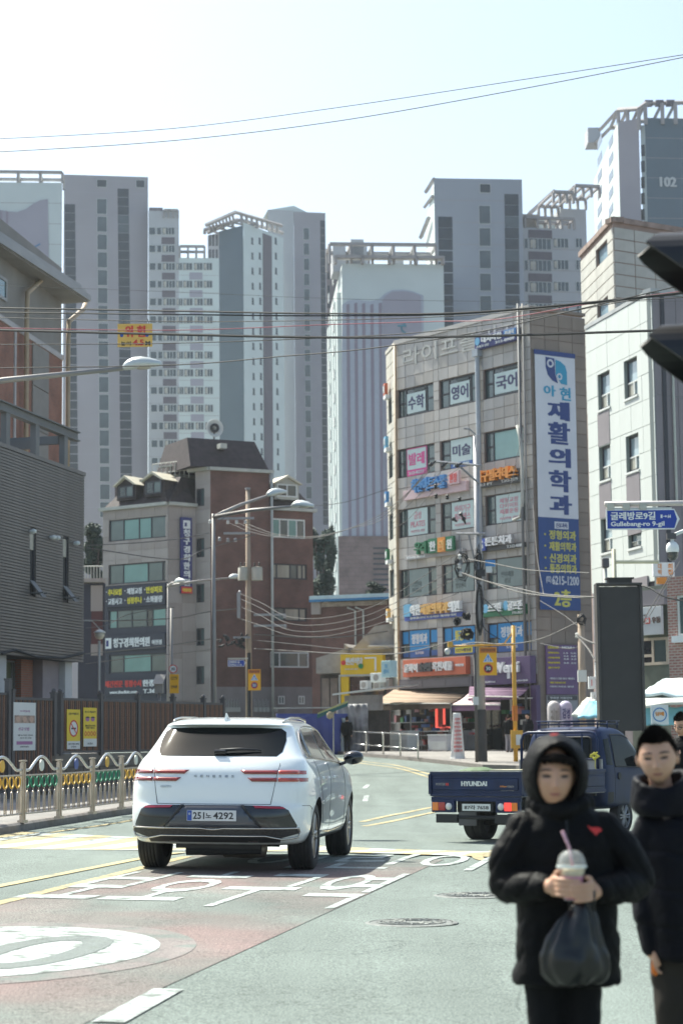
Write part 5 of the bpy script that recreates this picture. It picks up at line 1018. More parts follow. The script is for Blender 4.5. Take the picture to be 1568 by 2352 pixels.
mb = MB(); wall(mb, 0, FG.L, zlow, zt, hg, .3); mb.build('wall', M_WJ, t); MB().box(.05, FG.L-.05, .35, .5, .5, zt-.1).build('inner_wall', M_FD, t); core(t, [P2(1345, 757, 78.6), P2(1496, 670, 72), P2(1600, 664, 73.2)], .5, zt-.15, M_GP, inset=.6)
tiles(t, Matrix(), lin(0, FG.L, 6), lin(zlow, zt-.02, 11), hg, [M_WP2], gap=.02, th=.025)
for i, j in ((0, 2), (2, 4)): a, b, _, d = hg[j]; MB().box(a-.02, b+.02, -.045, -.031, hg[j][3]+.03, hg[i][2]-.14).build('grey_infill', M_GP, t)
a, b, c, d = hg[3]; MB().box(a-.02, b+.02, -.045, -.031, c-2.4, c-.14).build('grey_infill', M_GP, t)
for h in hg:
    w_, hh = h[1]-h[0], h[3]-h[2]; f = window(t, T(h[0], .12, h[2]), w_, hh, M_FD, cols=(), gl=glassmat('sky_glass', (.3, .38, .42), .05), t=.09); MB().box(.09, w_-.09, -.03, .06, hh*.38, hh*.42).box(w_*.5, w_*.56, -.03, .06, .09, hh*.38).build('bar', M_FW, f); MB().box(.09, w_*.5, .0, .03, .09, hh*.38).build('blind', M_GC, f); MB().box(-.03, w_+.05, -.2, .08, -.1, -.02).build('sill', M_FW, f)
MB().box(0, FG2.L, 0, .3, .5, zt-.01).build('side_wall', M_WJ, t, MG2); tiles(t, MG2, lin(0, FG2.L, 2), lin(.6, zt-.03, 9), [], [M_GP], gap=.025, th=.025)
MB().box(-.05, FG.L, -.05, .3, zt+.002, zt+.15).build('parapet_cap', mat('cap_grey', (.4, .42, .42), .6), t); MB().box(-.1, FG2.L, -.05, .4, zt+.004, zt+.14).build('parapet_cap', MATS['cap_grey'], t, MG2)
a = FG2.at(1541, 900)[0]; MB().tube([(a, -.12, FG2.at(1541, 1160)[1]), (a, -.12, FG2.at(1531, 830)[1])], .05, 6).build('downpipe', mat('pipe_pale', (.5, .52, .46), .5), t, MG2)
MB().box(.02, FG.L, .05, .34, .5, zlow-.002).build('ground_storey', mat('stucco_dark', (.1, .09, .1), .9, var=.2), t)
h = crect(FG, c7, 350, 1555, 440, 1620); MB().box(h[0], h[1], -.1, -.03, h[2], h[3]).build('vent_grille', M_GP, t)
# --- noodle restaurant and brick corner at right edge
FN = Frame(P2(1440, 1450, 66), P2(1536, 1450, 64.5)); t = thing('noodle_restaurant', 'small restaurant with a white hanging sign and cream window frames, right of the black pillar', 'restaurant', FN.M)
h = crect(FN, c7, 340, 1600, 535, 2060); a, b, c, d = h; MB().box(a, b, 0, .5, .5, d).build('wall', mat('green_grey_wall', (.13, .15, .12), .85, var=.15), t)
h = crect(FN, c7, 340, 1622, 535, 1700); MB().box(h[0], h[1], -.2, 0, h[2], h[3]).build('fascia', M_GP, t)
h = crect(FN, c7, 395, 1862, 538, 2002); window(t, T(h[0], -.04, h[2]), h[1]-h[0], h[3]-h[2], mat('cream_frame', (.5, .43, .34), .6), cols=(.45,), rows={0: .35}, panes=(3, 0), gl=GLS, t=.09)
bb = crect(FN, c7, 392, 1706, 535, 1850); signboard('white restaurant sign with brown letters and a red square, right of the black pillar', FN, bb, -.22, mat('sign_pale_grey', (.5, .53, .55), .6, var=.05), [('우리', .05, .42, .42, .6, 0, .02, .05), ('#', .44, .6, .4, .6, 1, .02), ('面', .46, .58, .43, .57, 2, .03), ('우동', .66, .98, .4, .62, 0, .02, .05), ('정성 가득', .2, .5, .68, .73, 0)], [mat('letter_brown', (.1, .06, .05), .6, var=0), M_RD, M_WH])
FK = Frame(P2(1534, 1450, 60), P2(1620, 1450, 59)); t = thing('brick_corner_house', 'pinkish brick house corner with white window sill at the right picture edge', 'house', FK.M); z0 = FK.at(1540, 1325)[1]; PB = brickmat('pink_brick', (.36, .17, .14), (.28, .13, .11), (.42, .34, .3), .22, .085, ms=.02)
hk = [FK.rect(1553, 1366, 1600, 1460)]; mb = MB(); wall(mb, 0, FK.L, .3, z0, hk, .2); mb.build('brick_wall', PB, t); core(t, [P2(1534, 1450, 60), P2(1620, 1450, 59)], .3, z0-.02, PB, inset=.3, depth=4); window(t, T(hk[0][0], .05, hk[0][2]), hk[0][1]-hk[0][0], hk[0][3]-hk[0][2], M_FW, cols=(), gl=M_GL, t=.07); MB().box(hk[0][0]-.1, FK.L, -.15, .0, hk[0][2]-.2, hk[0][2]).build('sill', M_WH, t)
# leaf trees and bushes between the buildings
M_LF = mat('pine_leaf', (.045, .07, .05), .8, var=.5, scale=.6); M_BK = mat('bark', (.08, .06, .05), .9, var=.2)
def leafcloud(n, blobs, size, seed=1):
    rd = random.Random(seed); mb = MB()
    for _ in range(n):
        c, r = rd.choice(blobs); v = Vector((rd.gauss(0, 1), rd.gauss(0, 1), rd.gauss(0, 1))).normalized()*(rd.random()**.45); p = Vector(c)+Vector((v.x*r[0], v.y*r[1], v.z*r[2]))
        a = Vector((rd.gauss(0, 1), rd.gauss(0, 1), rd.gauss(0, .6))).normalized(); b = a.orthogonal().normalized(); s = size*rd.uniform(.6, 1.4)
        mb.add([p-a*s, p+b*s*.45, p+a*s, p-b*s*.45], [(0, 1, 2, 3)])
    return mb
def tree(name, label, px_, Y, ytop, ybot, wpx, seed, cat='tree'):
    s_ = FPX/Y; o = W(px_, 1600, Y); g_ = gz(o.x, Y); t_ = thing(name, label, cat, T(o.x, Y, g_), None); zt_ = W(px_, ytop, Y).z-g_; zb_ = max(.3, W(px_, ybot, Y).z-g_); wd = wpx/s_/2
    rd = random.Random(seed); bl = [((rd.uniform(-.6, .6)*wd, rd.uniform(-.6, .6)*wd, zb_+(zt_-zb_)*rd.random()), (wd*.45, wd*.45, (zt_-zb_)*.16)) for _ in range(11)]
    leafcloud(2600, bl, .17, seed).build('crown', M_LF, t_); mb = MB().tube([(0, 0, 0), (.1, 0, zb_*.6), (0, .1, zt_*.85)], [.22, .17, .05], 7)
    for c, r in bl[:6]: mb.tube([(0, 0, zb_*.7), (c[0]*.6, c[1]*.6, c[2]-.2), c], [.1, .06, .02], 5)
    mb.build('trunk', M_BK, t_); return t_
tree('pine_tree', 'dark pine behind the slatted building, left of the mansard building', 218, 140, 1205, 1330, 62, 3)
tree('pine_tree', 'dark tree between the mansard building and the wave tower', 738, 150, 1225, 1370, 62, 5)
tree('pine_tree', 'second dark tree squeezed beside the central tower podium', 758, 170, 1190, 1360, 40, 9)
tree('shrub', 'rounded green shrub above the blue roof, beside the signboard building', 866, 140, 1343, 1372, 46, 8, 'shrub')
t = thing('hill_bank', 'brown wooded bank behind the mansard building', 'hillside', T(*P2(735, 1400, 190), 0)); MB().box(-8, 6, 0, 20, 0, 13).build('bank', mat('bank_soil', (.1, .085, .08), .95, var=.4, scale=.4), t)
# ------------------------------------------------------------------ street furniture, stalls, wires
M_LP = mat('lamp_post_grey', (.26, .245, .235), .5, .4, var=.08); M_LH = mat('lamp_head_silver', (.5, .53, .52), .35, .3, var=.05); M_LENS = mat('lamp_lens', (.35, .32, .28), .3, var=.1)
def lamp_head(t, A, B, M=None):   # cobra head from neck A to tip B (local vectors)
    A, B = Vector(A), Vector(B); d = (B-A); L = d.length; ang = math.atan2(d.z, math.hypot(d.x, d.y)); yaw = math.atan2(d.y, d.x)
    Mq = T(*A) @ Matrix.Rotation(yaw, 4, 'Z') @ Matrix.Rotation(-ang, 4, 'Y'); rings = []
    for u in [0, .06, .15, .3, .5, .7, .85, .95, 1.0]:
        wy = .045+.13*math.sin(math.pi*min(1, u**.8))**.7*(L/.72) if 0 < u < 1 else (.04 if u == 0 else .02)
        hz_ = .06+.14*math.sin(math.pi*u**.75)*(L/.72); rings.append([(u*L, wy*math.cos(a), (hz_ if math.sin(a) > 0 else .035)*math.sin(a)) for a in [k*math.pi/6 for k in range(12)]])
    h = MB().loft(rings).build('lamp_head', M_LH, t, (M or Matrix()) @ Mq, smooth=True); MB().lathe([(.001, -.06), (L*.17, -.05), (L*.2, -.02)], 12, (L*.55, 0, 0)).build('lens', M_LENS, h, smooth=True)
def street_lamp(label, base_px, Y, ytop, arms, r=.07, name='street_lamp', zb=None, group='street lamps with curved silver heads'):
    p = W(base_px, ytop, Y); g_ = gz(p.x, Y) if zb is None else zb; t = thing(name, label, 'street lamp', T(p.x, Y, g_), group); o = Vector((p.x, Y, g_)); H = p.z-g_
    MB().tube([(0, 0, 0), (0, 0, H*.5), (0, 0, H)], [r*1.35, r*1.1, r*.8], 10).lathe([(r*2.2, 0), (r*2.2, .06), (r*1.3, .3)], 12).build('pole', M_LP, t, smooth=True)
    for (nx, ny, hx, hy, dY) in arms:
        a = W(nx, ny, Y+dY)-o; b = W(hx, hy, Y+dY*1.15)-o
        MB().tube([(0, 0, H-.12), (a.x*.5, a.y*.5, (H+a.z)/2+.0), tuple(a)], [.075, .06, .045], 8).build('arm', M_LP, t, smooth=True); lamp_head(t, a, b)
    return t
street_lamp('nearest lamp with a long tapering arm reaching in from the left, at eaves height', -260, 38, 900, [(282, 846, 370, 836, 0)], .09)
street_lamp('tall lamp with two silver heads in front of the brown brick wall', 490, 70, 1180, [(612, 1139, 659, 1130, 3), (669, 1163, 721, 1163, -2)], .075)
street_lamp('low lamp with one arm crossing the blue vertical sign', 386, 100, 1341, [(525, 1328, 559, 1326, 2), (402, 1338, 427, 1335, -3)], .06)
# globe lamp
def at(px_, py_, Y): p = W(px_, py_, Y); return p
def post_thing(name, label, cat, px_, Y, ytop, r, m, group=None, n=10, rb=None):
    p = W(px_, ytop, Y); g_ = gz(p.x, Y); t = thing(name, label, cat, T(p.x, Y, g_), group); MB().tube([(0, 0, 0), (0, 0, p.z-g_)], [rb or r, r], n).build('pole', m, t, smooth=True); return t, Vector((p.x, Y, g_)), p.z-g_
t, o, H = post_thing('globe_lamp', 'small globe lamp with a white cap beside the slatted building', 'street lamp', 228, 80, 1472, .05, M_TRIM); q = W(229, 1458, 80)-o
MB().lathe([(.001, -.2), (.12, -.17), (.19, -.06), (.2, .02), (.17, .08)], 14, tuple(q)).build('globe', mat('globe_glass', (.55, .52, .42), .25, var=.05), t, smooth=True); MB().lathe([(.24, .075), (.24, .1), (.1, .19), (.001, .22)], 14, tuple(q)).build('cap', M_FW, t, smooth=True)
MB().tube([tuple(q+Vector((0, 0, .22))), tuple(q+Vector((-.3, 0, .55))), tuple(q+Vector((-1.2, 0, .62)))], .025, 6).build('arm', M_TRIM, t)
# orange school-zone signs
M_SOR = mat('sign_school_orange', (.78, .40, .01), .5, var=.04); M_TRB = mat('sign_triangle_blue', (.12, .3, .62), .5, var=.04); M_BRZ = mat('sign_header_brown', (.55, .17, .02), .5, var=.05)
ZM = [M_SOR, M_BRZ, M_TRB, M_WH, M_RD, M_INK, M_NV]
def zone_sign(t, M, w_, h, hdr='어린이보호구역', num='30', blue=False, tri=True):
    MB().box(0, w_, -.03, 0, 0, h).build('board', M_SOR, t, M); mb = MB(); D = lambda x, z, r_, m, y, n=24: mb.prism([(x+r_*math.cos(k*2*math.pi/n), z+r_*math.sin(k*2*math.pi/n)) for k in range(n)], 'y', y-.006, y, m)
    if tri:
        mb.box(.02, w_-.02, -.036, -.031, h*.8, h-.02, 1); mb.text(hdr, w_*.1, w_*.9, h*.84, h*.94, -.037, .02, .005, 5)
        mb.prism([(w_*.2, h*.47), (w_*.8, h*.47), (w_*.5, h*.78)], 'y', -.037, -.031, 3); mb.prism([(w_*.25, h*.49), (w_*.75, h*.49), (w_*.5, h*.75)], 'y', -.043, -.0375, 2); 
        for x in (.44, .56): D(w_*x, h*.605, w_*.035, 3, -.0435, 10); mb.prism([(w_*(x-.04), h*.5), (w_*(x+.04), h*.5), (w_*(x+.02), h*.58), (w_*(x-.02), h*.58)], 'y', -.049, -.0435, 3)
    zc = h*.24; r_ = w_*.27; D(w_*.5, zc, r_, 4, -.031); D(w_*.5, zc, r_*.78, 6 if blue else 5 if num == '30b' else 3, -.0375)
    mb.text(num.strip('b'), w_*.5-r_*.5, w_*.5+r_*.5, zc-r_*.4, zc+r_*.4, -.044, .02, .005, 3 if (blue or num == '30b') else 5)
    mb.build('print', ZM, t, M, fix=True)
# utility pole in front of the mansard building
M_CP = mat('concrete_pole', (.36, .28, .21), .85, var=.2, scale=1.5, streak=3); M_GAL = mat('galvanised_steel', (.32, .32, .33), .5, .5, var=.1); M_INS = mat('insulator', (.6, .6, .57), .25, var=.05); M_CAB = mat('cable_black', (.02, .02, .022), .6, var=.1); M_CABG = mat('cable_grey', (.09, .085, .08), .6, var=.15); M_CABR = mat('cable_red', (.25, .03, .06), .6, var=.1)
t, o, H = post_thing('utility_pole', 'concrete utility pole with two transformers in front of the brown brick building', 'utility pole', 569, 95, 1125, .1, M_CP, 'utility poles', rb=.17); U1, oU1, HU1 = t, o, H
L1 = lambda x, y, dy=0: Vector(W(x, y, 95))-o+Vector((0, dy, 0))
def insul(mb, p, r=.06, m=0): mb.lathe([(.001, -.12), (r*.6, -.12), (r, -.06), (r*.5, -.03), (r, .02), (r*.5, .06), (.001, .08)], 8, tuple(p), m=m)
for (xa_, xb_, y) in ((500, 584, 1192), (514, 575, 1226), (583, 656, 1413), (583, 656, 1438), (536, 575, 1465)): a, b = L1(xa_, y, -.18), L1(xb_, y, -.18); MB().box(a.x, b.x, -.24, -.12, a.z-.05, a.z+.05).build('crossarm', M_GAL, t)
for x, y in ((524, 1199), (544, 1199), (564, 1199), (483, 1198), (505, 1238), (524, 1240), (541, 1240), (551, 1361), (654, 1415), (655, 1438)): mb = MB(); insul(mb, L1(x, y, -.2), .09); mb.build('insulator', M_INS if y < 1230 else M_GAL, t, smooth=True)
for x0, x1 in ((547, 569), (577, 603)):
    a, b = L1(x0, 1334), L1(x1, 1303); mb = MB().lathe([((b.x-a.x)/2, a.z), ((b.x-a.x)/2, b.z-.05), ((b.x-a.x)/2-.05, b.z)], 14, ((a.x+b.x)/2, -.1, 0)).lathe([((b.x-a.x)/2, b.z), (.001, b.z+.04)], 14, ((a.x+b.x)/2, -.1, 0)); tr = mb.build('transformer', mat('transformer_grey', (.45, .43, .36), .6, var=.12), t, smooth=True)
    for k in (.3, .7): mb = MB(); insul(mb, (a.x+(b.x-a.x)*k, -.1, b.z+.16), .05); mb.build('bushing', M_CAB, tr)
a, b = L1(548, 1420), L1(548, 1363); MB().box(a.x-.06, a.x+.1, -.3, -.2, a.z, b.z).build('bracket', M_GAL, t); mb = MB()
for k in range(26): p = L1(random.uniform(503, 560), random.uniform(1462, 1482), random.uniform(-.5, -.1)); q = p+Vector((random.uniform(-.4, .4), 0, random.uniform(-.25, .25))); mb.tube([p, (p+q)/2+Vector((0, 0, random.uniform(-.15, .15))), q], random.uniform(.02, .07), 5)
mb.build('cable_bundle', M_CAB, t); a = L1(574, 1500); MB().tube([(.02, -.2, 1.0), (.02, -.2, a.z)], .09, 7).build('cable_guard', M_CAB, t); MB().tube([(0, 0, H), (0, 0, H+.1)], .13, 8).build('cap', M_GAL, t)
a, b = L1(570.5, 1586.6), L1(599, 1538); zone_sign(t, T(a.x, -.3, a.z), b.x-a.x, b.z-a.z, num='30', blue=True)
a, b = L1(524, 1532), L1(564, 1516.6); tt = thing('street_name_sign', 'small distant blue street name sign on the concrete utility pole', 'street sign', T(oU1.x+a.x, oU1.y-.3, oU1.z+a.z), 'blue street name signs')
def namesign(tt, w_, h, k, e, no, big):
    pt = w_*.93; MB().prism([(0, 0), (pt, 0), (w_, h*.5), (pt, h), (0, h)], 'y', -.03, 0).build('border', M_WH, tt, fix=True); i = h*.06; MB().prism([(i, i), (pt-i*.3, i), (w_-i*2.2, h*.5), (pt-i*.3, h-i), (i, h-i)], 'y', -.034, -.0301).build('board', mat('road_sign_blue', (.01, .045, .32), .4, var=.04), tt, fix=True)
    mb = MB(); mb.text(k, w_*.06, w_*.67, h*.47, h*.87, -.035, .035, .005); mb.text(e, w_*.06, w_*.79, h*.1, h*.4, -.035, .03, .005)
    if big: mb.text(no[0], w_*.74, w_*.765, h*.55, h*.72, -.035, .03, .005); mb.text(no[1], w_*.835, w_*.88, h*.55, h*.72, -.035, .03, .005); mb.box(w_*.775, w_*.81, -.04, -.035, h*.62, h*.65); mb.prism([(w_*.805, h*.57), (w_*.828, h*.635), (w_*.805, h*.7)], 'y', -.04, -.035)
    mb.build('lettering', M_WH, tt, fix=False)
namesign(tt, b.x-a.x, b.z-a.z, '굴레방로1길', 'Gullebang-ro 1-gil', ('1', '64'), False); MB().box(0, (b.x-a.x)*1.15, -.05, .0, (b.z-a.z)+.03, (b.z-a.z)+.1).build('arm', M_TRIM, tt)
# 30 sign pole at left
t, o, H = post_thing('sign_pole', 'grey pole with a small round 30 limit sign above an orange plate', 'road sign', 394, 80, 1397, .06, M_LP)
a = W(398, 1537, 80)-o; mb = MB(); mb.prism([(a.x+.17*math.cos(k*math.pi/12), a.z+.17*math.sin(k*math.pi/12)) for k in range(24)], 'y', -.1, -.08, 0); mb.prism([(a.x+.135*math.cos(k*math.pi/12), a.z+.135*math.sin(k*math.pi/12)) for k in range(24)], 'y', -.106, -.101, 1); mb.text('30', a.x-.08, a.x+.08, a.z-.06, a.z+.06, -.107, .02, .004, 2); mb.build('round_sign', [M_RD, M_WH, M_INK], t)
a, b = W(390, 1593, 80)-o, W(411, 1549, 80)-o; MB().box(a.x, b.x, -.1, -.07, a.z, b.z).build('plate', M_SOR, t); mb = MB(); mb.text('CCTV', a.x+.05, b.x-.05, b.z-.22, b.z-.1, -.101, .02, .004); mb.text('단속중', a.x+.06, b.x-.06, a.z+.2, a.z+.32, -.101, .02, .004); mb.build('lettering', M_INK, t)
t, o, H = post_thing('solar_box', 'beige solar panel box on a short post before the dark shop front', 'control box', 366, 78, 1575, .05, M_LP); a, b = W(352, 1572, 78)-o, W(381, 1549, 78)-o
MB().box(a.x+.06, b.x-.1, -.15, .1, a.z-.35, a.z+.05).build('cabinet', mat('cabinet_beige', (.33, .3, .27), .6), t); MB().hexa([(a.x, -.3, a.z), (b.x-.1, -.3, a.z), (b.x-.1, -.27, a.z), (a.x, -.27, a.z)], [(a.x+.1, .1, b.z), (b.x, .1, b.z), (b.x, .13, b.z), (a.x+.1, .13, b.z)]).build('panel', mat('panel_beige', (.4, .37, .33), .4), t)
# big pole in front of the signboard building
YB = G(1110, 1758).y
t, o, H = post_thing('utility_pole', 'stout steel utility pole wrapped in dark sheet at its foot, before the signboard building', 'utility pole', 1093, YB, 1000, .12, M_GAL, 'utility poles', rb=.17); U2, oU2 = t, o
MB().tube([(0, 0, 0), (0, 0, W(1110, 1631, YB).z-o.z)], [.2, .185], 12).build('wrap', mat('pole_wrap_dark', (.06, .06, .06), .8, var=.15), t); L2 = lambda x, y, dy=0: Vector(W(x, y, YB))-o+Vector((0, dy, 0))
# the pole leans a little, as its head stands left of its foot in the street
def arm2(xa_, ya_, xb_, yb_, w_=.05, dy=-.2, nm='crossarm'): a, b = L2(xa_, ya_, dy), L2(xb_, yb_, dy); MB().tube([a, b], w_, 4).build(nm, M_GAL, t)
arm2(999, 1062, 1104, 1071); arm2(1055, 1073, 1100, 1113, .04, nm='brace'); arm2(1046, 1227, 1114, 1227); arm2(1053, 1275, 1056, 1325, .06, nm='rack'); arm2(1053, 1228, 1060, 1300, .03, nm='brace'); arm2(1075, 1228, 1098, 1330, .03, nm='brace')
mb = MB(); mb.tube([L2(1065, 984), L2(1078, 986), L2(1090, 996), L2(1092, 1010)], .03, 6); mb.lathe([(.001, 0), (.07, -.01), (.001, -.06)], 8, tuple(L2(1068, 984))); mb.build('hook_arm', M_GAL, t)
for (x, y, x2, y2) in ((985, 1072, 1000, 1060), (1013, 1075, 1028, 1063), (1045, 1074, 1060, 1065), (1038, 1192, 1048, 1200), (1062, 1190, 1068, 1205), (1055, 1180, 1062, 1190)): a, b = L2(x, y, -.3), L2(x2, y2, -.2); MB().tube([a, a.lerp(b, .3), a.lerp(b, .5), b], [.05, .09, .05, .03], 6).build('insulator', M_CAB, t)
for (x, y) in ((1000, 1140), (1026, 1142), (1054, 1147), (999, 1118), (1054, 1279), (1053, 1300), (1056, 1318)): mb = MB(); insul(mb, L2(x, y, -.3), .08); mb.build('insulator', M_INS if y > 1250 else M_CAB, t)
for (x0, y0, x1, y1, m_) in ((1114, 1317, 1128, 1302, M_FW), (1113, 1303, 1135, 1288, M_LB), (1094, 1325, 1112, 1310, M_CAB)): a, b = L2(x0, y0), L2(x1, y1); MB().box(a.x, b.x, -.35, -.16, a.z, b.z).build('terminal_box', m_, t)
def bundle(t, o, Y, cx_, cy_, rx, ry, n, seed, nm='cable_coil', mm=None, rmin=.012, rmax=.035):
    rd = random.Random(seed); mb = MB(); c = W(cx_, cy_, Y)-o; s_ = FPX/Y
    for k in range(n):
        pts = []; ph = rd.random()*6.3; rr = rd.uniform(.5, 1)
        for j in range(9): a = ph+j*.8; pts.append(c+Vector((rx/s_*rr*math.cos(a)+rd.uniform(-.05, .05), rd.uniform(-.3, -.15), ry/s_*rr*math.sin(a)+rd.uniform(-.05, .05))))
        mb.tube(pts, rd.uniform(rmin, rmax), 4)
    return mb.build(nm, mm or M_CAB, t)
bundle(t, o, YB, 1072, 1457, 14, 12, 12, 1); bundle(t, o, YB, 1049, 1427, 6, 8, 12, 2, rmax=.05); bundle(t, o, YB, 1070, 1416, 9, 7, 12, 3, rmax=.05); bundle(t, o, YB, 1098, 1300, 9, 55, 7, 4, rmax=.018); bundle(t, o, YB, 1100, 1400, 8, 65, 7, 5, rmax=.018); bundle(t, o, YB, 1060, 1300, 20, 40, 8, 6, rmax=.02)
t2, o2, H2 = post_thing('steel_post', 'thin dark steel post standing left of the stout utility pole', 'post', 1090, YB-.5, 1500, .05, mat('post_brown_grey', (.1, .09, .085), .6, .2), rb=.06)
MB().box(-.1, .1, -.12, 0, 2.2, 2.5).build('junction_box', M_FW, t2)
# yellow camera pole
YY = G(1180, 1757).y-.5; M_YP = mat('pole_yellow', (.62, .34, .04), .5, var=.12, scale=3)
t, o, H = post_thing('camera_pole', 'yellow pole with a horizontal arm, camera dome and orange school zone sign', 'camera pole', 1178, YY, 1437, .07, M_YP, rb=.085); L3 = lambda x, y: Vector(W(x, y, YY))-o
a, b = L3(1178, 1480), L3(1030, 1485); MB().tube([a+Vector((0, -.05, 0)), b+Vector((0, -.05, 0))], [.05, .035], 8).build('arm', M_YP, t, smooth=True); MB().tube([L3(1158, 1478), L3(1178, 1450)], .03, 6).build('brace', M_YP, t)
MB().box(b.x-.03, b.x+.15, -.15, .1, b.z-.02, b.z+.16).build('arm_end', M_YP, t); c = L3(1027, 1496); MB().lathe([(.001, -.13), (.08, -.1), (.11, -.01), (.1, .06), (.05, .1), (.001, .11)], 12, tuple(c)).build('camera_dome', M_FW, t, smooth=True)
a, b = L3(1173.6, 1719.6), L3(1197.6, 1677.6); bxx = MB().box(a.x-.02, b.x+.02, -.22, -.09, a.z, b.z).build('control_box', M_YP, t, bevel=.01); MB().box(a.x+.16, b.x-.04, -.235, -.221, a.z+.12, b.z-.16).build('notice', M_FW, bxx)
a, b = L3(1176, 1650), L3(1184, 1634); MB().tube([(0, 0, a.z-.1), (0, 0, b.z+.2)], .1, 10).build('sticker_band', M_BRZ, t)
a, b = L3(1100.4, 1552), L3(1139, 1487); zone_sign(t, T(a.x, -.14, a.z), b.x-a.x, b.z-a.z, num='30b')
# wooden pole by the white building
t, o, H = post_thing('utility_pole', 'wooden-coloured pole tangled with cables beside the white building', 'utility pole', 1333, 68, 1412, .11, M_CP, 'utility poles', rb=.13); U3, oU3 = t, o
bundle(t, o, 68, 1333, 1424, 12, 14, 9, 7, rmax=.015); a, b = W(1325, 1567, 68)-o, W(1344, 1540, 68)-o; MB().box(a.x, b.x, -.3, -.12, a.z, b.z).build('meter_box', M_FW, t)
p = W(1325, 1458, 68)-o; mb = MB(); insul(mb, p, .08); mb.build('insulator', M_INS, t)
# black display pillar
t, o, H = post_thing('display_pillar', 'tall dark grey advertising pillar, blank back side to the camera, behind the truck cab', 'advertising pillar', 1423, 46, 1660, .12, M_POST); a, b = W(1375, 1680, 46)-o, W(1472, 1344, 46)-o; M_DP = mat('display_back', (.042, .038, .037), .6, .2, var=.1, scale=3)
MB().box(a.x+.03, b.x-.03, -.12, .25, a.z, b.z-.04).build('panel', M_DP, t); mb = MB().box(a.x, a.x+.06, -.17, .3, a.z-.02, b.z-.001).box(b.x-.06, b.x, -.17, .3, a.z-.02, b.z-.001).box(a.x, b.x, -.172, .302, b.z-.001, b.z+.05); mb.build('frame', mat('display_frame', (.07, .063, .06), .5, .3), t, bevel=.01)
a, b = W(1396, 1344, 46)-o, W(1449, 1330, 46)-o; MB().box(a.x, b.x, -.1, .2, a.z+.045, b.z).box(a.x-.05, b.x+.05, -.15, .25, b.z, b.z+.03).build('cap_box', M_DP, t)
t, o, H = post_thing('flood_light', 'grey floodlight on a thin post behind the advertising pillar', 'floodlight', 1389, 52, 1300, .05, M_TRIM); MB().box(-.07, .1, -.12, .12, H-.05, H+.2).build('lamp_body', M_POST, t, bevel=.03)
t, o, H = post_thing('cream_post', 'cream square post with a thin crossbar behind the advertising pillar', 'post', 1409, 53, 1261, .06, mat('cream_paint', (.5, .47, .33), .6, var=.1), n=4)
a, b = W(1414, 1291, 53)-o, W(1512, 1291, 53)-o; MB().tube([a, b], .05, 6).build('crossbar', MATS['cream_paint'], t)
# street name sign on its mast arm, upper right, with camera
t, o, H = post_thing('mast_arm_pole', 'pale mast arm pole outside the frame carrying the street name sign and camera', 'sign pole', 1690, 33, 1090, .1, M_FW); a, b = W(1388, 1158, 33)-o, W(1692, 1154, 33)-o
MB().tube([a, b], .045, 10).build('arm', mat('arm_pinkish_white', (.5, .46, .44), .5, var=.05), t, smooth=True); Mo = t.matrix_basis.copy()
for x in (1401, 1437, 1475): q = W(x, 1163, 33)-o; MB().box(q.x-.06, q.x+.06, -.06, .05, q.z-.06, q.z+.05).build('clamp', M_TRIM, t)
aa, bb = W(1391.7, 1217.5, 33), W(1559, 1169, 33); tt = thing('street_name_sign', 'blue arrow-shaped street name sign reading Gullebang-ro 9-gil, at right', 'street sign', T(aa.x, 33, aa.z), 'blue street name signs'); namesign(tt, bb.x-aa.x, bb.z-aa.z, '굴레방로9길', 'Gullebang-ro 9-gil', ('1', '64'), True); MB().box(.05, (bb.x-aa.x)*.9, -.0, .03, bb.z-aa.z+.001, bb.z-aa.z+.03).build('hanger', M_FW, tt)
c = W(1544, 1266, 33); tt = thing('dome_camera', 'white dome camera with dark glass, hanging below the street name sign', 'camera', T(*c)); MB().lathe([(.1, -.02), (.105, .0), (.11, .04), (.1, .1), (.06, .15), (.03, .16), (.03, .22)], 16).build('housing', M_WH, tt, smooth=True); MB().lathe([(.001, -.16), (.05, -.15), (.085, -.1), (.095, -.02)], 14).build('dome', M_GK, tt, smooth=True); MB().tube([(0, 0, .2), (.05, 0, .28), (.6, 0, .5)], .03, 8).build('arm', M_FW, tt, smooth=True)
MB().box(-.09, .06, -.05, .05, .2, .3).build('junction_box', M_POST, tt)
# signal head near camera
M_SIG = mat('signal_black', (.012, .012, .013), .42, var=.1); 
q = W(1606, 736, 7.4); t = thing('traffic_signal', 'black traffic signal head with two deep visors, cut by the right picture edge', 'traffic light', T(*q))
def vis(zc, nm='visor'):
    # a visor opening to the left, long top, cut away below
    L = .215; r = .15; vs_ = []; n = 20; mb = MB()
    out = [];inn = []
    for k in range(n+1):
        a = math.radians(-35+250*k/n); ca, sa = math.cos(a), math.sin(a); l_ = L*(1-.9*(sa-.62) if sa > .62 else max(.1, 1-.72*(.62-sa)/1.0*1.15))
        out.append(((0, r*ca, zc+r*sa), (-l_, r*ca*.98, zc+r*sa-.02*l_))); inn.append(((0, (r-.012)*ca, zc+(r-.012)*sa), (-l_, (r-.012)*ca, zc+(r-.012)*sa-.02*l_)))
    for A, rev in ((out, 0), (inn, 1)):
        for (a, b), (c, d) in zip(A, A[1:]): mb.quad(*((a, b, d, c) if not rev else (a, c, d, b)))
    for (a, b), (c, d) in zip(out, inn): pass
    for i in range(n): mb.quad(out[i][1], inn[i][1], inn[i+1][1], out[i+1][1])
    return mb.build(nm, M_SIG, t, smooth=False)
for zc in (.19, -.165): vis(zc)
MB().box(0, .2, -.2, .2, -.38, .40).build('housing', M_SIG, t, bevel=.03)
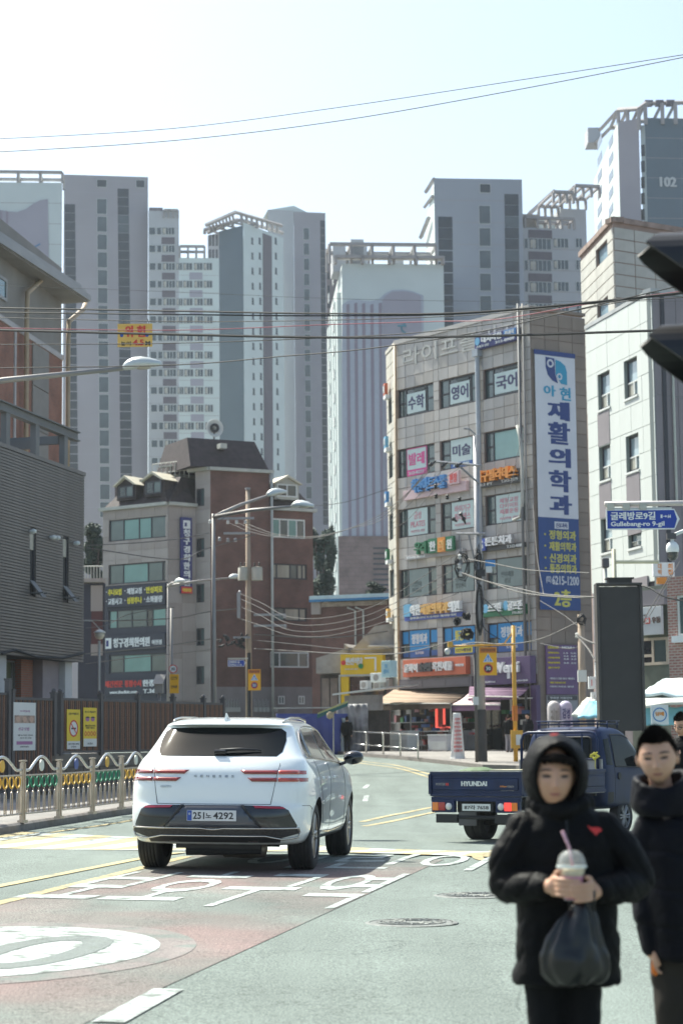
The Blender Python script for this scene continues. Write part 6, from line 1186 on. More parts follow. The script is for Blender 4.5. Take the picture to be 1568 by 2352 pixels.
for zc, m_ in ((.19, mat('lens_red_off', (.12, .01, .01), .2)), (-.165, mat('lens_green_off', (.01, .08, .05), .2))): MB().lathe([(.15, -.01), (.1, -.03), (.001, -.04)], 16, (0, 0, zc), 'x').build('lens', m_, t)
MB().tube([(.1, 0, .40), (.1, 0, .9), (2.2, 0, 1.0)], .05, 8).build('bracket', M_SIG, t)
# ------------------------------------------------------------------ cables
def cable(label, pts, Ys, r, m=M_CAB, group='overhead cables', twist=0):
    n = len(pts); P = []
    for i, (x, y) in enumerate(pts): Yq = Ys[0]+(Ys[1]-Ys[0])*i/(n-1); P.append(W(x, y, Yq))
    C = []
    PP = [P[0]*2-P[1]]+P+[P[-1]*2-P[-2]]
    for i in range(1, len(PP)-2):
        for k in range(8): u = k/8; a, b, c, d = PP[i-1:i+3]; C.append(.5*((2*b)+(c-a)*u+(2*a-5*b+4*c-d)*u*u+(3*b-a-3*c+d)*u**3))
    C.append(P[-1]); o = C[0].copy(); ob_ = MB().tube([c-o for c in C], r, 5).build('overhead_cable', m, None, T(*o)); tag(ob_, label, 'cable', group)
    return ob_
X0, X1 = -220, 1800
cable('upper of the two thin cables rising to the right across the sky', [(X0, 326), (0, 318), (400, 294), (784, 245), (1200, 182), (1568, 125), (X1, 88)], (17.4, 15.6), .0035, M_CABG)
cable('lower of the two thin cables rising to the right across the sky', [(X0, 355), (0, 348), (400, 322), (784, 276), (1200, 203), (1568, 131), (X1, 84)], (17, 15.2), .004, M_CABG)
for lb, pts, r, Ys, m in (
    ('thickest black cable, straight across the frame at the yellow banner', [(X0, 752), (0, 758), (400, 768), (760, 775), (1100, 772), (1510, 759), (X1, 750)], .021, (32, 30), M_CAB),
    ('black cable highest of the sagging bundle above the banner', [(X0, 702), (0, 707), (400, 714), (760, 720), (1100, 716), (1568, 671), (X1, 640)], .015, (34, 30), M_CAB),
    ('second black cable of the sagging bundle above the banner', [(X0, 712), (0, 717), (400, 722), (760, 725), (1100, 718), (1568, 674), (X1, 645)], .012, (34, 30), M_CAB),
    ('third cable of the bundle carrying the yellow height banner', [(X0, 722), (0, 729), (400, 738), (760, 735), (1100, 722), (1400, 694), (X1, 668)], .009, (40, 34), M_CAB),
    ('thin reddish cable crossing behind the top of the yellow banner', [(X0, 752), (0, 753), (400, 758), (760, 745), (1000, 738), (1150, 732), (1400, 690), (X1, 640)], .009, (38, 33), M_CABR),
    ('thin cable crossing the lower edge of the yellow banner', [(X0, 790), (0, 791), (400, 788), (760, 775), (1000, 760), (1250, 725), (1480, 684), (X1, 640)], .009, (36, 32), M_CAB),
    ('lowest thin cable touching the left lamp head and rising to the right', [(X0, 846), (0, 845), (400, 838), (650, 818), (850, 800), (1100, 762), (1350, 705), (X1, 600)], .010, (33, 30), M_CAB),
    ('faint thin wire above the bundle, crossing the apartment towers', [(X0, 640), (0, 655), (400, 670), (784, 686), (1200, 692), (X1, 690)], .006, (60, 60), M_CABG)):
    cable(lb, pts, Ys, r, m)
# banner
a, b = W(270, 797, 38.5), W(350, 743, 38.5); t = thing('height_banner', 'small yellow banner with red and black lettering hanging from the cables', 'banner', T(a.x, 38.5, a.z)); w_, h = b.x-a.x, b.z-a.z; MB().box(0, w_, -.008, 0, 0, h).build('cloth', mat('banner_yellow', (.72, .45, .12), .7, var=.05), t)
mb = MB(); mb.text('위 험', w_*.2, w_*.8, h*.42, h*.92, -.009, .05, .004, 0); mb.text('높', w_*.1, w_*.23, h*.06, h*.24, -.009, .03, .004, 1); mb.text('이', w_*.26, w_*.38, h*.06, h*.24, -.009, .03, .004, 1); mb.text('4.5', w_*.44, w_*.76, h*.06, h*.32, -.009, .04, .004, 0); mb.text('M', w_*.8, w_*.94, h*.06, h*.24, -.009, .03, .004, 1)
for k in (.12, .85): mb.prism([(w_*k+.035*math.cos(q*math.pi/6), h*.5+.035*math.sin(q*math.pi/6)) for q in range(12)], 'y', -.013, -.009, 2)
mb.build('lettering', [M_RD, M_INK, M_BLUEI], t)
for k in (.15, .86): MB().tube([(w_*k, 0, h-.03), (w_*k+.02, 0, h+.02), (w_*k, 0, h+.1)], .006, 5).build('hook', M_CAB, t)
# lower wires round the poles
k = 0
LW = ['grey wire sagging from the transformer pole to the right', 'pale wire just below the sagging grey one at the transformer pole', 'third pale wire from the transformer pole crossing the white-framed window']
for i, (dx, dy) in enumerate(((0, 0), (-18, 3), (-38, 6))): cable(LW[i], [(566+dx, 1202), (600+dx*.6, 1216+dy), (640, 1228+dy), (720, 1232+dy*.6), (800, 1215), (890, 1185-i*7), (985, 1072+i*6)], (95, 74), .011, M_CABG, 'wires between the poles')
for i, (y0, y1, y2) in enumerate(((1362, 1410, 1330), (1374, 1425, 1352), (1392, 1440, 1366), (1420, 1452, 1392))):
    cable(('highest', 'second', 'third', 'lowest')[i]+' of the four drooping wires between the brick house and signboard building', [(548, y0), (600, (y0*1.3+y1*.7)/2+6), (660, y1+6), (740, y1+10), (830, y1-8), (900, (y1+y2)/2), (1053, y2-60+i*10)], (95, 74), .012, M_CABG, 'wires between the poles')
WLB = """straight wire from the slatted building to the transformer pole, highest at left
sagging wire dipping below the blue vertical sign
wire passing just above the globe lamp towards the transformer pole
wire crossing the lowest office windows of the mansard building
lowest wire reaching the mansard building over its red-lettered panel
slack drop wire climbing from the globe lamp to the dark sign panels
thick pale wire leaving the transformer pole at coil height
pale wire sagging over the yellow shop to the signboard building
dark wire between the transformer pole and the orange shop sign
thickest grey cable sweeping from the stout pole to the advertising pillar
second grey cable twisted just above the thickest one
thin wire from the stout pole across the blue banner foot
wire from the stout pole down to the yellow pole head
long sagging wire from the stout pole behind the yellow arm
wire slanting off the blue banner to the wooden pole
near-vertical white wire in front of the tall banner
short dark wire beside the stout pole at window height
wire from the wooden pole down to the white cabinets
upper short wire fanning from the wooden pole
dark wire over the violet menu board
dark cable leaving the top of the advertising pillar
wire slanting up beside the white restaurant sign
second slanting wire beside the white restaurant sign
leftmost wire from the top crossarm of the stout pole
middle wire from the top crossarm of the stout pole
right wire from the top crossarm of the stout pole
long dark wire falling across the right column of windows
thin wire from the transformer pole rising to the narrow side""".split('\n')
for i, (pts, Ys, m, r) in enumerate((
    ([(196, 1253), (330, 1246), (420, 1236), (480, 1224)], (80, 94), M_CABG, .02), ([(196, 1258), (400, 1285), (470, 1262), (585, 1228)], (80, 94), M_CABG, .022),
    ([(196, 1424), (260, 1426), (400, 1420), (480, 1405), (545, 1398)], (80, 94), M_CABG, .025), ([(196, 1502), (300, 1492), (390, 1482), (500, 1466)], (80, 94), M_CABG, .02),
    ([(196, 1525), (300, 1512), (400, 1502), (500, 1490)], (80, 94), M_CABG, .016), ([(196, 1443), (245, 1436), (300, 1410), (400, 1395)], (75, 90), M_CAB, .014),
    ([(584, 1457), (700, 1464), (800, 1462), (890, 1450)], (95, 98), M_CABG, .03), ([(584, 1490), (700, 1497), (800, 1502), (925, 1500), (1050, 1470)], (95, 75), M_CABG, .022), ([(580, 1470), (700, 1482), (820, 1492), (1000, 1482)], (95, 75), M_CAB, .016),
    ([(1063, 1320), (1130, 1340), (1200, 1362), (1300, 1372), (1374, 1372)], (70, 62), M_CABG, .022), ([(1061, 1316), (1120, 1336), (1190, 1352), (1260, 1366), (1374, 1372)], (70, 62), M_CABG, .022), ([(1075, 1284), (1140, 1296), (1220, 1310), (1352, 1316)], (72, 66), M_CABG, .018),
    ([(1100, 1365), (1150, 1412), (1178, 1437)], (70, 70), M_CABG, .02), ([(1060, 1480), (1100, 1476), (1160, 1480), (1240, 1468), (1325, 1430)], (70, 67), M_CABG, .02), ([(1240, 1380), (1290, 1410), (1325, 1437)], (80, 68), M_CABG, .013), ([(1224, 1160), (1232, 1270), (1248, 1365)], (88, 70), M_CABG, .015),
    ([(1105, 1430), (1118, 1450), (1150, 1470)], (70, 70), M_CAB, .015), ([(1325, 1460), (1350, 1490), (1368, 1520)], (67, 62), M_CABG, .03), ([(1325, 1458), (1345, 1470), (1370, 1480)], (67, 62), M_CABG, .03), ([(1240, 1478), (1300, 1490), (1332, 1486)], (80, 68), M_CAB, .02),
    ([(1450, 1340), (1490, 1350), (1530, 1372), (1600, 1385)], (46, 45), M_CAB, .02), ([(1540, 1320), (1480, 1420), (1455, 1480)], (60, 56), M_CABG, .02), ([(1560, 1290), (1500, 1400), (1452, 1470)], (60, 56), M_CABG, .015),
    ([(999, 1064), (960, 1110), (915, 1150), (892, 1170)], (71, 98), M_CABG, .014), ([(1028, 1064), (980, 1120), (915, 1180), (892, 1200)], (71, 98), M_CABG, .012), ([(1060, 1070), (1010, 1110), (940, 1190), (892, 1220)], (71, 98), M_CABG, .012), ([(1200, 990), (1165, 1150), (1140, 1240)], (90, 75), M_CAB, .012), ([(490, 1205), (600, 1140), (680, 1160), (784, 1155), (900, 1120)], (94, 98), M_CABG, .014))):
    cable(WLB[i], pts, Ys, r, m, 'wires between the poles')
# ------------------------------------------------------------------ railing on the far pavement
RF = Frame(G(763, 1728).xy, G(960, 1750).xy); t = thing('pedestrian_railing', 'low steel railing of looped sections on the far pavement before the stalls', 'railing', RF.M)
rx = [RF.at(x, 1700)[0] for x in (725, 763, 801.6, 840.4, 879.6, 918.8, 959.6)]
for a, b in zip(rx, rx[1:]):
    a += .04; b -= .04; q = RF.M @ Vector((a, 0, 0)); z0 = gz(q.x, q.y)+.1; q = RF.M @ Vector((b, 0, 0)); z1 = gz(q.x, q.y)+.1
    MB().tube([(a, 0, z0), (a, 0, z0+.86), (a+.02, 0, z0+.93), (a+.1, 0, z0+.95), (b-.1, 0, z1+.95), (b-.02, 0, z1+.93), (b, 0, z1+.86), (b, 0, z1)], .032, 7).build('loop', M_STEELG, t, smooth=True); MB().tube([(a, 0, z0+.38), (b, 0, z1+.38)], .025, 6).build('rail', M_STEELG, t, smooth=True)
# ------------------------------------------------------------------ stalls and shop front
def AW(label, top, bot, ytop, ybot, m, group=None, val=.25, mv=None):
    """awning: wall edge pixels at local y=ytop, front edge pixels at ybot"""
    (ax, az), (bx_, bz) = [F_.at(*q, ytop) for q in top]; (cx_, cz_), (dx, dz) = [F_.at(*q, ybot) for q in bot]
    t = thing('awning', label, 'awning', F_.M); n = 1; mb = MB()
    for k in range(n):
        for j in range(4):
            def Pq(u, v): s_ = -.1*math.sin(math.pi*v)*.6; return (ax+(bx_-ax)*u+((cx_+(dx-cx_)*u)-(ax+(bx_-ax)*u))*v, ytop+(ybot-ytop)*v, az+(bz-az)*u+((cz_+(dz-cz_)*u)-(az+(bz-az)*u))*v+s_)
            u0, u1, v0, v1 = k/n, (k+1)/n, j/4, (j+1)/4; A_ = [Pq(u0, v0), Pq(u1, v0), Pq(u1, v1), Pq(u0, v1)]; mb.quad(*A_[::-1]); 
    o_ = mb.build('canopy', m, t, smooth=True); o_.modifiers.new('solid', 'SOLIDIFY').thickness = .03
    if val: MB().box(cx_, dx, ybot-.03, ybot, min(cz_, dz)-val, min(cz_, dz)).build('valance', mv or m, t)
    MB().tube([(cx_, ybot, cz_-.03), (dx, ybot, dz-.03)], .04, 6).build('front_bar', M_TRIM, t)
    return t, (cx_, dx, min(cz_, dz))
F_ = FS_; M_AB = mat('awning_tan', (.27, .19, .13), .8, var=.1, scale=2); M_AP = mat('awning_pinkish', (.55, .42, .44), .8, var=.08); M_AV = mat('awning_violet', (.14, .07, .13), .8, var=.1); M_AD = mat('awning_valance_dark', (.1, .07, .05), .8)
gF = lambda x, y: gz(*(F_.M @ Vector((x, y, 0))).xy)
tA, q = AW('wide tan awning over the market stall', [(904, 1584), (1068, 1594)], [(848, 1615), (1034, 1615)], -.1, -2.6, M_AB, mv=M_AD)
for x in (q[0]+.2, (q[0]+q[1])/2, q[1]-.1): MB().tube([(x, -2.5, gF(x, -2.5)), (x, -2.5, q[2]-.05)], .035, 6).build('leg', M_TRIM, tA)
tA, q = AW('pale pink awning right of the tan one', [(1075, 1594), (1150, 1594)], [(1036, 1618), (1148, 1618)], -.4, -2.4, M_AP, mv=M_AV)
tA, q = AW('dark violet awning of the coffee shop', [(1078, 1577), (1215, 1577)], [(1075, 1598), (1190, 1600)], -.3, -1.9, M_AV, val=.12)
# shop front fascia and back wall
sb = thing('shop_front', 'dark market shop front with grey fascia, shelves and red neon strips', 'shop', F_.M)
h = F_.rect(916, 1558, 1090, 1580); MB().box(.1, h[1], -.2, -.05, h[2], h[3]).build('fascia', mat('fascia_grey', (.13, .12, .135), .6, var=.06), sb)
for k in range(3): a = .3+k*(h[1]-.4)/3; MB().box(a, a+(h[1]-.6)/3, -.215, -.201, h[2]+.08, h[3]-.08).build('fascia_panel', mat('fascia_panel', (.15, .14, .155), .6, var=.06), sb)
M_SH = mat('shelf_steel', (.3, .3, .31), .4, .5); rd = random.Random(4); cols = [mat('goods_%s' % n, c, .6, var=.15) for n, c in (('red', (.4, .05, .04)), ('white', (.5, .5, .48)), ('blue', (.08, .14, .3)), ('tan', (.35, .25, .15)), ('green', (.06, .2, .08)), ('pink', (.45, .2, .22)), ('black', (.03, .03, .03)))]
g0 = gF(4, 0); gt_ = zgd
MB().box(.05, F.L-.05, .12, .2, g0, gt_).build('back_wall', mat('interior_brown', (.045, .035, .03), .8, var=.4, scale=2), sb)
for (x0, x1) in ((905, 985), (1040, 1080)):
    for y in (1660, 1690, 1712): a, b = F_.at(x0, y, -.5)[0], F_.at(x1, y, -.5)[0]; z_ = F_.at(x0, y, -.5)[1]; MB().box(a, b, -.7, -.05, z_-.03, z_).build('shelf', M_SH, sb)
for i in range(70):
    px_, py_ = rd.choice([(rd.uniform(905, 985), rd.choice((1660, 1690, 1712))), (rd.uniform(1040, 1088), rd.choice((1660, 1690, 1712))), (rd.uniform(1150, 1210), rd.choice((1640, 1665, 1695)))]); a, z_ = F_.at(px_, py_, -.5); w_ = rd.uniform(.12, .3); hh = rd.uniform(.12, .35); m_ = rd.choice(cols)
    MB().box(0, w_, 0, .3, 0, hh).build('boxed_goods', m_, sb, T(a, -.6+rd.uniform(0, .1), z_))
for i in range(16): px_ = rd.uniform(925, 995) if i < 10 else rd.uniform(1160, 1212); a, z_ = F_.at(px_, rd.uniform(1622, 1640), 0); MB().box(0, rd.uniform(.2, .45), 0, .02, 0, rd.uniform(.25, .5)).build('price_poster', rd.choice(cols), sb, T(a, .08, z_-.2))
M_NEON = mat('neon_red', (.8, .1, .08), .4, var=0, emit=((1, .12, .09), .45))
for x0, y0, x1, y1 in ((1001, 1621, 1005, 1677), (1018.5, 1621, 1022.4, 1668), (1006, 1669.5, 1037, 1673)): a, b, c, d = F_.rect(x0, y0, x1, y1, -.6); MB().box(a, b, -.65, -.6, c, d).build('neon_strip', M_NEON, sb)
h = F_.rect(1005, 1621, 1018, 1668, -.5); MB().box(h[0], h[1], -.55, -.45, g0, h[3]).build('brick_column', BR, sb)
for x0, y0, x1, y1 in ((1172, 1604, 1176, 1640), (1172, 1603, 1223, 1606)): a, b, c, d = F_.rect(x0, y0, x1, y1, -.3); MB().box(a, b, -.34, -.3, c, d).build('window_frame', M_WH, sb)
h = F_.rect(1223, 1574, 1236, 1735, -.2); MB().box(h[0], h[1], -.3, -.05, g0, h[3]).build('violet_column', M_VI, sb); h = F_.rect(1088, 1574, 1160, 1640, -.2)
for x0, x1 in ((1093, 1128), (1130, 1150), (1176, 1222)): a, b, c, d = F_.rect(x0, 1625, x1, 1728, .02); MB().box(a, b, .03, .06, g0+.1, d).build('glass_panel', M_GK, sb)
def boxthing(name, label, cat, F0, box, yl, dp, m, fn=None, mats=None, zbase=None):
    a, b, c, d = F0.rect(*box, yl); c = gF(a, yl)+.1 if zbase is None and F0 is F_ else c if zbase is None else zbase; t = thing(name, label, cat, F0.M @ T(a, yl, c)); MB().box(0, b-a, 0, dp, .05, d-c).build('body', m, t, bevel=.02)
    if fn: fn(t, b-a, d-c, dp)
    return t
def frz(t, w_, h, d): MB().box(-.02, w_+.02, -.02, d+.02, h, h+.06).build('lid', M_FW, t); MB().box(.05, w_-.05, -.015, -.001, .12, h*.6).build('front_panel', mat('panel_off_white', (.5, .52, .5), .5, var=.1), t); [MB().box(x, x+.06, .05, .11, 0, .05).build('foot', M_CAB, t) for x in (.03, w_-.09)]
boxthing('chest_freezer', 'white chest freezer behind the railing, left end of the stall', 'freezer', F_, (884, 1682, 936, 1718), -3.4, .7, M_FW, frz); boxthing('chest_freezer', 'white freezer with grey base between the freezer at the railing and the cone sign', 'freezer', F_, (982, 1690, 1026, 1728), -3.6, .7, M_PIL, frz)
def table(label, x0, x1, y, yl, m, items):
    a, z_ = F_.at(x0, y, yl); b = F_.at(x1, y, yl)[0]; g_ = gF(a, yl)+.1; t = thing('market_table', label, 'table', F_.M @ T(a, yl, g_)); H_ = z_-g_
    MB().box(0, b-a, 0, .8, H_-.04, H_).build('table_top', m, t)
    for x in (.04, b-a-.08):
        for y_ in (.04, .7): MB().box(x, x+.04, y_, y_+.04, 0, H_-.041).build('leg', M_SH, t)
    for i in range(items):
        w_ = rd.uniform(.18, .35); x = rd.uniform(0, max(.01, b-a-w_)); m_ = rd.choice(cols[:4]+cols[5:6]); 
        o_ = MB().box(0, w_, 0, .25, 0, rd.uniform(.06, .16)).build('produce_tray', m_, None, F_.M @ T(a+x, yl+.05+.27*(i % 2), g_+H_+.001+.17*(i//6))); tag(o_, 'small %s produce tray on the %s' % (m_.name.split('_')[1], label.split(',')[0]), 'tray', 'produce trays on the stall tables')
table('long fish table, under the tan awning', 938, 1030, 1680, -2.6, cols[1], 10); table('short counter table, right of the cone sign', 1068, 1090, 1688, -1.8, M_SH, 4)
boxthing('steel_counter', 'long steel counter behind the cone sign', 'counter', F_, (1040, 1678, 1092, 1722), -1.4, .6, M_SH)
# cone sign
a = W(1050.6, 1733, YB+4); g_ = gz(a.x, a.y)+.1; s_ = FPX/(YB+4); t = thing('cone_sign', 'white truncated cone advertising sign covered in red lettering on the pavement', 'sign', T(a.x, a.y, g_)); H_ = W(1050, 1638, YB+4).z-g_
MB().loft([[(r_*math.cos(k*math.pi/4+.39), r_*math.sin(k*math.pi/4+.39), z_) for k in range(8)] for r_, z_ in ((19/s_, 0), (17/s_, .1), (9.5/s_, H_-.02), (8.5/s_, H_))]).build('body', M_WH, t)
mb = MB()
for k in range(9):
    z_ = H_*(.16+.085*k); r_ = (18.3-8.6*(z_/H_))/s_*.93; mb.text(('수산물도매', '활어회전문', '킹크랩대게', '산지직송', '노량진가격', '포장판매', '광어우럭', '전복멍게', '싱싱회')[k], -r_*.62, r_*.62, z_, z_+H_*.055, -r_-.005, .02, .01)
mb.build('lettering', M_RD, t)
# tin roof, grey tarp, blue tarp, parasol, air conditioners at the left end
FT = Frame(P2(781, 1597, 96), P2(902, 1582, 94)); t = thing('tin_canopy', 'thin pale sheet metal canopy over the grey tarpaulin', 'canopy', FT.M)
a, z0 = FT.at(781, 1598); b, z1 = FT.at(902, 1583); MB().hexa([(0, -.6, z0), (FT.L, -.6, z1), (FT.L, 2, z1+.2), (0, 2, z0+.2)], [(0, -.6, z0+.08), (FT.L, -.6, z1+.08), (FT.L, 2, z1+.28), (0, 2, z0+.28)]).build('roof_sheet', M_LH, t); MB().box(.5, FT.L-.6, -.3, .0, z0-.75, z0-.02).build('fascia', M_TIN, t); MB().box(.4, FT.L-.3, .0, .1, g0-.3, z0-.75).build('dark_wall', M_DKW, t)
def cloth(name, label, cat, FF_, x0, x1, z0, z1, m, seed, amp=.12, nx=26, nz=12, kind=None, yl=-.4, freq=5):
    t = thing(name, label, cat, FF_.M @ T(x0, yl, z0)); mb = MB(); vs = []
    for j in range(nz+1):
        for i in range(nx+1):
            u, v = i/nx, j/nz; y_ = amp*(math.sin(u*freq*6.28+v*2+seed)*.6+noise.noise(Vector((u*4, v*3, seed)))*1.2)*(1.1-v*.6); vs.append(((x1-x0)*u+.05*noise.noise(Vector((v*3, u, seed))), y_, (z1-z0)*v))
    mb.add(vs, [(j*(nx+1)+i, j*(nx+1)+i+1, (j+1)*(nx+1)+i+1, (j+1)*(nx+1)+i) for j in range(nz) for i in range(nx)]); o_ = mb.build('sheet', m, t, smooth=True); o_.modifiers.new('solid', 'SOLIDIFY').thickness = .02; return t
a, z0 = FT.at(803, 1720); b = FT.at(872, 1720)[0]; zz0 = gz(*(FT.M @ Vector((a, 0, 0))).xy)+.1; cloth('tarpaulin', 'grey tarpaulin curtain with pale streaks hanging at the end of the stalls', 'tarpaulin', FT, a, b, zz0, FT.at(830, 1618)[1], mat('tarp_grey', (.19, .19, .195), .5, var=.5, scale=1.5, tint=(1.3, 1.3, 1.3)), 2, yl=-.9)
a, z0 = FT.at(803, 1720); b = FT.at(838, 1720)[0]; t_ = cloth('plastic_sheet', 'gathered white plastic sheet in front of the grey tarpaulin', 'plastic sheet', FT, a+.1, b, zz0, FT.at(830, 1650)[1], mat('plastic_white', (.45, .5, .5), .3, var=.2, scale=3), 7, amp=.2, freq=4, yl=-1.2)
for v in KIDS[t_.name][0].data.vertices: k_ = v.co.z/(FT.at(830, 1650)[1]-zz0); v.co.x = (b-a)*(.1+.75*k_*0+.2)+(v.co.x-(b-a)*.5)*(.25+.75*abs(k_-.45))+(b-a)*.3*k_
FB = Frame(P2(622, 1660, 92), P2(788, 1660, 95)); a, z0 = FB.at(622, 1702); zt_ = FB.at(700, 1640)[1]; cloth('tarpaulin', 'long blue tarpaulin fence behind the white car', 'tarpaulin', FB, 0, FB.L, .5, zt_, mat('tarp_blue', (.05, .07, .27), .5, var=.15, scale=1), 4, amp=.08, freq=7)
MB().tube([(0, 0, zt_+.25), (FB.L, 0, zt_+.3)], .03, 6).build('rail', M_TRIM, thing('pipe_rail', 'thin pipe rail along the top of the blue tarpaulin', 'rail', FB.M @ T(0, -.2, 0)))
p = W(760, 1625, 90); t = thing('parasol', 'slanting yellow and green market parasol with hanging bags', 'parasol', T(p.x, 90, gz(p.x, 90))); h0 = p.z-gz(p.x, 90)
MB().hexa([(-.6, -.6, h0-.32), (.75, -.6, h0+.2), (.75, .6, h0+.2), (-.6, .6, h0-.32)], [(-.6, -.6, h0-.26), (.75, -.6, h0+.28), (.75, .6, h0+.28), (-.6, .6, h0-.26)]).build('canopy', mat('parasol_yellow', (.5, .48, .2), .7, var=.1), t); MB().hexa([(-.62, -.66, h0-.5), (.77, -.66, h0+.05), (.77, -.62, h0+.05), (-.62, -.62, h0-.5)], [(-.62, -.66, h0-.33), (.77, -.66, h0+.19), (.77, -.62, h0+.19), (-.62, -.62, h0-.33)]).build('fringe', mat('parasol_green', (.03, .12, .12), .7), t); MB().tube([(.1, 0, 0), (.1, 0, h0)], .03, 6).build('pole', M_TRIM, t)
MB().lathe([(.001, -.2), (.14, -.12), (.15, .05), (.05, .15)], 10, (-.05, -.75, h0-.35)).build('hanging_bag', mat('bag_tan', (.4, .33, .22), .7), t, smooth=True)
for i, (x0, y0, x1, y1, lb) in enumerate(((850, 1546, 876, 1567, 'pale air conditioner box highest on the tin roof'), (826, 1564, 843, 1583, 'small pale box at the left end of the tin roof'), (856, 1565, 872, 1587, 'cream air conditioner lower right on the tin roof'), (874, 1560, 892, 1580, 'grey air conditioner beside the pipe at the building corner'))):
    a, b, c, d = FT.rect(x0, y0, x1, y1, .5+.5*i); t = thing('air_conditioner', lb, 'air conditioner', FT.M @ T(a, .5+.5*i, c)); MB().box(0, b-a, 0, .35, 0, d-c).build('casing', [M_FW, M_PIL, M_TRIM, M_TIN][i], t, bevel=.02); MB().lathe([(min(b-a, d-c)*.38, -.012), (min(b-a, d-c)*.34, -.02), (.001, -.02)], 14, ((b-a)*.5, 0, (d-c)*.5), 'y').build('fan_grille', M_TIN, t)
a, b, c, d = FT.rect(884, 1518, 906, 1556, -.3); t = thing('light_box_sign', 'pale blue light box sign at the corner of the signboard building', 'sign', FT.M @ T(a, -.3, c)); MB().box(0, b-a, -.3, .2, 0, d-c).build('box', mat('lightbox_blue', (.42, .62, .66), .5, var=.08), t, bevel=.02); MB().text('회\n센터', (b-a)*.2, (b-a)*.8, (d-c)*.2, (d-c)*.8, -.301, .02, .01).build('lettering', M_LIB, t)
# inflatable advertising columns
for x, m_, lb, s1 in ((1299, mat('inflatable_lilac', (.5, .47, .62), .5, var=.05), 'lilac inflatable advertising column under the menu board', '감성\n기분'), (1272, mat('inflatable_grey', (.5, .48, .48), .5, var=.1), 'leaning grey-white inflatable column left of the lilac one', '커피')):
    p = W(x, 1655, 84); g_ = gz(p.x, 84)+.1; H_ = W(x, 1611, 84).z-g_; t = thing('advertising_column', lb, 'advertising column', T(p.x, 84, g_)); MB().lathe([(.001, 0), (.28, .02), (.28, H_-.25), (.24, H_-.1), (.12, H_), (.001, H_+.02)], 16).build('body', m_, t, smooth=True); MB().text(s1, -.17, .17, H_*.45, H_-.3, -.285, .03, .01).build('lettering', M_NV if x > 1290 else M_TIN, t)
# market roofs of tarpaulin at right
def slab(name, label, cat, corners, m, th=.06, Ys=None):
    P = [W(x, y, Yq) for x, y, Yq in corners]; c = sum(P, Vector())/len(P); c.z = 0 if False else c.z; t = thing(name, label, cat, T(*c)); n = 8; vs = []
    for j in range(n+1):
        for i in range(n+1): u, v = i/n, j/n; p = (P[0]*(1-u)+P[1]*u)*(1-v)+(P[3]*(1-u)+P[2]*u)*v-c; p.z += .07*noise.noise(Vector((u*4, v*4, c.x))); vs.append(tuple(p))
    o_ = MB(); o_.add(vs, [(j*(n+1)+i, j*(n+1)+i+1, (j+1)*(n+1)+i+1, (j+1)*(n+1)+i) for j in range(n) for i in range(n)]); q = o_.build('sheet', m, t, smooth=True); q.modifiers.new('solid', 'SOLIDIFY').thickness = th; return t
M_TC = mat('tarp_cyan', (.2, .45, .55), .5, var=.1, scale=1.5); M_TP = mat('tarp_pale', (.5, .6, .6), .5, var=.12, scale=1.5); M_TW = mat('tarp_white', (.58, .57, .5), .5, var=.12, scale=1.5)
slab('tarp_roof', 'pale blue tarpaulin roof highest at the right, beside the brick corner', 'tarpaulin', [(1471, 1592, 52), (1600, 1600, 52), (1600, 1555, 58), (1520, 1560, 58)], M_TP); slab('tarp_roof', 'cream edged tarpaulin roof below the pale blue one', 'tarpaulin', [(1471, 1621, 50), (1600, 1612, 50), (1600, 1600, 53), (1471, 1592, 53)], M_TW)
slab('tarp_roof', 'bright cyan hanging tarpaulin right of the advertising pillar', 'tarpaulin', [(1476, 1665, 50.5), (1600, 1668, 50.5), (1600, 1622, 50.6), (1472, 1622, 50.6)], M_TC); slab('tarp_roof', 'cyan tarpaulin roof left of the advertising pillar', 'tarpaulin', [(1326, 1645, 60), (1378, 1645, 60), (1378, 1608, 64), (1350, 1612, 64)], M_TC); slab('tarp_roof', 'white and cream tarpaulin roof left of the cyan one', 'tarpaulin', [(1312, 1640, 62), (1336, 1645, 62), (1372, 1602, 66), (1345, 1604, 66)], M_TW)
p = W(1514.5, 1642, 49); t = thing('tobacco_sign', 'white notice with a blue ring and orange lettering on the cyan tarpaulin', 'sign', T(*p)); r_ = 19/93
MB().box(-r_*1.05, r_*1.05, -.01, .02, -r_*1.2, r_*1.15).build('board', M_WH, t); MB().lathe([(r_*.85, -.012), (r_*.85, -.02), (r_*.72, -.02), (r_*.72, -.012)], 24, axis='y').build('ring', M_LB, t); MB().text('담배', -r_*.5, r_*.5, -r_*.15, r_*.35, -.011, .04, .01).build('lettering', M_OR, t)
a, b = W(1507, 1342, 62), W(1550, 1293, 62); t = thing('box_sign', 'white box sign with two orange lettered columns on the street corner', 'sign', T(a.x, 62, a.z)); w_, h = b.x-a.x, b.z-a.z; MB().box(-.12, w_*.9, -.2, 0, h*.35, h).build('box', M_WH, t); [MB().text(s_, w_*x0, w_*x1, h*.42, h*.95, -.201, .02, .01).build('lettering', M_OR, t) for s_, x0, x1 in (('대\n박', .05, .25), ('회\n집', .55, .8))]; MB().box(0, w_*.65, -.22, -.02, 0, h*.3).build('lower_box', M_OR, t)
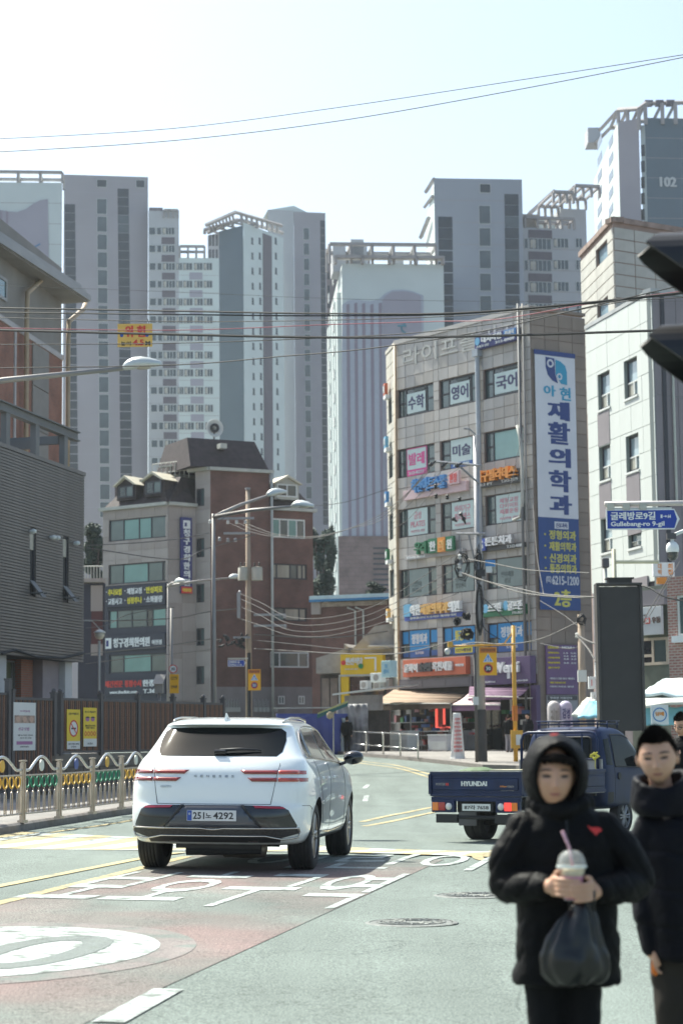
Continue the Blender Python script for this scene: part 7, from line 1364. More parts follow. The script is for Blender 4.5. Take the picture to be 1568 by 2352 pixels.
for i, (x0, y0, x1, y1, lb) in enumerate(((1350, 1583, 1365, 1555, 'white meter box with a red stripe below the wooden pole wires'), (1365, 1560, 1374, 1521, 'tall white cabinet at the white building corner'), (1356, 1610, 1372, 1590, 'small low white box above the tarpaulin roofs'))): a, b = W(x0, y0, 66), W(x1, y1, 66); t = thing('meter_cabinet', lb, 'meter box', T(a.x, 66, a.z)); MB().box(0, b.x-a.x, -.2, 0, 0, b.z-a.z).build('casing', M_WH, t, bevel=.01); MB().box((b.x-a.x)*.4, (b.x-a.x)*.5, -.21, -.2, .1, b.z-a.z-.1).build('stripe', M_RD if i == 0 else M_TRIM, t)
# ------------------------------------------------------------------ white SUV
M_PAINT = mat('car_white_paint', (.8, .83, .82), .32, var=0, coat=1, spec=.5); M_BLKG = mat('car_gloss_black', (.012, .012, .015), .12, var=0, spec=.6, coat=.5); M_BLKP = mat('car_black_plastic', (.022, .022, .024), .55, var=.1, scale=8); M_CGL = mat('car_dark_glass', (.006, .008, .009), .05, var=0, spec=.14)
M_CHR = mat('car_chrome', (.62, .58, .52), .16, .95, var=0); M_TYRE = mat('tyre_rubber', (.022, .021, .022), .8, var=.2, scale=9); M_RIM = mat('wheel_alloy', (.34, .31, .28), .3, .8, var=.05); M_TL1 = mat('tail_lamp_red', (.22, .012, .012), .12, var=0, coat=1); M_TL2 = mat('tail_lamp_light', (.42, .05, .03), .15, var=.3, scale=9, coat=1); M_SLT = mat('bumper_slate', (.045, .052, .07), .3, var=0, coat=.6)
class Car:
    def __init__(s, t, me):
        s.t = t; s.me = me; s.bvh = BVHTree.FromPolygons([v.co for v in me.vertices], [p.vertices for p in me.polygons])
    def hit(s, a, b, side):
        if side == 'rear': o, d = Vector((a, -1, b)), Vector((0, 1, 0))
        elif side == 'right': o, d = Vector((2, a, b)), Vector((-1, 0, 0))
        elif side == 'left': o, d = Vector((-2, a, b)), Vector((1, 0, 0))
        else: o, d = Vector((a, b, 3)), Vector((0, 0, -1))
        h = s.bvh.ray_cast(o, d)
        if h[0] is None:
            h = s.bvh.find_nearest(o+d*1.9 if side in ('rear',) else o+d*1.0)
        n = h[1]; n = n if n.dot(d) < 0 else -n
        return h[0], n
    def patch(s, name, poly, side, m, off=.004, step=.06, parent=None, thick=0):
        bm = bmesh.new(); bm.faces.new([bm.verts.new((a, b, 0)) for a, b in poly]); X = [p[0] for p in poly]; Y = [p[1] for p in poly]
        for ax, lo, hi in ((0, min(X), max(X)), (1, min(Y), max(Y))):
            n = int((hi-lo)/step)
            for i in range(1, n+1):
                co = [0, 0, 0]; co[ax] = lo+(hi-lo)*i/(n+1); no = [0, 0, 0]; no[ax] = 1
                bmesh.ops.bisect_plane(bm, geom=list(bm.verts)+list(bm.edges)+list(bm.faces), plane_co=co, plane_no=no)
        for v in bm.verts:
            p, n = s.hit(v.co.x, v.co.y, side); v.co = p+n*off
        bmesh.ops.triangulate(bm, faces=[f for f in bm.faces if len(f.verts) > 4])
        dd = {'rear': Vector((0, -1, 0)), 'right': Vector((1, 0, 0)), 'left': Vector((-1, 0, 0)), 'top': Vector((0, 0, 1))}[side]
        bm.normal_update()
        for f in bm.faces:
            if f.normal.dot(dd) < 0: f.normal_flip()
            f.smooth = True
        me = bpy.data.meshes.new(name); bm.to_mesh(me); bm.free(); me.materials.append(m); o = ob(name, me, parent or s.t)
        if thick: q = o.modifiers.new('solid', 'SOLIDIFY'); q.thickness = thick; q.offset = 1
        return o
    def line(s, name, pts, side, w, m, off=.003, parent=None):
        P = []
        for (a, b), (c, d) in zip(pts, pts[1:]):
            n = max(1, int(math.hypot(c-a, d-b)/.05)); P += [(a+(c-a)*i/n, b+(d-b)*i/n) for i in range(n)]
        P.append(pts[-1]); H = [s.hit(a, b, side) for a, b in P]; mb = MB(); mb.tube([h[0]+h[1]*off for h in H], w/2, 5); return mb.build(name, m, parent or s.t, smooth=True)
def ring_body(levels, stations, fend, n_r=9):
    """stack of closed plan outlines; every level: z, rear y, front y, half width, rear rounding, front rounding"""
    rings = []
    for (z, yr, yf, w_, Dr, Df) in levels:
        w_ = w_*1.015 if z < 1.2 else w_
        half = []
        for i in range(n_r):
            u = [0, .22, .44, .62, .77, .88, .95, .985, 1.0][i]; half.append((u*w_, yr+Dr*(u**2*.10+.9*(1-(1-u**5)**.5))))
        y0, y1 = half[-1][1], yf-Df
        for k in range(1, stations): y = y0+(y1-y0)*k/stations; half.append((w_+fend(y, z), y))
        for i in range(n_r-1, -1, -1): u = [0, .22, .44, .62, .77, .88, .95, .985, 1.0][i]; half.append((u*w_, yf-Df*(u**2*.25+.75*(1-(1-u**4)**.5))))
        L = [(x, y, z) for x, y in half]; rings.append(L+[(-x, y, z) for x, y, z in reversed(L[1:-1])])
    return rings
def bake(o, name):
    dg = bpy.context.evaluated_depsgraph_get(); me = bpy.data.meshes.new_from_object(o.evaluated_get(dg)); me.name = name; bpy.data.objects.remove(o); return me
rr, rf = G(700, 1998), G(795, 1962); CA = math.atan2((rf-rr).x, (rf-rr).y); fwd = Vector((math.sin(CA), math.cos(CA), 0)); rgt = Vector((fwd.y, -fwd.x, 0))
org = rr - rgt*.83 - fwd*1.0; cf = org+fwd*3.8; slope = math.atan2(gz(cf.x, cf.y)-gz(org.x, org.y), 3.8); ql, qr = org-rgt*.8+fwd, org+rgt*.8+fwd; rollc = math.atan2(gz(ql.x, ql.y)-gz(qr.x, qr.y), 1.6)
MCAR = T(org.x, org.y, gz(org.x, org.y)) @ Matrix.Rotation(-CA, 4, 'Z') @ Matrix.Rotation(slope, 4, 'X') @ Matrix.Rotation(rollc, 4, 'Y')
t = CAR = thing('white_car', 'white sport utility car seen from behind, driving away over the red lane', 'car', MCAR)
RA, FA_ = 1.0, 3.875
def fend(y, z):
    b = 0
    for a in (RA, FA_): b += .028*math.exp(-((y-a)/.42)**2)*math.exp(-((z-.78)/.26)**2)
    b -= .02*math.exp(-((y-2.4)/.7)**2)*math.exp(-((z-.62)/.14)**2)
    if z > 1.2: b -= .04*max(0, (y-2.2)/1.2)**2 + .035*max(0, (1.3-y)/.8)**2
    return b
LV = [(.26, .28, 4.45, .80, .30, .35), (.33, .10, 4.62, .885, .40, .45), (.42, .03, 4.68, .925, .46, .5), (.50, .005, 4.70, .935, .5, .55), (.60, .0, 4.705, .94, .5, .6), (.70, .02, 4.70, .945, .5, .6), (.715, .055, 4.70, .945, .47, .6), (.82, .065, 4.66, .945, .46, .6),
      (.92, .075, 4.58, .94, .45, .62), (1.00, .10, 4.45, .93, .45, .6), (1.07, .13, 4.1, .915, .44, .5), (1.13, .18, 3.72, .895, .42, .4), (1.19, .235, 3.55, .865, .40, .35), (1.215, .275, 3.48, .85, .38, .34), (1.30, .40, 3.33, .805, .34, .32), (1.40, .53, 3.14, .755, .30, .3),
      (1.48, .64, 2.99, .725, .26, .3), (1.525, .70, 2.90, .70, .26, .3), (1.537, .60, 2.86, .695, .34, .32), (1.57, .60, 2.74, .665, .40, .36), (1.61, .86, 2.55, .60, .45, .45), (1.638, 1.2, 2.35, .46, .4, .4), (1.645, 1.5, 2.2, .3, .3, .3)]
rings = ring_body(LV, 13, fend); mb = MB(); mb.loft(rings)
o = mb.build('tmp', [M_PAINT, M_BLKP], smooth=True, fix=True); q = o.modifiers.new('s', 'SUBSURF'); q.levels = 2; q.render_levels = 2; me0 = bake(o, 'body_raw')
CARB = Car(t, me0)
o = bpy.data.objects.new('tmp', me0.copy()); COL.objects.link(o); cuts = []
for sx in (-1, 1):
    for ya in (RA, FA_):
        c = MB().lathe([(.0001, sx*.60), (.405, sx*.60), (.405, sx*1.2), (.0001, sx*1.2)], 40, (0, ya, .375), 'x', 0)
        # lathe about x: (h, x, y)
        cm = c.mesh('cut', [M_PAINT, M_BLKP], fix=True); 
        for p in cm.polygons: p.material_index = 1
        co = bpy.data.objects.new('cut', cm); COL.objects.link(co); cuts.append(co); q = o.modifiers.new('b', 'BOOLEAN'); q.operation = 'DIFFERENCE'; q.object = co; q.solver = 'FAST' if False else 'EXACT'
me = bake(o, 'body'); [bpy.data.objects.remove(c) for c in cuts]
for p in me.polygons: p.use_smooth = True
me.materials.clear() if len(me.materials) == 0 else None
bo = ob('body', me, t)
try: me.set_sharp_from_angle(angle=R(38))
except Exception: pass
B_ = CARB
# glass
B_.patch('rear_window', [(-.62, 1.213), (.62, 1.213), (.665, 1.26), (.675, 1.38), (.655, 1.47), (.60, 1.508), (.30, 1.522), (-.30, 1.522), (-.60, 1.508), (-.655, 1.47), (-.675, 1.38), (-.665, 1.26)], 'rear', M_CGL, .004)
for sd, sg in (('right', 1), ('left', -1)):
    B_.patch('quarter_window', [(.80, 1.205), (1.13, 1.205), (1.17, 1.33), (1.20, 1.47), (1.12, 1.46), (.98, 1.37)], sd, M_CGL)
    B_.patch('door_window', [(1.26, 1.20), (2.10, 1.175), (2.13, 1.52), (1.70, 1.53), (1.36, 1.505)], sd, M_CGL); B_.patch('door_window', [(2.16, 1.173), (3.22, 1.135), (3.08, 1.25), (2.80, 1.43), (2.60, 1.50), (2.19, 1.52)], sd, M_CGL)
    B_.line('window_trim', [(.78, 1.195), (1.20, 1.192), (2.1, 1.165), (3.28, 1.122)], sd, .016, M_CHR); B_.line('window_trim', [(.78, 1.197), (.98, 1.385), (1.15, 1.485), (1.4, 1.523), (1.75, 1.546), (2.3, 1.542), (2.65, 1.50), (2.9, 1.385), (3.2, 1.16)], sd, .016, M_CHR); B_.line('window_trim', [(1.15, 1.2), (1.19, 1.33), (1.24, 1.49)], sd, .022, M_CHR)
    for pl in ([(1.18, 1.17), (1.22, .9), (1.35, .72), (1.5, .55), (1.52, .33)], [(2.14, 1.165), (2.13, .8), (2.12, .33)], [(3.28, 1.11), (3.32, .8), (3.30, .33)], [(1.52, .33), (3.30, .33)], [(.62, .66), (.5, .70), (.3, .705)]): B_.line('panel_gap', pl, sd, .007, M_BLKP, .0)
    B_.patch('side_sill', [(1.5, .27), (3.35, .27), (3.35, .335), (1.5, .345)], sd, M_BLKP, .005); B_.line('sill_chrome', [(1.46, .40), (2.4, .375), (3.36, .40)], sd, .014, M_CHR)
    for y in (1.42, 2.36): p, n = B_.hit(y, .975, sd); MB().box(-.014, .014, -.1, .1, -.016, .016).build('door_handle', M_PAINT, t, T(*(p+n*.028)), bevel=.008)
    # taillights wrap from the tailgate round the corner
    for z0, z1, xin in ((1.028, 1.066, .27), (.952, .99, .35)):
        lp = B_.patch('tail_lamp', [(sg*xin, z1), (sg*.655, z1), (sg*.655, z0), (sg*(xin+.05), z0)], 'rear', M_TL1, .008, thick=.004); B_.patch('tail_lamp', [(sg*.665, z1), (sg*.86, z1), (sg*.86, z0), (sg*.665, z0)], 'rear', M_TL2 if sg > 0 else M_TL1, .008, step=.03, thick=.004)
        B_.patch('lamp_light_bar', [(sg*(xin+.04), z0+.022), (sg*.65, z0+.022), (sg*.65, z0+.016), (sg*(xin+.045), z0+.016)], 'rear', mat('lamp_line', (.4, .05, .04), .2, var=0), .0135); B_.patch('tail_lamp', [(.30, z1), (.47, z1), (.45, z0), (.30, z0)], sd, M_TL2 if sg > 0 else M_TL1, .006, step=.04)
    B_.line('panel_gap', [(sg*.60, .72), (sg*.625, .85), (sg*.66, 1.07), (sg*.67, 1.13), (sg*.655, 1.22)], 'rear', .007, M_BLKP, .0)
    # mirrors
    p, n = B_.hit(3.12, 1.12, sd); x = p.x; mb = MB(); mr = []
    for k, (dx, hw, hh) in enumerate(((.06, .03, .03), (.09, .06, .065), (.15, .085, .085), (.22, .085, .08), (.27, .06, .055), (.29, .02, .02))): mr.append([(x+sg*dx, 3.12+hw*1.1*math.cos(a), 1.185+hh*math.sin(a)+.008*k*.3) for a in [q_*math.pi/6 for q_ in range(12)]])
    mo = mb.loft(mr).build('side_mirror', M_BLKG, t, smooth=True, fix=True); MB().tube([(x-.02*sg, 3.14, 1.10), (x+.09*sg, 3.13, 1.14)], .02, 6).build('stalk', M_BLKG, mo)
    MB().tube([(sg*.60, .82, 1.575), (sg*.61, .95, 1.605), (sg*.61, 1.3, 1.632), (sg*.60, 2.0, 1.64), (sg*.59, 2.5, 1.618), (sg*.58, 2.62, 1.585)], [.008, .013, .013, .013, .013, .008], 8).build('roof_rail', M_CHR, t, smooth=True)
B_.line('panel_gap', [(-.60, .72), (.60, .72)], 'rear', .007, M_BLKP, .0)
B_.patch('bumper_insert', [(-.78, .66), (-.70, .70), (-.3, .708), (.3, .708), (.70, .70), (.78, .66), (.86, .50), (.85, .475), (-.85, .475), (-.86, .50)], 'rear', M_BLKG, .005)
B_.patch('bumper_center', [(-.30, .70), (.30, .70), (.50, .485), (-.50, .485)], 'rear', M_SLT, .012, thick=.006)
for sg in (-1, 1): B_.patch('bumper_fin', [(sg*.30, .70), (sg*.335, .70), (sg*.52, .485), (sg*.50, .485)], 'rear', M_BLKP, .02, thick=.006); B_.patch('reflector', [(sg*.42, .702), (sg*.72, .692), (sg*.755, .672), (sg*.45, .678)], 'rear', mat('reflector_red', (.35, .01, .03), .2, var=0, coat=1), .012)
B_.patch('lower_grille', [(-.86, .472), (.86, .472), (.87, .42), (.70, .375), (.55, .40), (-.55, .40), (-.70, .375), (-.87, .42)], 'rear', mat('grille_mesh', (.03, .028, .028), .5, var=.6, scale=60), .008)
B_.line('chrome_trim', [(-.875, .43), (-.87, .474), (-.12, .474), (-.03, .462), (.03, .462), (.12, .474), (.87, .474), (.875, .43)], 'rear', .02, M_CHR, .01); B_.line('chrome_trim', [(-.875, .43), (-.86, .385), (-.72, .365), (-.55, .398), (.55, .398), (.72, .365), (.86, .385), (.875, .43)], 'rear', .02, M_CHR, .012)
B_.patch('diffuser', [(-.70, .365), (-.55, .39), (.55, .39), (.70, .365), (.66, .275), (-.66, .275)], 'rear', M_BLKP, .01)
for x in (-.42, .42): B_.patch('fog_lamp', [(x-.05, .352), (x+.05, .352), (x+.05, .338), (x-.05, .338)], 'rear', M_CHR, .016)
MB().box(-.45, .45, .35, 4.3, .25, .34).tube([(-.35, .42, .22), (.45, .42, .24)], .05, 8).tube([(-.55, 1.0, .30), (.55, 1.0, .30)], .06, 8).build('underbody', M_BLKP, t); MB().lathe([(.001, -.25), (.09, -.22), (.1, 0), (.09, .22), (.001, .25)], 12, (.25, .55, .24), 'x').tube([(-.3, .5, .27), (0, .42, .22), (.2, .5, .25)], .025, 7).build('muffler', mat('muffler_steel', (.2, .17, .14), .45, .7, var=.3, scale=8), t, smooth=True)
# badge, plate, wiper, fin
def on_rear(name, body, x0, x1, z0, z1, m, bold=.02, ext=.004, off=.004):
    p, n = B_.hit((x0+x1)/2, (z0+z1)/2, 'rear'); ang = math.atan2(n.z, -n.y); Mq = T(0, p.y, (z0+z1)/2) @ Matrix.Rotation(-ang, 4, 'X'); h = z1-z0; return MB().text(body, x0, x1, -h/2, h/2, -off, bold, ext).build(name, m, t, Mq)
M_BADGE = mat('badge_silver', (.42, .44, .44), .3, .6, var=0)
for i, ch in enumerate('GENESIS'): on_rear('badge_letter', ch, -.215+.066*i, -.185+.066*i, .993, 1.018, M_BADGE, .02)
on_rear('model_badge', 'GV70', -.57, -.45, .885, .908, M_BADGE, .02)
pl = MB().box(-.26, .26, -.012, 0, -.055, .055).build('number_plate', mat('plate_white', (.62, .63, .64), .4, var=.02), t, T(0, -.006, .602), bevel=.004); MB().box(-.256, -.208, -.0135, -.0121, -.052, .052).build('blue_strip', M_BLUEI, pl); MB().prism([(-.232+.013*math.cos(k), .018+.013*math.sin(k)) for k in [q_*math.pi/5 for q_ in range(10)]], 'y', -.015, -.0136).build('emblem', mat('emblem_grey', (.3, .34, .45), .4, var=0), pl)
mb = MB()
for s_, x0, x1 in (('251', -.195, -.075), ('노', -.062, .0), ('4292', .018, .232)): mb.text(s_, x0, x1, -.036 if s_ != '노' else -.024, .036 if s_ != '노' else .026, -.0125, .02, .002)
mb.build('plate_lettering', M_INK, pl)
p1, n1 = B_.hit(.02, 1.245, 'rear'); p2, n2 = B_.hit(.45, 1.262, 'rear'); MB().tube([p1+n1*.035, (p1+p2)/2+n1*.03+Vector((0, 0, .012)), p2+n2*.018], [.022, .016, .007], 6).build('wiper', M_BLKP, t, smooth=True); MB().box(-.06, .07, -.05, .01, -.03, .018).build('wiper_base', M_BLKG, t, T(*(p1+n1*.02)), bevel=.01)
MB().loft([[(0-.018, .70, 1.59), (.018, .70, 1.59), (.018, .90, 1.60), (-.018, .90, 1.60)], [(-.012, .72, 1.63), (.012, .72, 1.63), (.012, .83, 1.63), (-.012, .83, 1.63)], [(-.004, .72, 1.675), (.004, .72, 1.675), (.004, .75, 1.675), (-.004, .75, 1.675)]]).build('antenna_fin', M_PAINT, t)
B_.patch('sunroof', [(-.38, 1.25), (.38, 1.25), (.36, 2.4), (-.36, 2.4)], 'top', M_CGL, .003, step=.15)
def wheel(t, x, y, r, w_, sg, rim=M_RIM, spokes=5, name='wheel', rr_=.70, zc=None):
    wh = MB(); T_ = r*.62
    prof = [(r*.68, -w_/2), (r*.9, -w_/2-.004), (r*.965, -w_/2+.012), (r*.99, -w_/2+.03)]
    n = 5
    for k in range(n):
        a = -w_/2+.035+(w_-.07)*k/n; b = -w_/2+.035+(w_-.07)*(k+1)/n-.008; prof += [(r, a), (r, b), (r-.008, b+.001), (r-.008, b+.007)]
    prof += [(r*.99, w_/2-.03), (r*.965, w_/2-.012), (r*.9, w_/2+.004), (r*.68, w_/2)]
    zc = r if zc is None else zc
    o_ = shared(('tyre', r, w_), lambda: MB().lathe(prof, 44, axis='x').mesh('tyre', M_TYRE, smooth=True)); wo = ob(name, None, t, T(x, y, zc)) if False else ob(name, shared(('hub', r, w_, rim.name), lambda: MB().lathe([(r*.70, -w_*.42), (r*.67, -w_*.4), (r*.66, w_*.4), (r*.70, w_*.42)], 36, axis='x').lathe([(r*.66, w_*.05), (.001, w_*.05)], 24, axis='x').mesh(name, M_BLKP, smooth=True)), t, T(x, y, zc) @ (Matrix.Rotation(math.pi, 4, 'Z') if sg < 0 else Matrix()))
    ob('tyre', o_, wo)
    def rimm():
        mb = MB(); mb.lathe([(r*.70, w_*.43), (r*.67, w_*.46), (r*.64, w_*.40), (r*.63, w_*.3)], 40, axis='x'); mb.lathe([(r*.17, w_*.28), (r*.16, w_*.40), (r*.1, w_*.44), (.001, w_*.44)], 16, axis='x')
        for k in range(spokes):
            a = 2*math.pi*k/spokes
            for da in (-.16, .16):
                p0 = Vector((w_*.38, r*.13*math.cos(a+da*2), r*.13*math.sin(a+da*2))); p1 = Vector((w_*.40, r*.65*math.cos(a+da), r*.65*math.sin(a+da))); mb.tube([p0, p1], [r*.055, r*.05], 5)
        return mb.mesh('rim', rim, smooth=False)
    ob('rim', shared(('rim', r, w_, spokes, rim.name), rimm), wo); return wo
for sx in (-1, 1):
    for ya in (RA, FA_): wheel(t, sx*.815, ya, .368, .25, sx)
# ------------------------------------------------------------------ blue flatbed truck
M_TB = mat('truck_dark_blue', (.007, .018, .062), .42, var=.25, scale=3, spec=.3); M_TBK = mat('truck_black', (.015, .015, .016), .6, var=.15); M_ALU = mat('bed_metal_grey', (.30, .30, .31), .45, .5, var=.15, scale=3); M_AMB = mat('amber_lens', (.75, .2, .02), .2, var=.1, coat=1); M_RLN = mat('red_lens', (.35, .015, .015), .2, var=.1, coat=1); M_CLR = mat('clear_lens', (.6, .6, .58), .15, var=.1, coat=1)
M_RLL = mat('lit_brake_lens', (.8, .05, .04), .3, var=0, emit=((1, .06, .05), .5))
TA = R(33.5); c_ = W(1091, 1800, 32.6); f_ = Vector((math.sin(TA), math.cos(TA), 0)); r_ = Vector((f_.y, -f_.x, 0)); ax = c_+f_*1.2; sl_ = math.atan2(gz((ax+f_*2.6).x, (ax+f_*2.6).y)-gz(ax.x, ax.y), 2.6)
t = TRK = thing('blue_truck', 'dark blue flatbed truck with a roof rack, turning right beyond the white car', 'truck', T(c_.x, c_.y, gz(ax.x, ax.y)) @ Matrix.Rotation(-TA, 4, 'Z') @ Matrix.Rotation(sl_, 4, 'X'))
Wd = .85; BL = 3.02; Z0, Z1 = .77, 1.15
def gate(L, nm):  # pressed panel, local x along, z up
    mb = MB(); mb.box(0, L, 0, .035, 0, Z1-Z0); mb.box(0, L, -.02, .055, Z1-Z0-.045, Z1-Z0+.004).box(0, L, -.018, .05, -.01, .04)
    mb.hexa([(.06, -.02, .10), (L-.06, -.02, .10), (L-.06, 0.001, .085), (.06, 0.001, .085)], [(.06, -.02, .27), (L-.06, -.02, .27), (L-.06, 0.001, .285), (.06, 0.001, .285)]); return mb
g_ = gate(2*Wd, 'tailgate').build('tailgate', M_TB, t, T(-Wd, 0, Z0), bevel=.006)
MB().box(.02, 2*Wd-.02, -.03, .06, Z1-Z0+.004, Z1-Z0+.014).build('top_rail', M_ALU, g_)
for x in (-.02, 2*Wd-.03): MB().box(x, x+.05, -.03, .03, .02, Z1-Z0-.03).build('hinge_post', M_TB, g_)
mb = MB(); mb.text('HYUNDAI', .60, 1.08, .155, .235, -.021, .05, .006); mb.build('lettering', M_FW, g_); MB().text('PORTER', .12, .30, .165, .205, -.021, .0, .004).build('lettering', M_ALU, g_); MB().text('II', .31, .36, .165, .205, -.021, .03, .004).build('lettering', M_RD, g_); MB().text('133ps', 1.32, 1.44, .135, .165, -.021, .02, .004).build('lettering', M_OR, g_); MB().text('CRDi', 1.45, 1.57, .135, .165, -.021, .02, .004).build('lettering', M_ALU, g_); MB().text('SUPER CAB', 1.33, 1.56, .08, .105, -.004, .01, .004).build('lettering', M_ALU, g_)
for sg in (-1, 1):
    Mx = T(sg*Wd, BL if sg < 0 else .04, Z0) @ Matrix.Rotation(math.pi/2*(-1 if sg < 0 else 1), 4, 'Z') ; gate(BL-.05, 'side').build('side_gate', M_TB, t, Mx, bevel=.006)
MB().box(-Wd+.02, Wd-.02, .04, BL, Z0-.02, Z0+.02).build('bed_floor', M_ALU, t); MB().box(-Wd+.04, Wd-.04, BL-.03, BL, Z0+.02, 1.32).build('headboard', M_ALU, t)
MB().box(-.40, -.32, .1, 4.4, .50, .72).box(.32, .40, .1, 4.4, .50, .72).box(-.40, .40, .12, .18, .52, .70).box(-.4, .4, 2.2, 2.3, .52, .70).build('chassis', M_TBK, t)
for k in range(6): MB().box(-Wd+.04, Wd-.04, .2+k*.5, .26+k*.5, Z0-.07, Z0-.021).build('cross_member', M_TBK, t)
MB().box(-Wd+.02, Wd-.02, -.01, .05, .68, Z0-.02).build('rear_sill', M_TB, t); 
for sg in (-1, 1):
    hb = MB().box(-.215, .215, -.03, .06, .47, .672).build('lamp_housing', M_TB, t, T(sg*.60, 0, .03), bevel=.01)
    def lens(a, b, m, n): MB().prism([(a, .50), (b, .50), (b+.0, .635), (a+.0, .635)], 'y', -.05, -.03).build(n, m, hb, bevel=.012)
    lens(sg*.08 if sg > 0 else -.19, .19 if sg > 0 else -.08, M_AMB, 'amber_lens'); lens(-.05, .078, M_RLN if sg < 0 else M_RLL, 'brake_lens') if sg > 0 else lens(-.078, .05, M_RLN, 'brake_lens'); MB().lathe([(.058, -.03), (.055, -.05), (.001, -.056)], 16, (-sg*.115, 0, .567), 'y').build('reverse_lens', M_CLR, hb, smooth=True)
p_ = MB().box(-.26, .26, -.015, 0, -.055, .055).build('number_plate', M_FW, t, T(.04, -.04, .585)); MB().text('87라 7658', -.22, .23, -.035, .035, -.016, .02, .003).build('plate_lettering', M_INK, p_); MB().box(-.30, .30, -.02, .0, -.0, .14).build('plate_bracket', M_TBK, t, T(.04, -.01, .51))
MB().tube([(-.72, .05, .42), (.72, .05, .42)], .035, 6).box(-.75, -.35, .0, .05, .33, .47).box(.35, .75, .0, .05, .33, .47).build('under_guard', M_TBK, t, bevel=0)
for sg in (-1, 1):
    wheel(t, sg*.72, 1.25, .31, .16, sg, M_ALU, 6, 'wheel'); wheel(t, sg*.53, 1.25, .31, .16, sg, M_ALU, 6, 'inner_wheel'); wheel(t, sg*.68, 3.95, .31, .18, sg, M_ALU, 6, 'wheel'); MB().box(sg*.80, sg*.46, .82, .84, .25, .70).build('mudflap', mat('mudflap_grey', (.12, .12, .13), .7), t)
MB().tube([(-.6, 1.25, .31), (.6, 1.25, .31)], .06, 8).lathe([(.001, -.14), (.13, -.08), (.13, .08), (.001, .14)], 10, (0, 1.25, .31), 'x').build('rear_axle', M_TBK, t)
# cab
CBW = .80
def cring(z, y0, y1, w_, r0=.1, r1=.25):
    L = [];
    for x, y in ((0, y0), (w_*.6, y0), (w_*.93, y0+r0*.2), (w_, y0+r0), (w_, y0+.45), (w_, (y0+y1)/2), (w_, y1-.35), (w_, y1-r1), (w_*.85, y1-.04), (w_*.5, y1), (0, y1)): L.append((x, y, z))
    return L+[(-x, y, z_) for x, y, z_ in reversed(L[1:-1])]
CR = [cring(z, a, b, w_) for z, a, b, w_ in ((.42, BL+.08, 5.0, .79), (.6, BL+.06, 5.06, .82), (.9, BL+.06, 5.08, .83), (1.15, BL+.06, 5.05, .82), (1.25, BL+.07, 4.95, .80), (1.5, BL+.10, 4.68, .755), (1.72, BL+.14, 4.42, .70), (1.83, BL+.19, 4.25, .655), (1.875, BL+.32, 4.05, .55), (1.885, BL+.5, 3.9, .4))]
o = MB().loft(CR).build('tmp', M_TB, smooth=True, fix=True); q = o.modifiers.new('s', 'SUBSURF'); q.levels = 2; mec = bake(o, 'cab_body'); [setattr(p, 'use_smooth', True) for p in mec.polygons]
K_ = Car(t, mec); K_.t = t; cab = ob('cab_body', mec, t)
K_.me = mec
class _S: pass
def khit(a, b, side):
    if side == 'rear': return K_.bvh.ray_cast(Vector((a, 1.5, b)), Vector((0, 1, 0)))
K_old = K_.hit
def newhit(a, b, side):
    if side == 'rear':
        h = khit(a, b, side); return (h[0], h[1] if h[1].y < 0 else -h[1]) if h[0] else K_old(a, b, side)
    return K_old(a, b, side)
K_.hit = newhit
K_.patch('rear_window', [(-.52, 1.30), (.52, 1.30), (.55, 1.34), (.52, 1.66), (.48, 1.69), (-.48, 1.69), (-.52, 1.66), (-.55, 1.34)], 'rear', M_CGL, .006); K_.line('window_seal', [(-.53, 1.29), (.53, 1.29), (.56, 1.34), (.53, 1.67), (.48, 1.70), (-.48, 1.70), (-.53, 1.67), (-.56, 1.34), (-.53, 1.29)], 'rear', .03, M_TBK, .005)
for sd, sg in (('right', 1), ('left', -1)):
    K_.patch('side_window', [(3.52, 1.20), (4.62, 1.17), (4.40, 1.62), (3.98, 1.72), (3.56, 1.72)], sd, M_CGL, .005); K_.line('window_seal', [(3.50, 1.19), (4.66, 1.155), (4.42, 1.64), (3.98, 1.74), (3.54, 1.74), (3.50, 1.19)], sd, .022, M_TBK, .004); K_.patch('quarter_window', [(3.20, 1.22), (3.42, 1.21), (3.44, 1.68), (3.26, 1.66)], sd, M_CGL, .005)
    for pl_ in ([(3.47, 1.76), (3.46, .5)], [(4.55, 1.16), (4.62, .9), (4.5, .5)]): K_.line('panel_gap', pl_, sd, .008, M_TBK, .0)
    p, n = K_.hit(3.62, 1.02, sd); MB().lathe([(.001, .012), (.06, .01), (.065, -.005)], 14, axis='x').build('door_handle', M_TBK, t, T(*(p+n*.01)) @ (Matrix() if sg > 0 else Matrix.Rotation(math.pi, 4, 'Z')))
    p, n = K_.hit(4.5, 1.3, sd); MB().tube([p, p+Vector((sg*.16, .1, .05))], .012, 5).box(min(p.x+sg*.13, p.x+sg*.3), max(p.x+sg*.13, p.x+sg*.3), p.y+.06, p.y+.12, p.z-.15, p.z+.12).build('side_mirror', M_TBK, t, bevel=.01)
    K_.patch('side_vent', [(3.2, .55), (3.4, .55), (3.4, .75), (3.2, .75)], sd, M_TBK, .004)
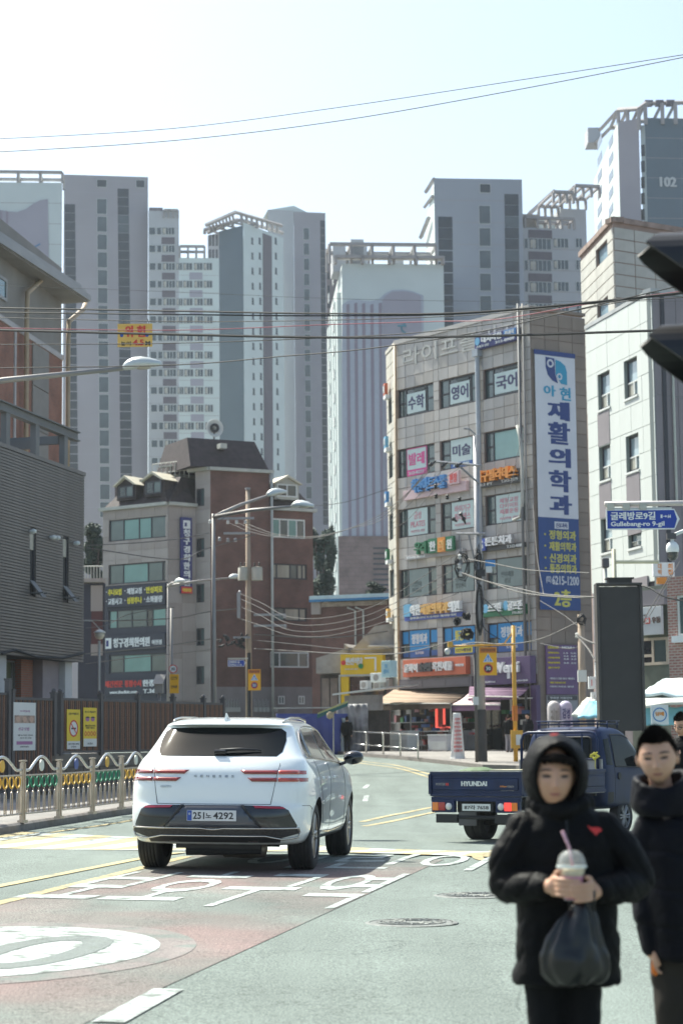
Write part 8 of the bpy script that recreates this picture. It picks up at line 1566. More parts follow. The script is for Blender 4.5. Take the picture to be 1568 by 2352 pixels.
# cab guard bars and roof rack
mb = MB(); y = BL-.06
mb.tube([(-.74, y, 1.15), (-.74, y, 1.66), (-.69, y, 1.76), (-.60, y, 1.79), (.60, y, 1.79), (.69, y, 1.76), (.74, y, 1.66), (.74, y, 1.15)], .026, 8); mb.build('guard_frame', M_TB, t, smooth=True)
for x in (-.45, -.12, .12, .45): MB().tube([(x, y, 1.32), (x, y, 1.79)], .014, 6).build('guard_bar', M_TB, t)
MB().tube([(-.74, y, 1.32), (.74, y, 1.32)], .02, 6).build('guard_rail', M_TB, t)
mb = MB()
for z, w_ in ((1.93, .58), (1.985, .60)): mb.tube([(-w_, BL+.25, z), (w_, BL+.25, z), (w_, 4.15, z), (-w_, 4.15, z), (-w_, BL+.25, z)], .013, 6)
for x in (-.5, 0, .5): mb.tube([(x, BL+.25, 1.93), (x, 4.15, 1.93)], .012, 5)
for x in (-.58, .58):
    for y_ in (BL+.3, 3.7, 4.1): mb.tube([(x, y_, 1.85), (x, y_, 1.985)], .013, 5)
mb.build('roof_rack', M_TB, t, smooth=True)
mb = MB(); mb.tube([(.62, BL-.09, 1.36), (.70, BL-.10, 1.42), (.80, BL-.12, 1.37), (.72, BL-.14, 1.33), (.64, BL-.1, 1.39), (.78, BL-.13, 1.44)], [.02, .03, .02, .03, .025, .01], 6).tube([(.74, BL-.13, 1.38), (.72, BL-.12, 1.2), (.75, BL-.1, 1.08)], .008, 5); tag(mb.build('tie_rope', mat('rope_yellow', (.62, .55, .08), .6, var=.15), None, t.matrix_basis.copy()), 'knotted yellow tie rope hanging on the truck guard bar', 'rope')
b_ = MB(); b_.box(0, .42, 0, .35, 0, .36); tag(b_.build('cardboard_box', mat('carton_brown', (.33, .27, .2), .8, var=.2), None, t.matrix_basis @ T(-.55, .15, Z0+.021)), 'cardboard box peeping over the truck tailgate', 'box'); b_ = MB(); b_.loft([[(.42*rx*math.cos(a), .3*rx*math.sin(a), z_) for a in [k*math.pi/6 for k in range(12)]] for rx, z_ in ((.8, 0), (1, .1), (1, .3), (.8, .38), (.3, .43))]); tag(b_.build('green_sack', mat('sack_green', (.07, .12, .05), .7, var=.3, scale=6), None, t.matrix_basis @ T(-.42, .85, Z0+.021)), 'dark green sack on the truck bed behind the box', 'sack'); tag(MB().box(0, .6, 0, .5, 0, .39).build('foam_box', mat('foam_cream', (.6, .55, .38), .8, var=.08), None, t.matrix_basis @ T(-.02, .5, Z0+.021)), 'cream foam box on the truck bed right of the sack', 'box')
# ------------------------------------------------------------------ people
def skinmat(name, c):
    m = mat(name, c, .5, var=.06, scale=14, spec=.4); b = m.node_tree.nodes['Principled BSDF']; b.inputs['Subsurface Weight'].default_value = .25; b.inputs['Subsurface Radius'].default_value = (.012, .005, .003); return m
M_SKIN = skinmat('skin_child', (.52, .30, .20)); M_SKIN2 = skinmat('skin_light', (.56, .33, .225)); M_JK = mat('padded_black', (.0045, .0045, .005), .6, var=.12, scale=6, bump=.35, bscale=38, spec=.1); M_JK2 = mat('padded_navy_black', (.005, .005, .008), .55, var=.12, scale=6, bump=.35, bscale=30, spec=.12)
M_TR = mat('trousers_black', (.004, .004, .005), .85, var=.1, spec=.2); M_TRB = mat('trousers_brown_grey', (.035, .029, .024), .85, var=.15, spec=.2); M_SHOE = mat('shoe_dark', (.03, .03, .03), .6); M_HAIR = mat('hair_black', (.009, .0065, .0055), .85, var=.5, scale=60, spec=.12); M_LIP = mat('lip', (.42, .17, .15), .5, var=0); M_EYE = mat('eye_dark', (.02, .013, .012), .3, var=0); M_BROW = mat('brow_dark', (.09, .05, .038), .7, var=0)
def ell_(mb, c, r, rot=None, nu=20, nv=12):
    vs = []; R_ = rot or Matrix.Identity(3)
    for j in range(nv+1):
        ph = math.pi*j/nv
        for i in range(nu): th = 2*math.pi*i/nu; vs.append(Vector(c)+R_ @ Vector((r[0]*math.sin(ph)*math.cos(th), r[1]*math.sin(ph)*math.sin(th), r[2]*math.cos(ph))))
    mb.add(vs, [(j*nu+i, (j+1)*nu+i, (j+1)*nu+(i+1) % nu, j*nu+(i+1) % nu) for j in range(nv) for i in range(nu)])
def limb(mb, pts, rs, n=12, sub=4):
    P = [Vector(p) for p in pts]; Q = [P[0]*2-P[1]]+P+[P[-1]*2-P[-2]]; rr = []; out = []
    for i in range(1, len(Q)-2):
        for k in range(sub):
            u = k/sub; a, b, c, d = Q[i-1:i+3]; out.append(.5*((2*b)+(c-a)*u+(2*a-5*b+4*c-d)*u*u+(3*b-a-3*c+d)*u**3)); rr.append(rs[i-1]+(rs[i]-rs[i-1])*u)
    out.append(P[-1]); rr.append(rs[-1]); mb.tube(out, rr, n); ell_(mb, out[0], (rr[0],)*3, nu=12, nv=8); ell_(mb, out[-1], (rr[-1],)*3, nu=12, nv=8)
def G2(x, a, s): return math.exp(-((x-a)/s)**2)
def head_into(mb, M, k=1.0, fine=True):
    nu, nv = (72, 60) if fine else (24, 18); vs = []
    for j in range(nv+1):
        ph = math.pi*j/nv; sz = math.cos(ph)
        for i in range(nu):
            th = 2*math.pi*i/nu; sx, sy = math.sin(ph)*math.cos(th), math.sin(ph)*math.sin(th); x, y, z = .074*sx, .092*sy, .108*sz
            if sz < 0: x *= 1-.30*(-sz)**1.4; y *= (1-.10*(-sz)**2) if sy < 0 else (1-.35*(-sz)**1.2)
            if sy < 0: y *= .93; y += -.006*(-sy)*G2(z, -.06, .05)
            if sy < 0 and fine:
                f = min(1, -sy*2); ax_ = abs(x)
                y += f*(-.017*G2(x, 0, .0105)*G2(z, -.026, .013) - .009*G2(x, 0, .008)*G2(z, -.002, .024) - .0035*G2(z, .024, .010)*G2(ax_, .028, .022) + .0075*G2(ax_, .031, .014)*G2(z, .006, .010)
                     - .005*G2(ax_, .013, .006)*G2(z, -.032, .007) - .0065*G2(x, 0, .019)*G2(z, -.054, .010) + .0035*G2(x, 0, .022)*G2(z, -.0545, .0025) - .004*G2(ax_, .038, .018)*G2(z, -.022, .022) - .006*G2(x, 0, .016)*G2(z, -.086, .013))
            vs.append(M @ Vector((x*k, y*k, z*k)))
    mb.add(vs, [(j*nu+i, (j+1)*nu+i, (j+1)*nu+(i+1) % nu, j*nu+(i+1) % nu) for j in range(nv) for i in range(nu)])
    for sg in (-1, 1): ell_(mb, M @ Vector((sg*.077*k, .012*k, -.006*k)), (.008*k, .018*k, .030*k), M.to_3x3() @ Matrix.Rotation(sg*.35, 3, 'Z'), 12, 8)
def remesh(mb, name, mats, vox, it=3, fac=.5, fix=True):
    o = mb.build('tmp', mats, fix=fix); q = o.modifiers.new('r', 'REMESH'); q.mode = 'VOXEL'; q.voxel_size = vox; q.use_smooth_shade = True
    if it: q = o.modifiers.new('s', 'SMOOTH'); q.factor = fac; q.iterations = it
    me = bake(o, name); 
    return me
def wrinkle(me, amp, sc, seed=0, fn=None):
    N = [v.normal.copy() for v in me.vertices]
    for v, n in zip(me.vertices, N):
        p = v.co*sc+Vector((seed, 0, 0)); a = noise.noise(p)+.5*noise.noise(p*2.1)
        v.co += n*(amp*a+(fn(v.co) if fn else 0))
class FaceP:   # features are laid on the head surface along its own front direction
    def __init__(s, t, me, M, k):
        s.t, s.M, s.k = t, M, k; s.bvh = BVHTree.FromPolygons([v.co for v in me.vertices], [p.vertices for p in me.polygons])
    def put(s, name, cx_, cz_, w_, h, m, off=.0008, curve=0, parent=None, n=14, tilt=0):
        mb = MB(); vs = []; K = 4
        for j in range(K+1):
            for i in range(n):
                a = 2*math.pi*i/n; r = j/K; dx, dz = w_*r*math.cos(a), h*r*math.sin(a); x = cx_+dx; z = cz_+dz+curve*(1-(dx/w_)**2)+tilt*dx
                o = s.M @ Vector((x*s.k, -.3, z*s.k)); d = (s.M.to_3x3() @ Vector((0, 1, 0))).normalized(); h_ = s.bvh.ray_cast(o, d)
                p = h_[0] if h_[0] else o+d*.2; nn = h_[1] if h_[0] else -d; nn = nn if nn.dot(d) < 0 else -nn; vs.append(p+nn*off)
        mb.add(vs, [(j*n+i, j*n+(i+1) % n, (j+1)*n+(i+1) % n, (j+1)*n+i) for j in range(K) for i in range(n)]); return mb.build(name, m, s.t, smooth=True)
def face(fp, eye=.006, sq=1.0):
    for sg in (-1, 1):
        e = fp.put('eye', sg*.0315, .004, .0145, .0040*sq, M_EYE, .0012, curve=.0015); fp.put('upper_lid', sg*.0315, .0088, .0165, .0024, M_BROW, .0014, curve=.0025); fp.put('eyebrow', sg*.033, .0255, .021, .0040, M_BROW, .001, curve=.0035, tilt=-sg*.08); fp.put('nostril', sg*.007, -.0365, .0028, .0018, M_LIP, .0006)
    fp.put('mouth', 0, -.0545, .0205, .0062, M_LIP, .0009, curve=-.001); fp.put('mouth_line', 0, -.0545, .019, .0010, M_BROW, .0016, curve=-.001)
def hair(parent, M, k, me_name='hair', top=.045, n=1800, seed=3, ln=.016, back=True, fr=.052):
    """short hair: a close cap plus many short standing tufts, joined as one clothing-like child"""
    rd = random.Random(seed); mb = MB(); nu, nv = 40, 20; vs = []
    def surf(th, ph, e=1.0): return Vector((.0765*math.sin(ph)*math.cos(th), .0945*math.sin(ph)*math.sin(th), .1115*math.cos(ph)))*e*k
    def lim(th): s_ = math.sin(th); return (.93 if s_ < -.55 else .93+(s_+.55)/.45*.64 if s_ < -.1 else 1.57+(s_+.1)*.5)
    for j in range(nv+1):
        for i in range(nu): th = 2*math.pi*i/nu; ph = (lim(th)+.12*noise.noise(Vector((math.cos(th)*4, math.sin(th)*4, 2))))*j/nv; e = 1.0+.045*(1-j/nv)+.03*noise.noise(Vector((math.cos(th)*9, math.sin(th)*9, ph*11))); e = e if j < nv else .985; vs.append(M @ surf(th, ph, e))
    mb.add(vs, [(j*nu+i, (j+1)*nu+i, (j+1)*nu+(i+1) % nu, j*nu+(i+1) % nu) for j in range(nv) for i in range(nu)], 1)
    for _ in range(n):
        th = rd.random()*6.283; ph = lim(th)*rd.random()**.75; p = surf(th, ph, 1.0); d = p.normalized()*1.0+Vector((rd.gauss(0, .3), rd.gauss(-.25, .3), .35+rd.gauss(0, .2))); d.normalize(); s_ = d.orthogonal().normalized()*.0022*k; L = ln*k*rd.uniform(.5, 1.3)*(1.2-.75*ph/1.6)
        mb.add([M @ (p-s_), M @ (p+s_), M @ (p+d*L)], [(0, 1, 2)])
    return mb.build(me_name, [M_HAIR, mat('scalp_hair', (.035, .022, .016), .9, var=.6, scale=70, spec=.1)], parent, smooth=False)
def finger(mb, pts, r): limb(mb, pts, [r, r*.98, r*.92, r*.8][:len(pts)], 8, 3)

# ---- hooded child with a drink
g1 = gz(.76, 7.04); K1 = T(.764, 7.04, g1); t = KID = thing('person', 'child in a black hooded padded jacket holding a pink iced drink and a black bag', 'person', K1)
zc = lambda zy: 1.34-(zy-229)/2094-g1; xc = lambda zx: (zx-640)/2094
hc = Vector((xc(558), -.035, zc(478)-.006)); MH = T(*hc) @ Matrix.Rotation(R(3), 4, 'Z') @ Matrix.Rotation(R(3), 4, 'X') @ Matrix.Rotation(R(1.5), 4, 'Y'); kh = .99
mb = MB(); head_into(mb, MH, kh); limb(mb, [(hc.x, 0, hc.z-.06), (hc.x+.01, .01, zc(760)), (0, .01, zc(820))], [.042, .042, .05])
ell_(mb, (0, .01, zc(900)), (.125, .07, .06)); limb(mb, [(0, .01, zc(860)), (0, .01, zc(1400)), (0, .01, zc(1750))], [.09, .10, .085])
cupc = Vector((.0, -.235, 0)); SL, EL, WL = Vector((-.150, .0, zc(850))), Vector((-.212, -.02, zc(1262))), Vector((-.098, -.155, zc(1262))); SR, ER, WR = Vector((.150, .0, zc(850))), Vector((.250, -.01, zc(1255))), Vector((.108, -.165, zc(1295)))
limb(mb, [SL, EL, WL], [.042, .034, .024]); limb(mb, [SR, ER, WR], [.042, .034, .024])
# hands: palms beside the cup, fingers closing round its front, thumbs up its near side
pl_ = Vector((-.062, -.215, zc(1250))); pr_ = Vector((.070, -.215, zc(1290)))
for P_, W_, sg in ((pl_, WL, -1), (pr_, WR, 1)):
    limb(mb, [W_, (W_+P_)/2, P_], [.023, .026, .027]); ell_(mb, P_, (.018, .026, .036), Matrix.Rotation(sg*.35, 3, 'Z'))
cr = .040
for k in range(4):
    z_ = pl_.z+.026-.0172*k; r_ = .0088-.0006*k; L_ = (1.0, 1.1, 1.02, .82)[k]
    finger(mb, [(-.060, -.232, z_), (-.046, -.270, z_-.001), (-.020, -.286, z_-.003), (-.020+.036*L_, -.286, z_-.006)], r_)
    z_ = pr_.z+.030-.0172*k
    finger(mb, [(.068, -.232, z_), (.052, -.274, z_-.002), (.028, -.294, z_-.004), (.028-.034*L_, -.296, z_-.006)], r_)
finger(mb, [(-.060, -.210, pl_.z+.022), (-.052, -.236, pl_.z+.046), (-.036, -.262, pl_.z+.054)], .0095); finger(mb, [(.070, -.212, pr_.z+.02), (.060, -.24, pr_.z+.044), (.044, -.268, pr_.z+.050)], .0095)
for x in (-.072, .058): limb(mb, [(x, .01, .60), (x, .005, .33), (x, .02, .07)], [.05, .042, .034]); limb(mb, [(x, .02, .05), (x, -.07, .035)], [.032, .028])
me = remesh(mb, 'body', M_SKIN, .0042, 2, .4); ob('body', me, t); fp = FaceP(t, me, MH, kh); face(fp, sq=1.1)
# hair fringe under the hood
mb = MB(); rd = random.Random(5)
for i in range(300):
    a = rd.uniform(-1, 1); x = a*.060; z0_ = .098-.02*a*a; L_ = rd.uniform(.018, .036)*(1.1-.4*abs(a-.3)); y0_ = -.03-.05*math.sqrt(max(0, 1-a*a)); p = Vector((x, y0_-.012, z0_-.012)); q = p+Vector((rd.uniform(.0, .012)+.008, -.012, -L_*.5)); s_ = q+Vector((rd.uniform(.0, .008)+.004, .002, -L_*.6)); mb.tube([MH @ (p*kh), MH @ (q*kh), MH @ (s_*kh)], [.0035, .003, .0008], 4, caps=False)
mb.build('hair', M_HAIR, t)
# hood: thick padded shell round the head, opening towards the face
mb = MB(); HC = Vector((xc(592), .012, zc(440))); n = 40; sec = []
def opening(a):   # outline of the opening in x,z
    x = xc(578)+.070*math.cos(a)*(1.06 if math.cos(a) > 0 else .96); z = zc(492)+(.107 if math.sin(a) > 0 else .100)*math.sin(a); return x+.014*max(0, math.sin(a))*0, z
rows_ = ((1.0, -.088, .0), (1.06, -.105, 0), (1.16, -.098, 0), (1.34, -.06, .0), (1.50, .0, .0), (1.46, .06, 0), (1.20, .105, 0), (.70, .13, 0), (.05, .14, 0))
for (e, y, _) in rows_:
    ring = []
    for i in range(n):
        a = 2*math.pi*i/n; x, z = opening(a); cx0, cz0 = xc(580), zc(480); hx, hz = (x-cx0)*e, (z-cz0)*e
        tx, tz = HC.x+.121*math.cos(a)*min(1, e/1.5), HC.z+.5*0; u = min(1, max(0, (e-1.0)/.5)); X_ = cx0+hx; Z_ = cz0+hz
        # outer hull limits
        X_ = X_*(1-u*.85)+(HC.x+.119*math.cos(a)*(e/1.5))*u*.85; Z_ = Z_*(1-u*.85)+(HC.z-.005+(.128 if math.sin(a) > 0 else .135)*math.sin(a)*(e/1.5))*u*.85
        yy = y+(-.020*max(0, math.sin(a)) if e < 1.2 else 0)+(.035*max(0, -math.sin(a)) if y < 0 else 0); ring.append((X_, yy, Z_))
    sec.append(ring)
inner = [[(x*.985+xc(580)*.015, y+.03+j*.05, z*.985+zc(480)*.015) for x, y, z in sec[0]] for j in range(2)]
mb.loft([inner[1], inner[0]]+sec, cap=False)
ho = mb.build('tmp', M_JK, smooth=True, fix=True); q = ho.modifiers.new('so', 'SOLIDIFY'); q.thickness = .008; q.offset = 0; q = ho.modifiers.new('s', 'SUBSURF'); q.levels = 1; me = bake(ho, 'hood'); wrinkle(me, .004, 26, 3)
for p in me.polygons: p.use_smooth = True
HOOD = ob('hood', me, t)
M_EMB = mat('emblem_red', (.55, .03, .03), .6, var=0)
MB().prism([(0, .0), (.03, .003), (.02, -.005), (.012, -.002), (.01, -.008)], 'y', -.004, 0).build('hood_mark', M_EMB, HOOD, T(xc(530), -.112, zc(186)) @ Matrix.Rotation(R(-50), 4, 'X'), fix=True)
# jacket
mb = MB()
def ring(zy, x0, x1, yd, yc=.012, n=28): x0, x1 = xc(x0), xc(x1); return [((x0+x1)/2+(x1-x0)/2*math.copysign(abs(math.cos(a))**.85, math.cos(a)), yc+yd*math.copysign(abs(math.sin(a))**.8, math.sin(a)), zc(zy)) for a in [2*math.pi*k/n for k in range(n)]]
mb.loft([ring(*q) for q in ((1985, 262, 1030, .118), (1975, 240, 1042, .128), (1800, 265, 1035, .13), (1500, 285, 1020, .128), (1250, 290, 1010, .125), (1000, 280, 1015, .12), (860, 300, 985, .108), (780, 350, 925, .092), (720, 430, 850, .078), (640, 470, 800, .068))])
def sleeve(S_, E_, W_, r0=.068, r1=.062, r2=.046): limb(mb, [S_+Vector((0, 0, .0)), S_*.5+E_*.5+Vector((math.copysign(.02, S_.x), 0, 0)), E_+Vector((0, .01, -.002)), E_*.45+W_*.55+Vector((0, .0, -.004)), W_+(W_-E_).normalized()*.012], [r0, .069, r1, .058, r2], 16, 6)
sleeve(SL+Vector((.018, 0, -.012)), EL+Vector((.008, 0, 0)), WL); sleeve(SR+Vector((-.018, 0, -.012)), ER, WR)
limb(mb, [(xc(470), -.02, zc(700)), (xc(600), -.07, zc(735)), (xc(760), -.03, zc(700))], [.034, .036, .034], 12); limb(mb, [(xc(450), .02, zc(690)), (xc(620), .07, zc(700)), (xc(800), .02, zc(690))], [.04, .045, .04], 12)
me = remesh(mb, 'jacket', M_JK, .0065, 5, .5)
def quilt(p):   # soft stitched seams across the chest and sleeves, folds at elbow
    z = p.z; a = .004*noise.noise(Vector((p.x*9, p.y*9, z*22)))
    if abs(p.x) > .15 or p.y < -.12: a -= .004*math.exp(-(abs(math.sin((abs(p.x)*1.3+z*.8)*math.pi/.09))/.3)**2)
    return a
wrinkle(me, .006, 13, 1, quilt); JK = ob('jacket', me, t)
me_tr = MB()
for x in (xc(480), xc(745)): limb(me_tr, [(x, .012, zc(1900)), (x+.002, .006, .34), (x+.002, .015, .09)], [.075, .060, .052], 16)
limb(me_tr, [(xc(480), .012, zc(1880)), (xc(745), .012, zc(1880))], [.075, .075], 14); me = remesh(me_tr, 'trousers', M_TR, .008, 3); wrinkle(me, .004, 16, 6); ob('trousers', me, t)
for x in (xc(480), xc(745)): MB().loft([[(x+w_*math.cos(a), -.045+d_*math.sin(a), z_) for a in [k*math.pi/8 for k in range(16)]] for w_, d_, z_ in ((.04, .11, 0), (.043, .115, .02), (.04, .105, .05), (.032, .06, .085))]).build('shoe', M_SHOE, t, smooth=True)
MB().tube([(0, -.128, zc(1960)), (0, -.127, zc(1500)), (0, -.122, zc(1000)), (0, -.10, zc(800))], .004, 5).build('zip', mat('zip_dark', (.02, .02, .02), .3, .6), JK)
em = [(-.025, .015), (-.010, .008), (.004, .009), (.018, .007), (.024, -.003), (.010, -.011), (.003, -.019), (-.005, -.009), (-.015, .0)]; MB().prism(em, 'y', -.004, .0).build('chest_emblem', M_EMB, JK, T(xc(838), -.117, zc(870)) @ Matrix.Rotation(R(-8), 4, 'X'), fix=True)
for x, z in ((xc(300), zc(1995)), (xc(880), zc(2010))): MB().tube([(x, -.05, z), (x-.012, -.06, z-.03), (x-.02, -.055, z-.06), (x-.008, -.05, z-.075)], .0015, 4).build('drawcord', M_CAB, JK)
# drink
cz_ = zc(1345); top_ = zc(1118); t = thing('drink_cup', 'clear plastic cup of pink and cream iced drink with dome lid and straw', 'cup', K1 @ T(-.002, -.242, cz_)); H_ = top_-cz_
gl = bpy.data.materials.new('clear_plastic'); gl.use_nodes = True; b = gl.node_tree.nodes['Principled BSDF']; b.inputs['Base Color'].default_value = (.9, .95, .95, 1); b.inputs['Roughness'].default_value = .08; b.inputs['Alpha'].default_value = .22; b.inputs['Specular IOR Level'].default_value = .9
MB().lathe([(.030, 0), (.046, H_)], 24).build('cup_wall', gl, t, smooth=True); MB().lathe([(.001, .002), (.0285, .003), (.0395, H_*.74), (.001, H_*.74)], 20).build('pink_drink', mat('drink_pink', (.58, .08, .20), .3, var=.25, scale=30), t, smooth=True); MB().lathe([(.001, H_*.745), (.0397, H_*.745), (.0445, H_*.96), (.001, H_*.97)], 20).build('cream_drink', mat('drink_cream', (.62, .48, .26), .4, var=.35, scale=40), t, smooth=True)
MB().lathe([(.050, H_), (.051, H_+.006), (.049, H_+.01), (.047, H_+.025), (.038, H_+.045), (.022, H_+.056), (.010, H_+.058)], 24).build('dome_lid', gl, t, smooth=True); MB().lathe([(.047, H_-.002), (.0515, H_), (.0515, H_+.006), (.047, H_+.007)], 24).build('lid_rim', mat('lid_rim', (.65, .7, .68), .3, var=0), t)
MB().tube([(.012, .0, H_*.5), (-.008, -.004, H_+.07), (-.030, -.01, zc(862)-cz_)], .0052, 10).build('straw', mat('straw_pink', (.55, .32, .38), .4, var=.3, scale=60), t, smooth=True)
# bag
t = thing('plastic_bag', 'shiny black plastic carrier bag hanging from the hooded child\'s hands', 'bag', K1 @ T(.0, -.215, zc(1930))); zb_ = zc(1930); mb = MB(); rings = []
for zy, x0, x1, yd in ((1940, 560, 780, .02), (1925, 470, 860, .045), (1860, 405, 890, .062), (1760, 398, 885, .066), (1660, 430, 862, .06), (1560, 500, 830, .05), (1460, 575, 800, .036), (1380, 650, 780, .024), (1330, 690, 765, .016), (1300, 705, 755, .012)):
    rings.append([((xc(x0)+xc(x1))/2+(xc(x1)-xc(x0))/2*math.cos(a), yd*math.sin(a)*(1+.2*math.sin(3*a)), zc(zy)-zb_) for a in [k*math.pi/24 for k in range(48)]])
mb.loft(rings); o = mb.build('tmp', M_JK, smooth=True, fix=True); q = o.modifiers.new('s', 'SUBSURF'); q.levels = 2; me = bake(o, 'bag_body')
M_BAG = mat('black_polythene', (.006, .006, .006), .3, var=.1, spec=.5); me.materials.clear(); me.materials.append(M_BAG)
N = [v.normal.copy() for v in me.vertices]
for v, nn_ in zip(me.vertices, N):
    z = v.co.z/(zc(1300)-zb_); a = math.atan2(v.co.y*3, v.co.x); fold = .008*(.3+z)*math.sin(a*9+noise.noise(v.co*9)*3)+.006*noise.noise(v.co*28)+.010*noise.noise(v.co*11+Vector((4, 0, 0))); v.co += nn_*fold*(1-.5*z)
for p in me.polygons: p.use_smooth = True
BG = ob('bag_body', me, t); MB().tube([(xc(710), 0, zc(1310)-zb_), (xc(740), -.02, zc(1275)-zb_), (xc(780), -.03, zc(1290)-zb_), (xc(790), -.01, zc(1440)-zb_)], [.012, .012, .010, .004], 8).build('handle', M_BAG, BG, smooth=True)
# ---- second child
g2 = gz(1.3, 7.62); S2 = 1941; xk = lambda zx: (zx-1480)/S2; zk = lambda zy: 1.34-(zy-229)/S2-g2; X2 = (((1380+1480/2.529)/1.2755)-784)/FPX*7.62
K2 = T(X2, 7.62, g2); t = thing('person', 'bareheaded child with cropped hair in a black padded jacket, cut by the right edge', 'person', K2)
h2 = Vector((xk(1325), -.05, zk(357))); kh = .95; MH = T(*h2) @ Matrix.Rotation(R(-12), 4, 'Z') @ Matrix.Rotation(R(8), 4, 'X') @ Matrix.Rotation(R(-4), 4, 'Y')
mb = MB(); head_into(mb, MH, kh); limb(mb, [(h2.x+.01, -.005, h2.z-.06), (h2.x+.03, .01, zk(640)), (xk(1440), .01, zk(760))], [.042, .045, .055]); ell_(mb, (xk(1480), .01, zk(850)), (.13, .07, .07)); limb(mb, [(0, .01, zk(860)), (0, .01, zk(1300)), (0, .01, zk(1600))], [.09, .1, .085])
SL = Vector((xk(1240), .0, zk(860))); EL = Vector((xk(1225), .03, zk(1290))); WL = Vector((xk(1262), -.01, zk(1680))); SR = Vector((-SL.x+.01, 0, SL.z)); ER = Vector((.19, .03, EL.z)); WR = Vector((.18, -.02, WL.z))
for S_, E_, W_ in ((SL, EL, WL), (SR, ER, WR)):
    limb(mb, [S_, E_, W_], [.042, .034, .023]); pm = W_+Vector((.0, -.01, -.045)); limb(mb, [W_, pm], [.022, .026]); 
    for k in range(4): a = pm+Vector((0, -.024+.016*k, -.02)); finger(mb, [a, a+Vector((.004, -.002, -.026)), a+Vector((.014, -.002, -.046)), a+Vector((.024, 0, -.052))], .0082)
    finger(mb, [pm+Vector((.0, -.026, .005)), pm+Vector((.008, -.038, -.02)), pm+Vector((.016, -.036, -.04))], .009)
for x in (xk(1400), xk(1590)): limb(mb, [(x, .01, .62), (x, .0, .33), (x, .02, .07)], [.05, .042, .034]); limb(mb, [(x, .02, .05), (x, -.07, .035)], [.032, .028])
me = remesh(mb, 'body', M_SKIN2, .0042, 2, .4); ob('body', me, t); fp = FaceP(t, me, MH, kh); face(fp, sq=.75); hair(t, MH, kh, n=3600, ln=.018)
mb = MB()
def ring2(zy, x0, x1, yd, yc=.012, n=28): return [((xk(x0)+xk(x1))/2+(xk(x1)-xk(x0))/2*math.copysign(abs(math.cos(a))**.85, math.cos(a)), yc+yd*math.copysign(abs(math.sin(a))**.8, math.sin(a)), zk(zy)) for a in [2*math.pi*k/n for k in range(n)]]
mb.loft([ring2(*q) for q in ((1830, 1290, 1700, .115), (1800, 1265, 1720, .13), (1500, 1230, 1740, .13), (1250, 1215, 1740, .128), (1000, 1200, 1740, .122), (880, 1215, 1720, .11), (800, 1250, 1680, .10), (720, 1310, 1600, .085))])
limb(mb, [SL+Vector((.02, 0, -.01)), SL*.5+EL*.5+Vector((-.015, 0, 0)), EL, EL*.45+WL*.55, WL+Vector((0, 0, -.02))], [.068, .068, .058, .056, .046], 16, 6); limb(mb, [SR+Vector((-.02, 0, -.01)), SR*.5+ER*.5, ER, WR], [.068, .068, .06, .048], 16, 6)
me = remesh(mb, 'jacket', M_JK2, .0065, 5, .5)
wrinkle(me, .007, 12, 9, lambda p: -.006*math.exp(-(abs(math.sin((p.z+.03+.02*math.sin(p.x*9))*math.pi/.14))/.2)**2)); JK = ob('jacket', me, t)
# tall stand-up collar, open at the front
mb = MB(); n = 30; rings = []
for e, y_, zt_ in ((1.0, 0, 760), (1.04, 0, 640), (1.0, 0, 520), (.9, .0, 470)):
    rings.append([(xk(1335+.0)+.098*e*math.sin(a)*1.0+.012, -.01-.092*e*math.cos(a), zk(zt_)-.055*max(0, math.cos(a))**1.2*(1 if zt_ < 700 else .3)-.012*math.sin(a)*(1 if zt_ < 700 else 0)*-1) for a in [2*math.pi*k/n for k in range(n)]])
mb.loft(rings, cap=False); o = mb.build('tmp', M_JK2, smooth=True); q = o.modifiers.new('so', 'SOLIDIFY'); q.thickness = .032; q.offset = 0; q = o.modifiers.new('s', 'SUBSURF'); q.levels = 2; me = bake(o, 'collar'); wrinkle(me, .009, 17, 4); [setattr(p, 'use_smooth', True) for p in me.polygons]; ob('collar', me, JK)
mt = MB()
for x in (xk(1400), xk(1590)): limb(mt, [(x, .012, zk(1780)), (x+.002, .006, .34), (x+.002, .015, .08)], [.078, .066, .060], 16)
limb(mt, [(xk(1400), .012, zk(1760)), (xk(1590), .012, zk(1760))], [.078, .078], 14); me = remesh(mt, 'trousers', M_TRB, .008, 3); wrinkle(me, .007, 11, 8); ob('trousers', me, t)
for x in (xk(1400), xk(1590)): MB().loft([[(x+w_*math.cos(a), -.045+d_*math.sin(a), z_) for a in [k*math.pi/8 for k in range(16)]] for w_, d_, z_ in ((.04, .11, 0), (.043, .115, .02), (.04, .105, .05), (.032, .06, .085))]).build('shoe', M_SHOE, t, smooth=True)
t2 = thing('orange_packet', 'small bright orange packet held low in the second child\'s hand', 'packet', K2 @ T(xk(1272), -.03, zk(1930))); mb = MB(); mb.loft([[(w_*math.cos(a), .008*math.sin(a), z_) for a in [k*math.pi/6 for k in range(12)]] for w_, z_ in ((.004, 0), (.014, .01), (.013, .05), (.006, .085))]); mb.build('wrapper', mat('packet_orange', (.8, .2, .02), .4, var=.15, scale=30), t2, smooth=True)
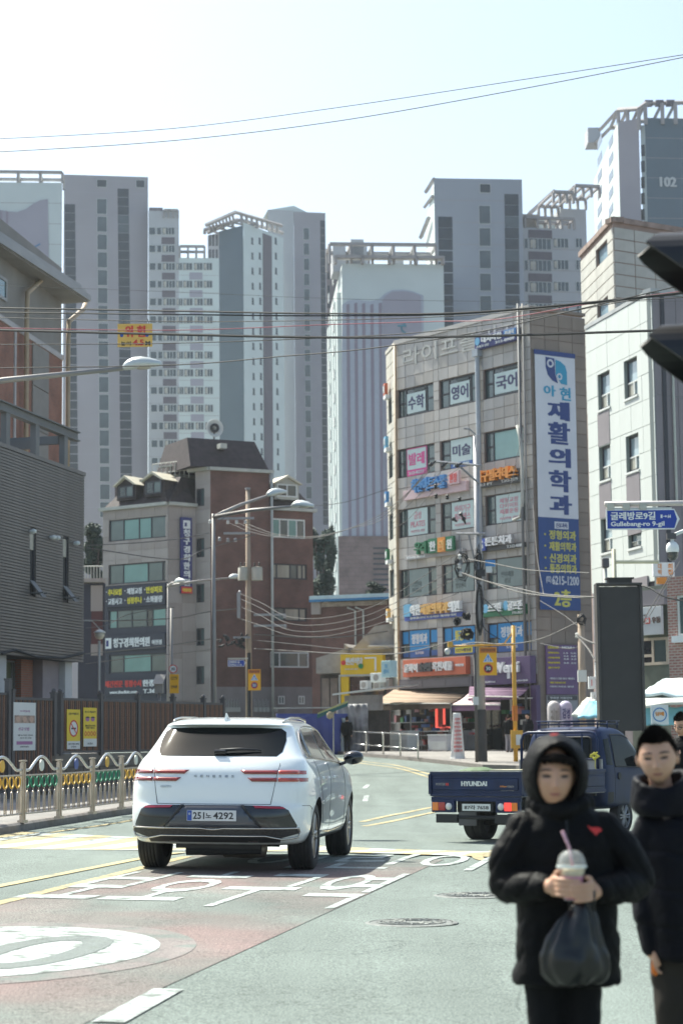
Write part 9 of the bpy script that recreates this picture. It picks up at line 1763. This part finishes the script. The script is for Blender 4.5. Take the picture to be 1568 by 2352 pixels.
# ---- grown-ups further off
def adult(label, X, Y, gz0, h, yaw, coat, trs, hairm=True, walk=0, glasses=False, vox=.014, head=(0, 0, 0), coat_low=.48, group=None):
    k = h/1.7; M = T(X, Y, gz0) @ Matrix.Rotation(yaw, 4, 'Z') @ Matrix.Scale(k, 4); t = thing('person', label, 'person', M, group); MHq = T(0, -.02, 1.585) @ Matrix.Rotation(head[0], 4, 'X') @ Matrix.Rotation(head[2], 4, 'Z')
    mb = MB(); head_into(mb, MHq, 1.06, vox < .01); limb(mb, [(0, 0, 1.52), (0, .01, 1.42)], [.05, .055]); ell_(mb, (0, .01, 1.34), (.17, .09, .10)); limb(mb, [(0, 0, 1.3), (0, 0, 1.1), (0, 0, .95)], [.12, .115, .125])
    A = []
    for sg in (-1, 1): S_, E_, W_ = Vector((sg*.19, 0, 1.37)), Vector((sg*.235, .03, 1.10)), Vector((sg*.21, -.06-.05*walk*sg, .88)); A.append((S_, E_, W_)); limb(mb, [S_, E_, W_], [.05, .04, .028]); limb(mb, [W_, W_+Vector((0, -.01, -.07))], [.028, .03]); [finger(mb, [W_+Vector((0, -.025+.016*q, -.07)), W_+Vector((0, -.027+.016*q, -.11)), W_+Vector((.01, -.027+.016*q, -.14))], .009) for q in range(4)]; finger(mb, [W_+Vector((0, -.03, -.05)), W_+Vector((0, -.045, -.09))], .010)
    L = []
    for sg in (-1, 1): f = walk*sg; H_, Kn, An = Vector((sg*.09, 0, .92)), Vector((sg*.09, -.03-.1*f, .50)), Vector((sg*.09, .02-.2*f, .09)); L.append((H_, Kn, An)); limb(mb, [H_, Kn, An], [.085, .058, .04]); limb(mb, [An+Vector((0, .02, -.04)), An+Vector((0, -.13, -.06))], [.04, .033])
    ob('body', remesh(mb, 'body', M_SKIN2, vox, 1, .4), t)
    mb = MB(); rg = lambda z, w_, d: [(w_*math.cos(a), .01+d*math.sin(a), z) for a in [k_*math.pi/10 for k_ in range(20)]]; mb.loft([rg(*q) for q in ((coat_low*1.7+.0, .21, .15), (1.0, .2, .145), (1.2, .205, .14), (1.36, .2, .12), (1.43, .12, .09), (1.475, .075, .07))])
    for S_, E_, W_ in A: limb(mb, [S_, E_, W_], [.075, .065, .048])
    ob('coat', remesh(mb, 'coat', coat, .016, 2), t); mb = MB()
    for H_, Kn, An in L: limb(mb, [H_, Kn, An+Vector((0, 0, .02))], [.10, .078, .065])
    ob('trousers', remesh(mb, 'trousers', trs, .016, 2), t)
    for H_, Kn, An in L: MB().loft([[(An.x+w_*math.cos(a), An.y-.055+d_*math.sin(a), An.z-.09+z_) for a in [q*math.pi/6 for q in range(12)]] for w_, d_, z_ in ((.045, .13, 0), (.048, .135, .03), (.042, .10, .07), (.035, .05, .10))]).build('shoe', M_SHOE, t, smooth=True)
    if hairm: hair(t, MHq, 1.09, n=900 if vox < .01 else 250, ln=.03)
    if glasses:
        f_ = FaceP(t, KIDS[t.name][0].data, MHq, 1.06); face(f_); mb = MB()
        for sg in (-1, 1): mb.tube([MHq @ Vector((sg*.034+.022*math.cos(a), -.101, .004+.017*math.sin(a))) for a in [q*math.pi/8 for q in range(17)]], .0025, 5, caps=False); mb.tube([MHq @ Vector((sg*.056, -.10, .006)), MHq @ Vector((sg*.082, .0, .006))], .002, 4)
        mb.tube([MHq @ Vector((-.012, -.103, .006)), MHq @ Vector((.012, -.103, .006))], .002, 4); mb.build('glasses', M_INK, t)
    return t
adult('man with glasses in a black coat looking down, at the right picture edge', (1558-784)/FPX*20.5, 20.5, gz(3.5, 20.5), 1.66, R(-30), M_JK, M_TR, glasses=True, vox=.008, head=(R(18), 0, R(-15)))
p = Vector((.14, 90, gz(.14, 90))); adult('person in a black coat walking away behind the railing', p.x, p.y, gz(p.x, p.y)+.13, 1.62, R(170), M_JK, M_TR, walk=.5)
q = G(1163, 1745); M_TGR = mat('trousers_pale_grey', (.25, .24, .26), .8, var=.1)
adult('person in a black coat and pale grey trousers beside the yellow pole', (1160-784)/FPX*88, 88, gz(7.2, 88)+.13, 1.63, R(150), M_JK, M_TGR); adult('person in dark clothes standing right of the yellow pole at the coffee shop', (1204-784)/FPX*88.5, 88.5, gz(8, 88.5)+.13, 1.66, R(-40), M_JK2, M_TR)
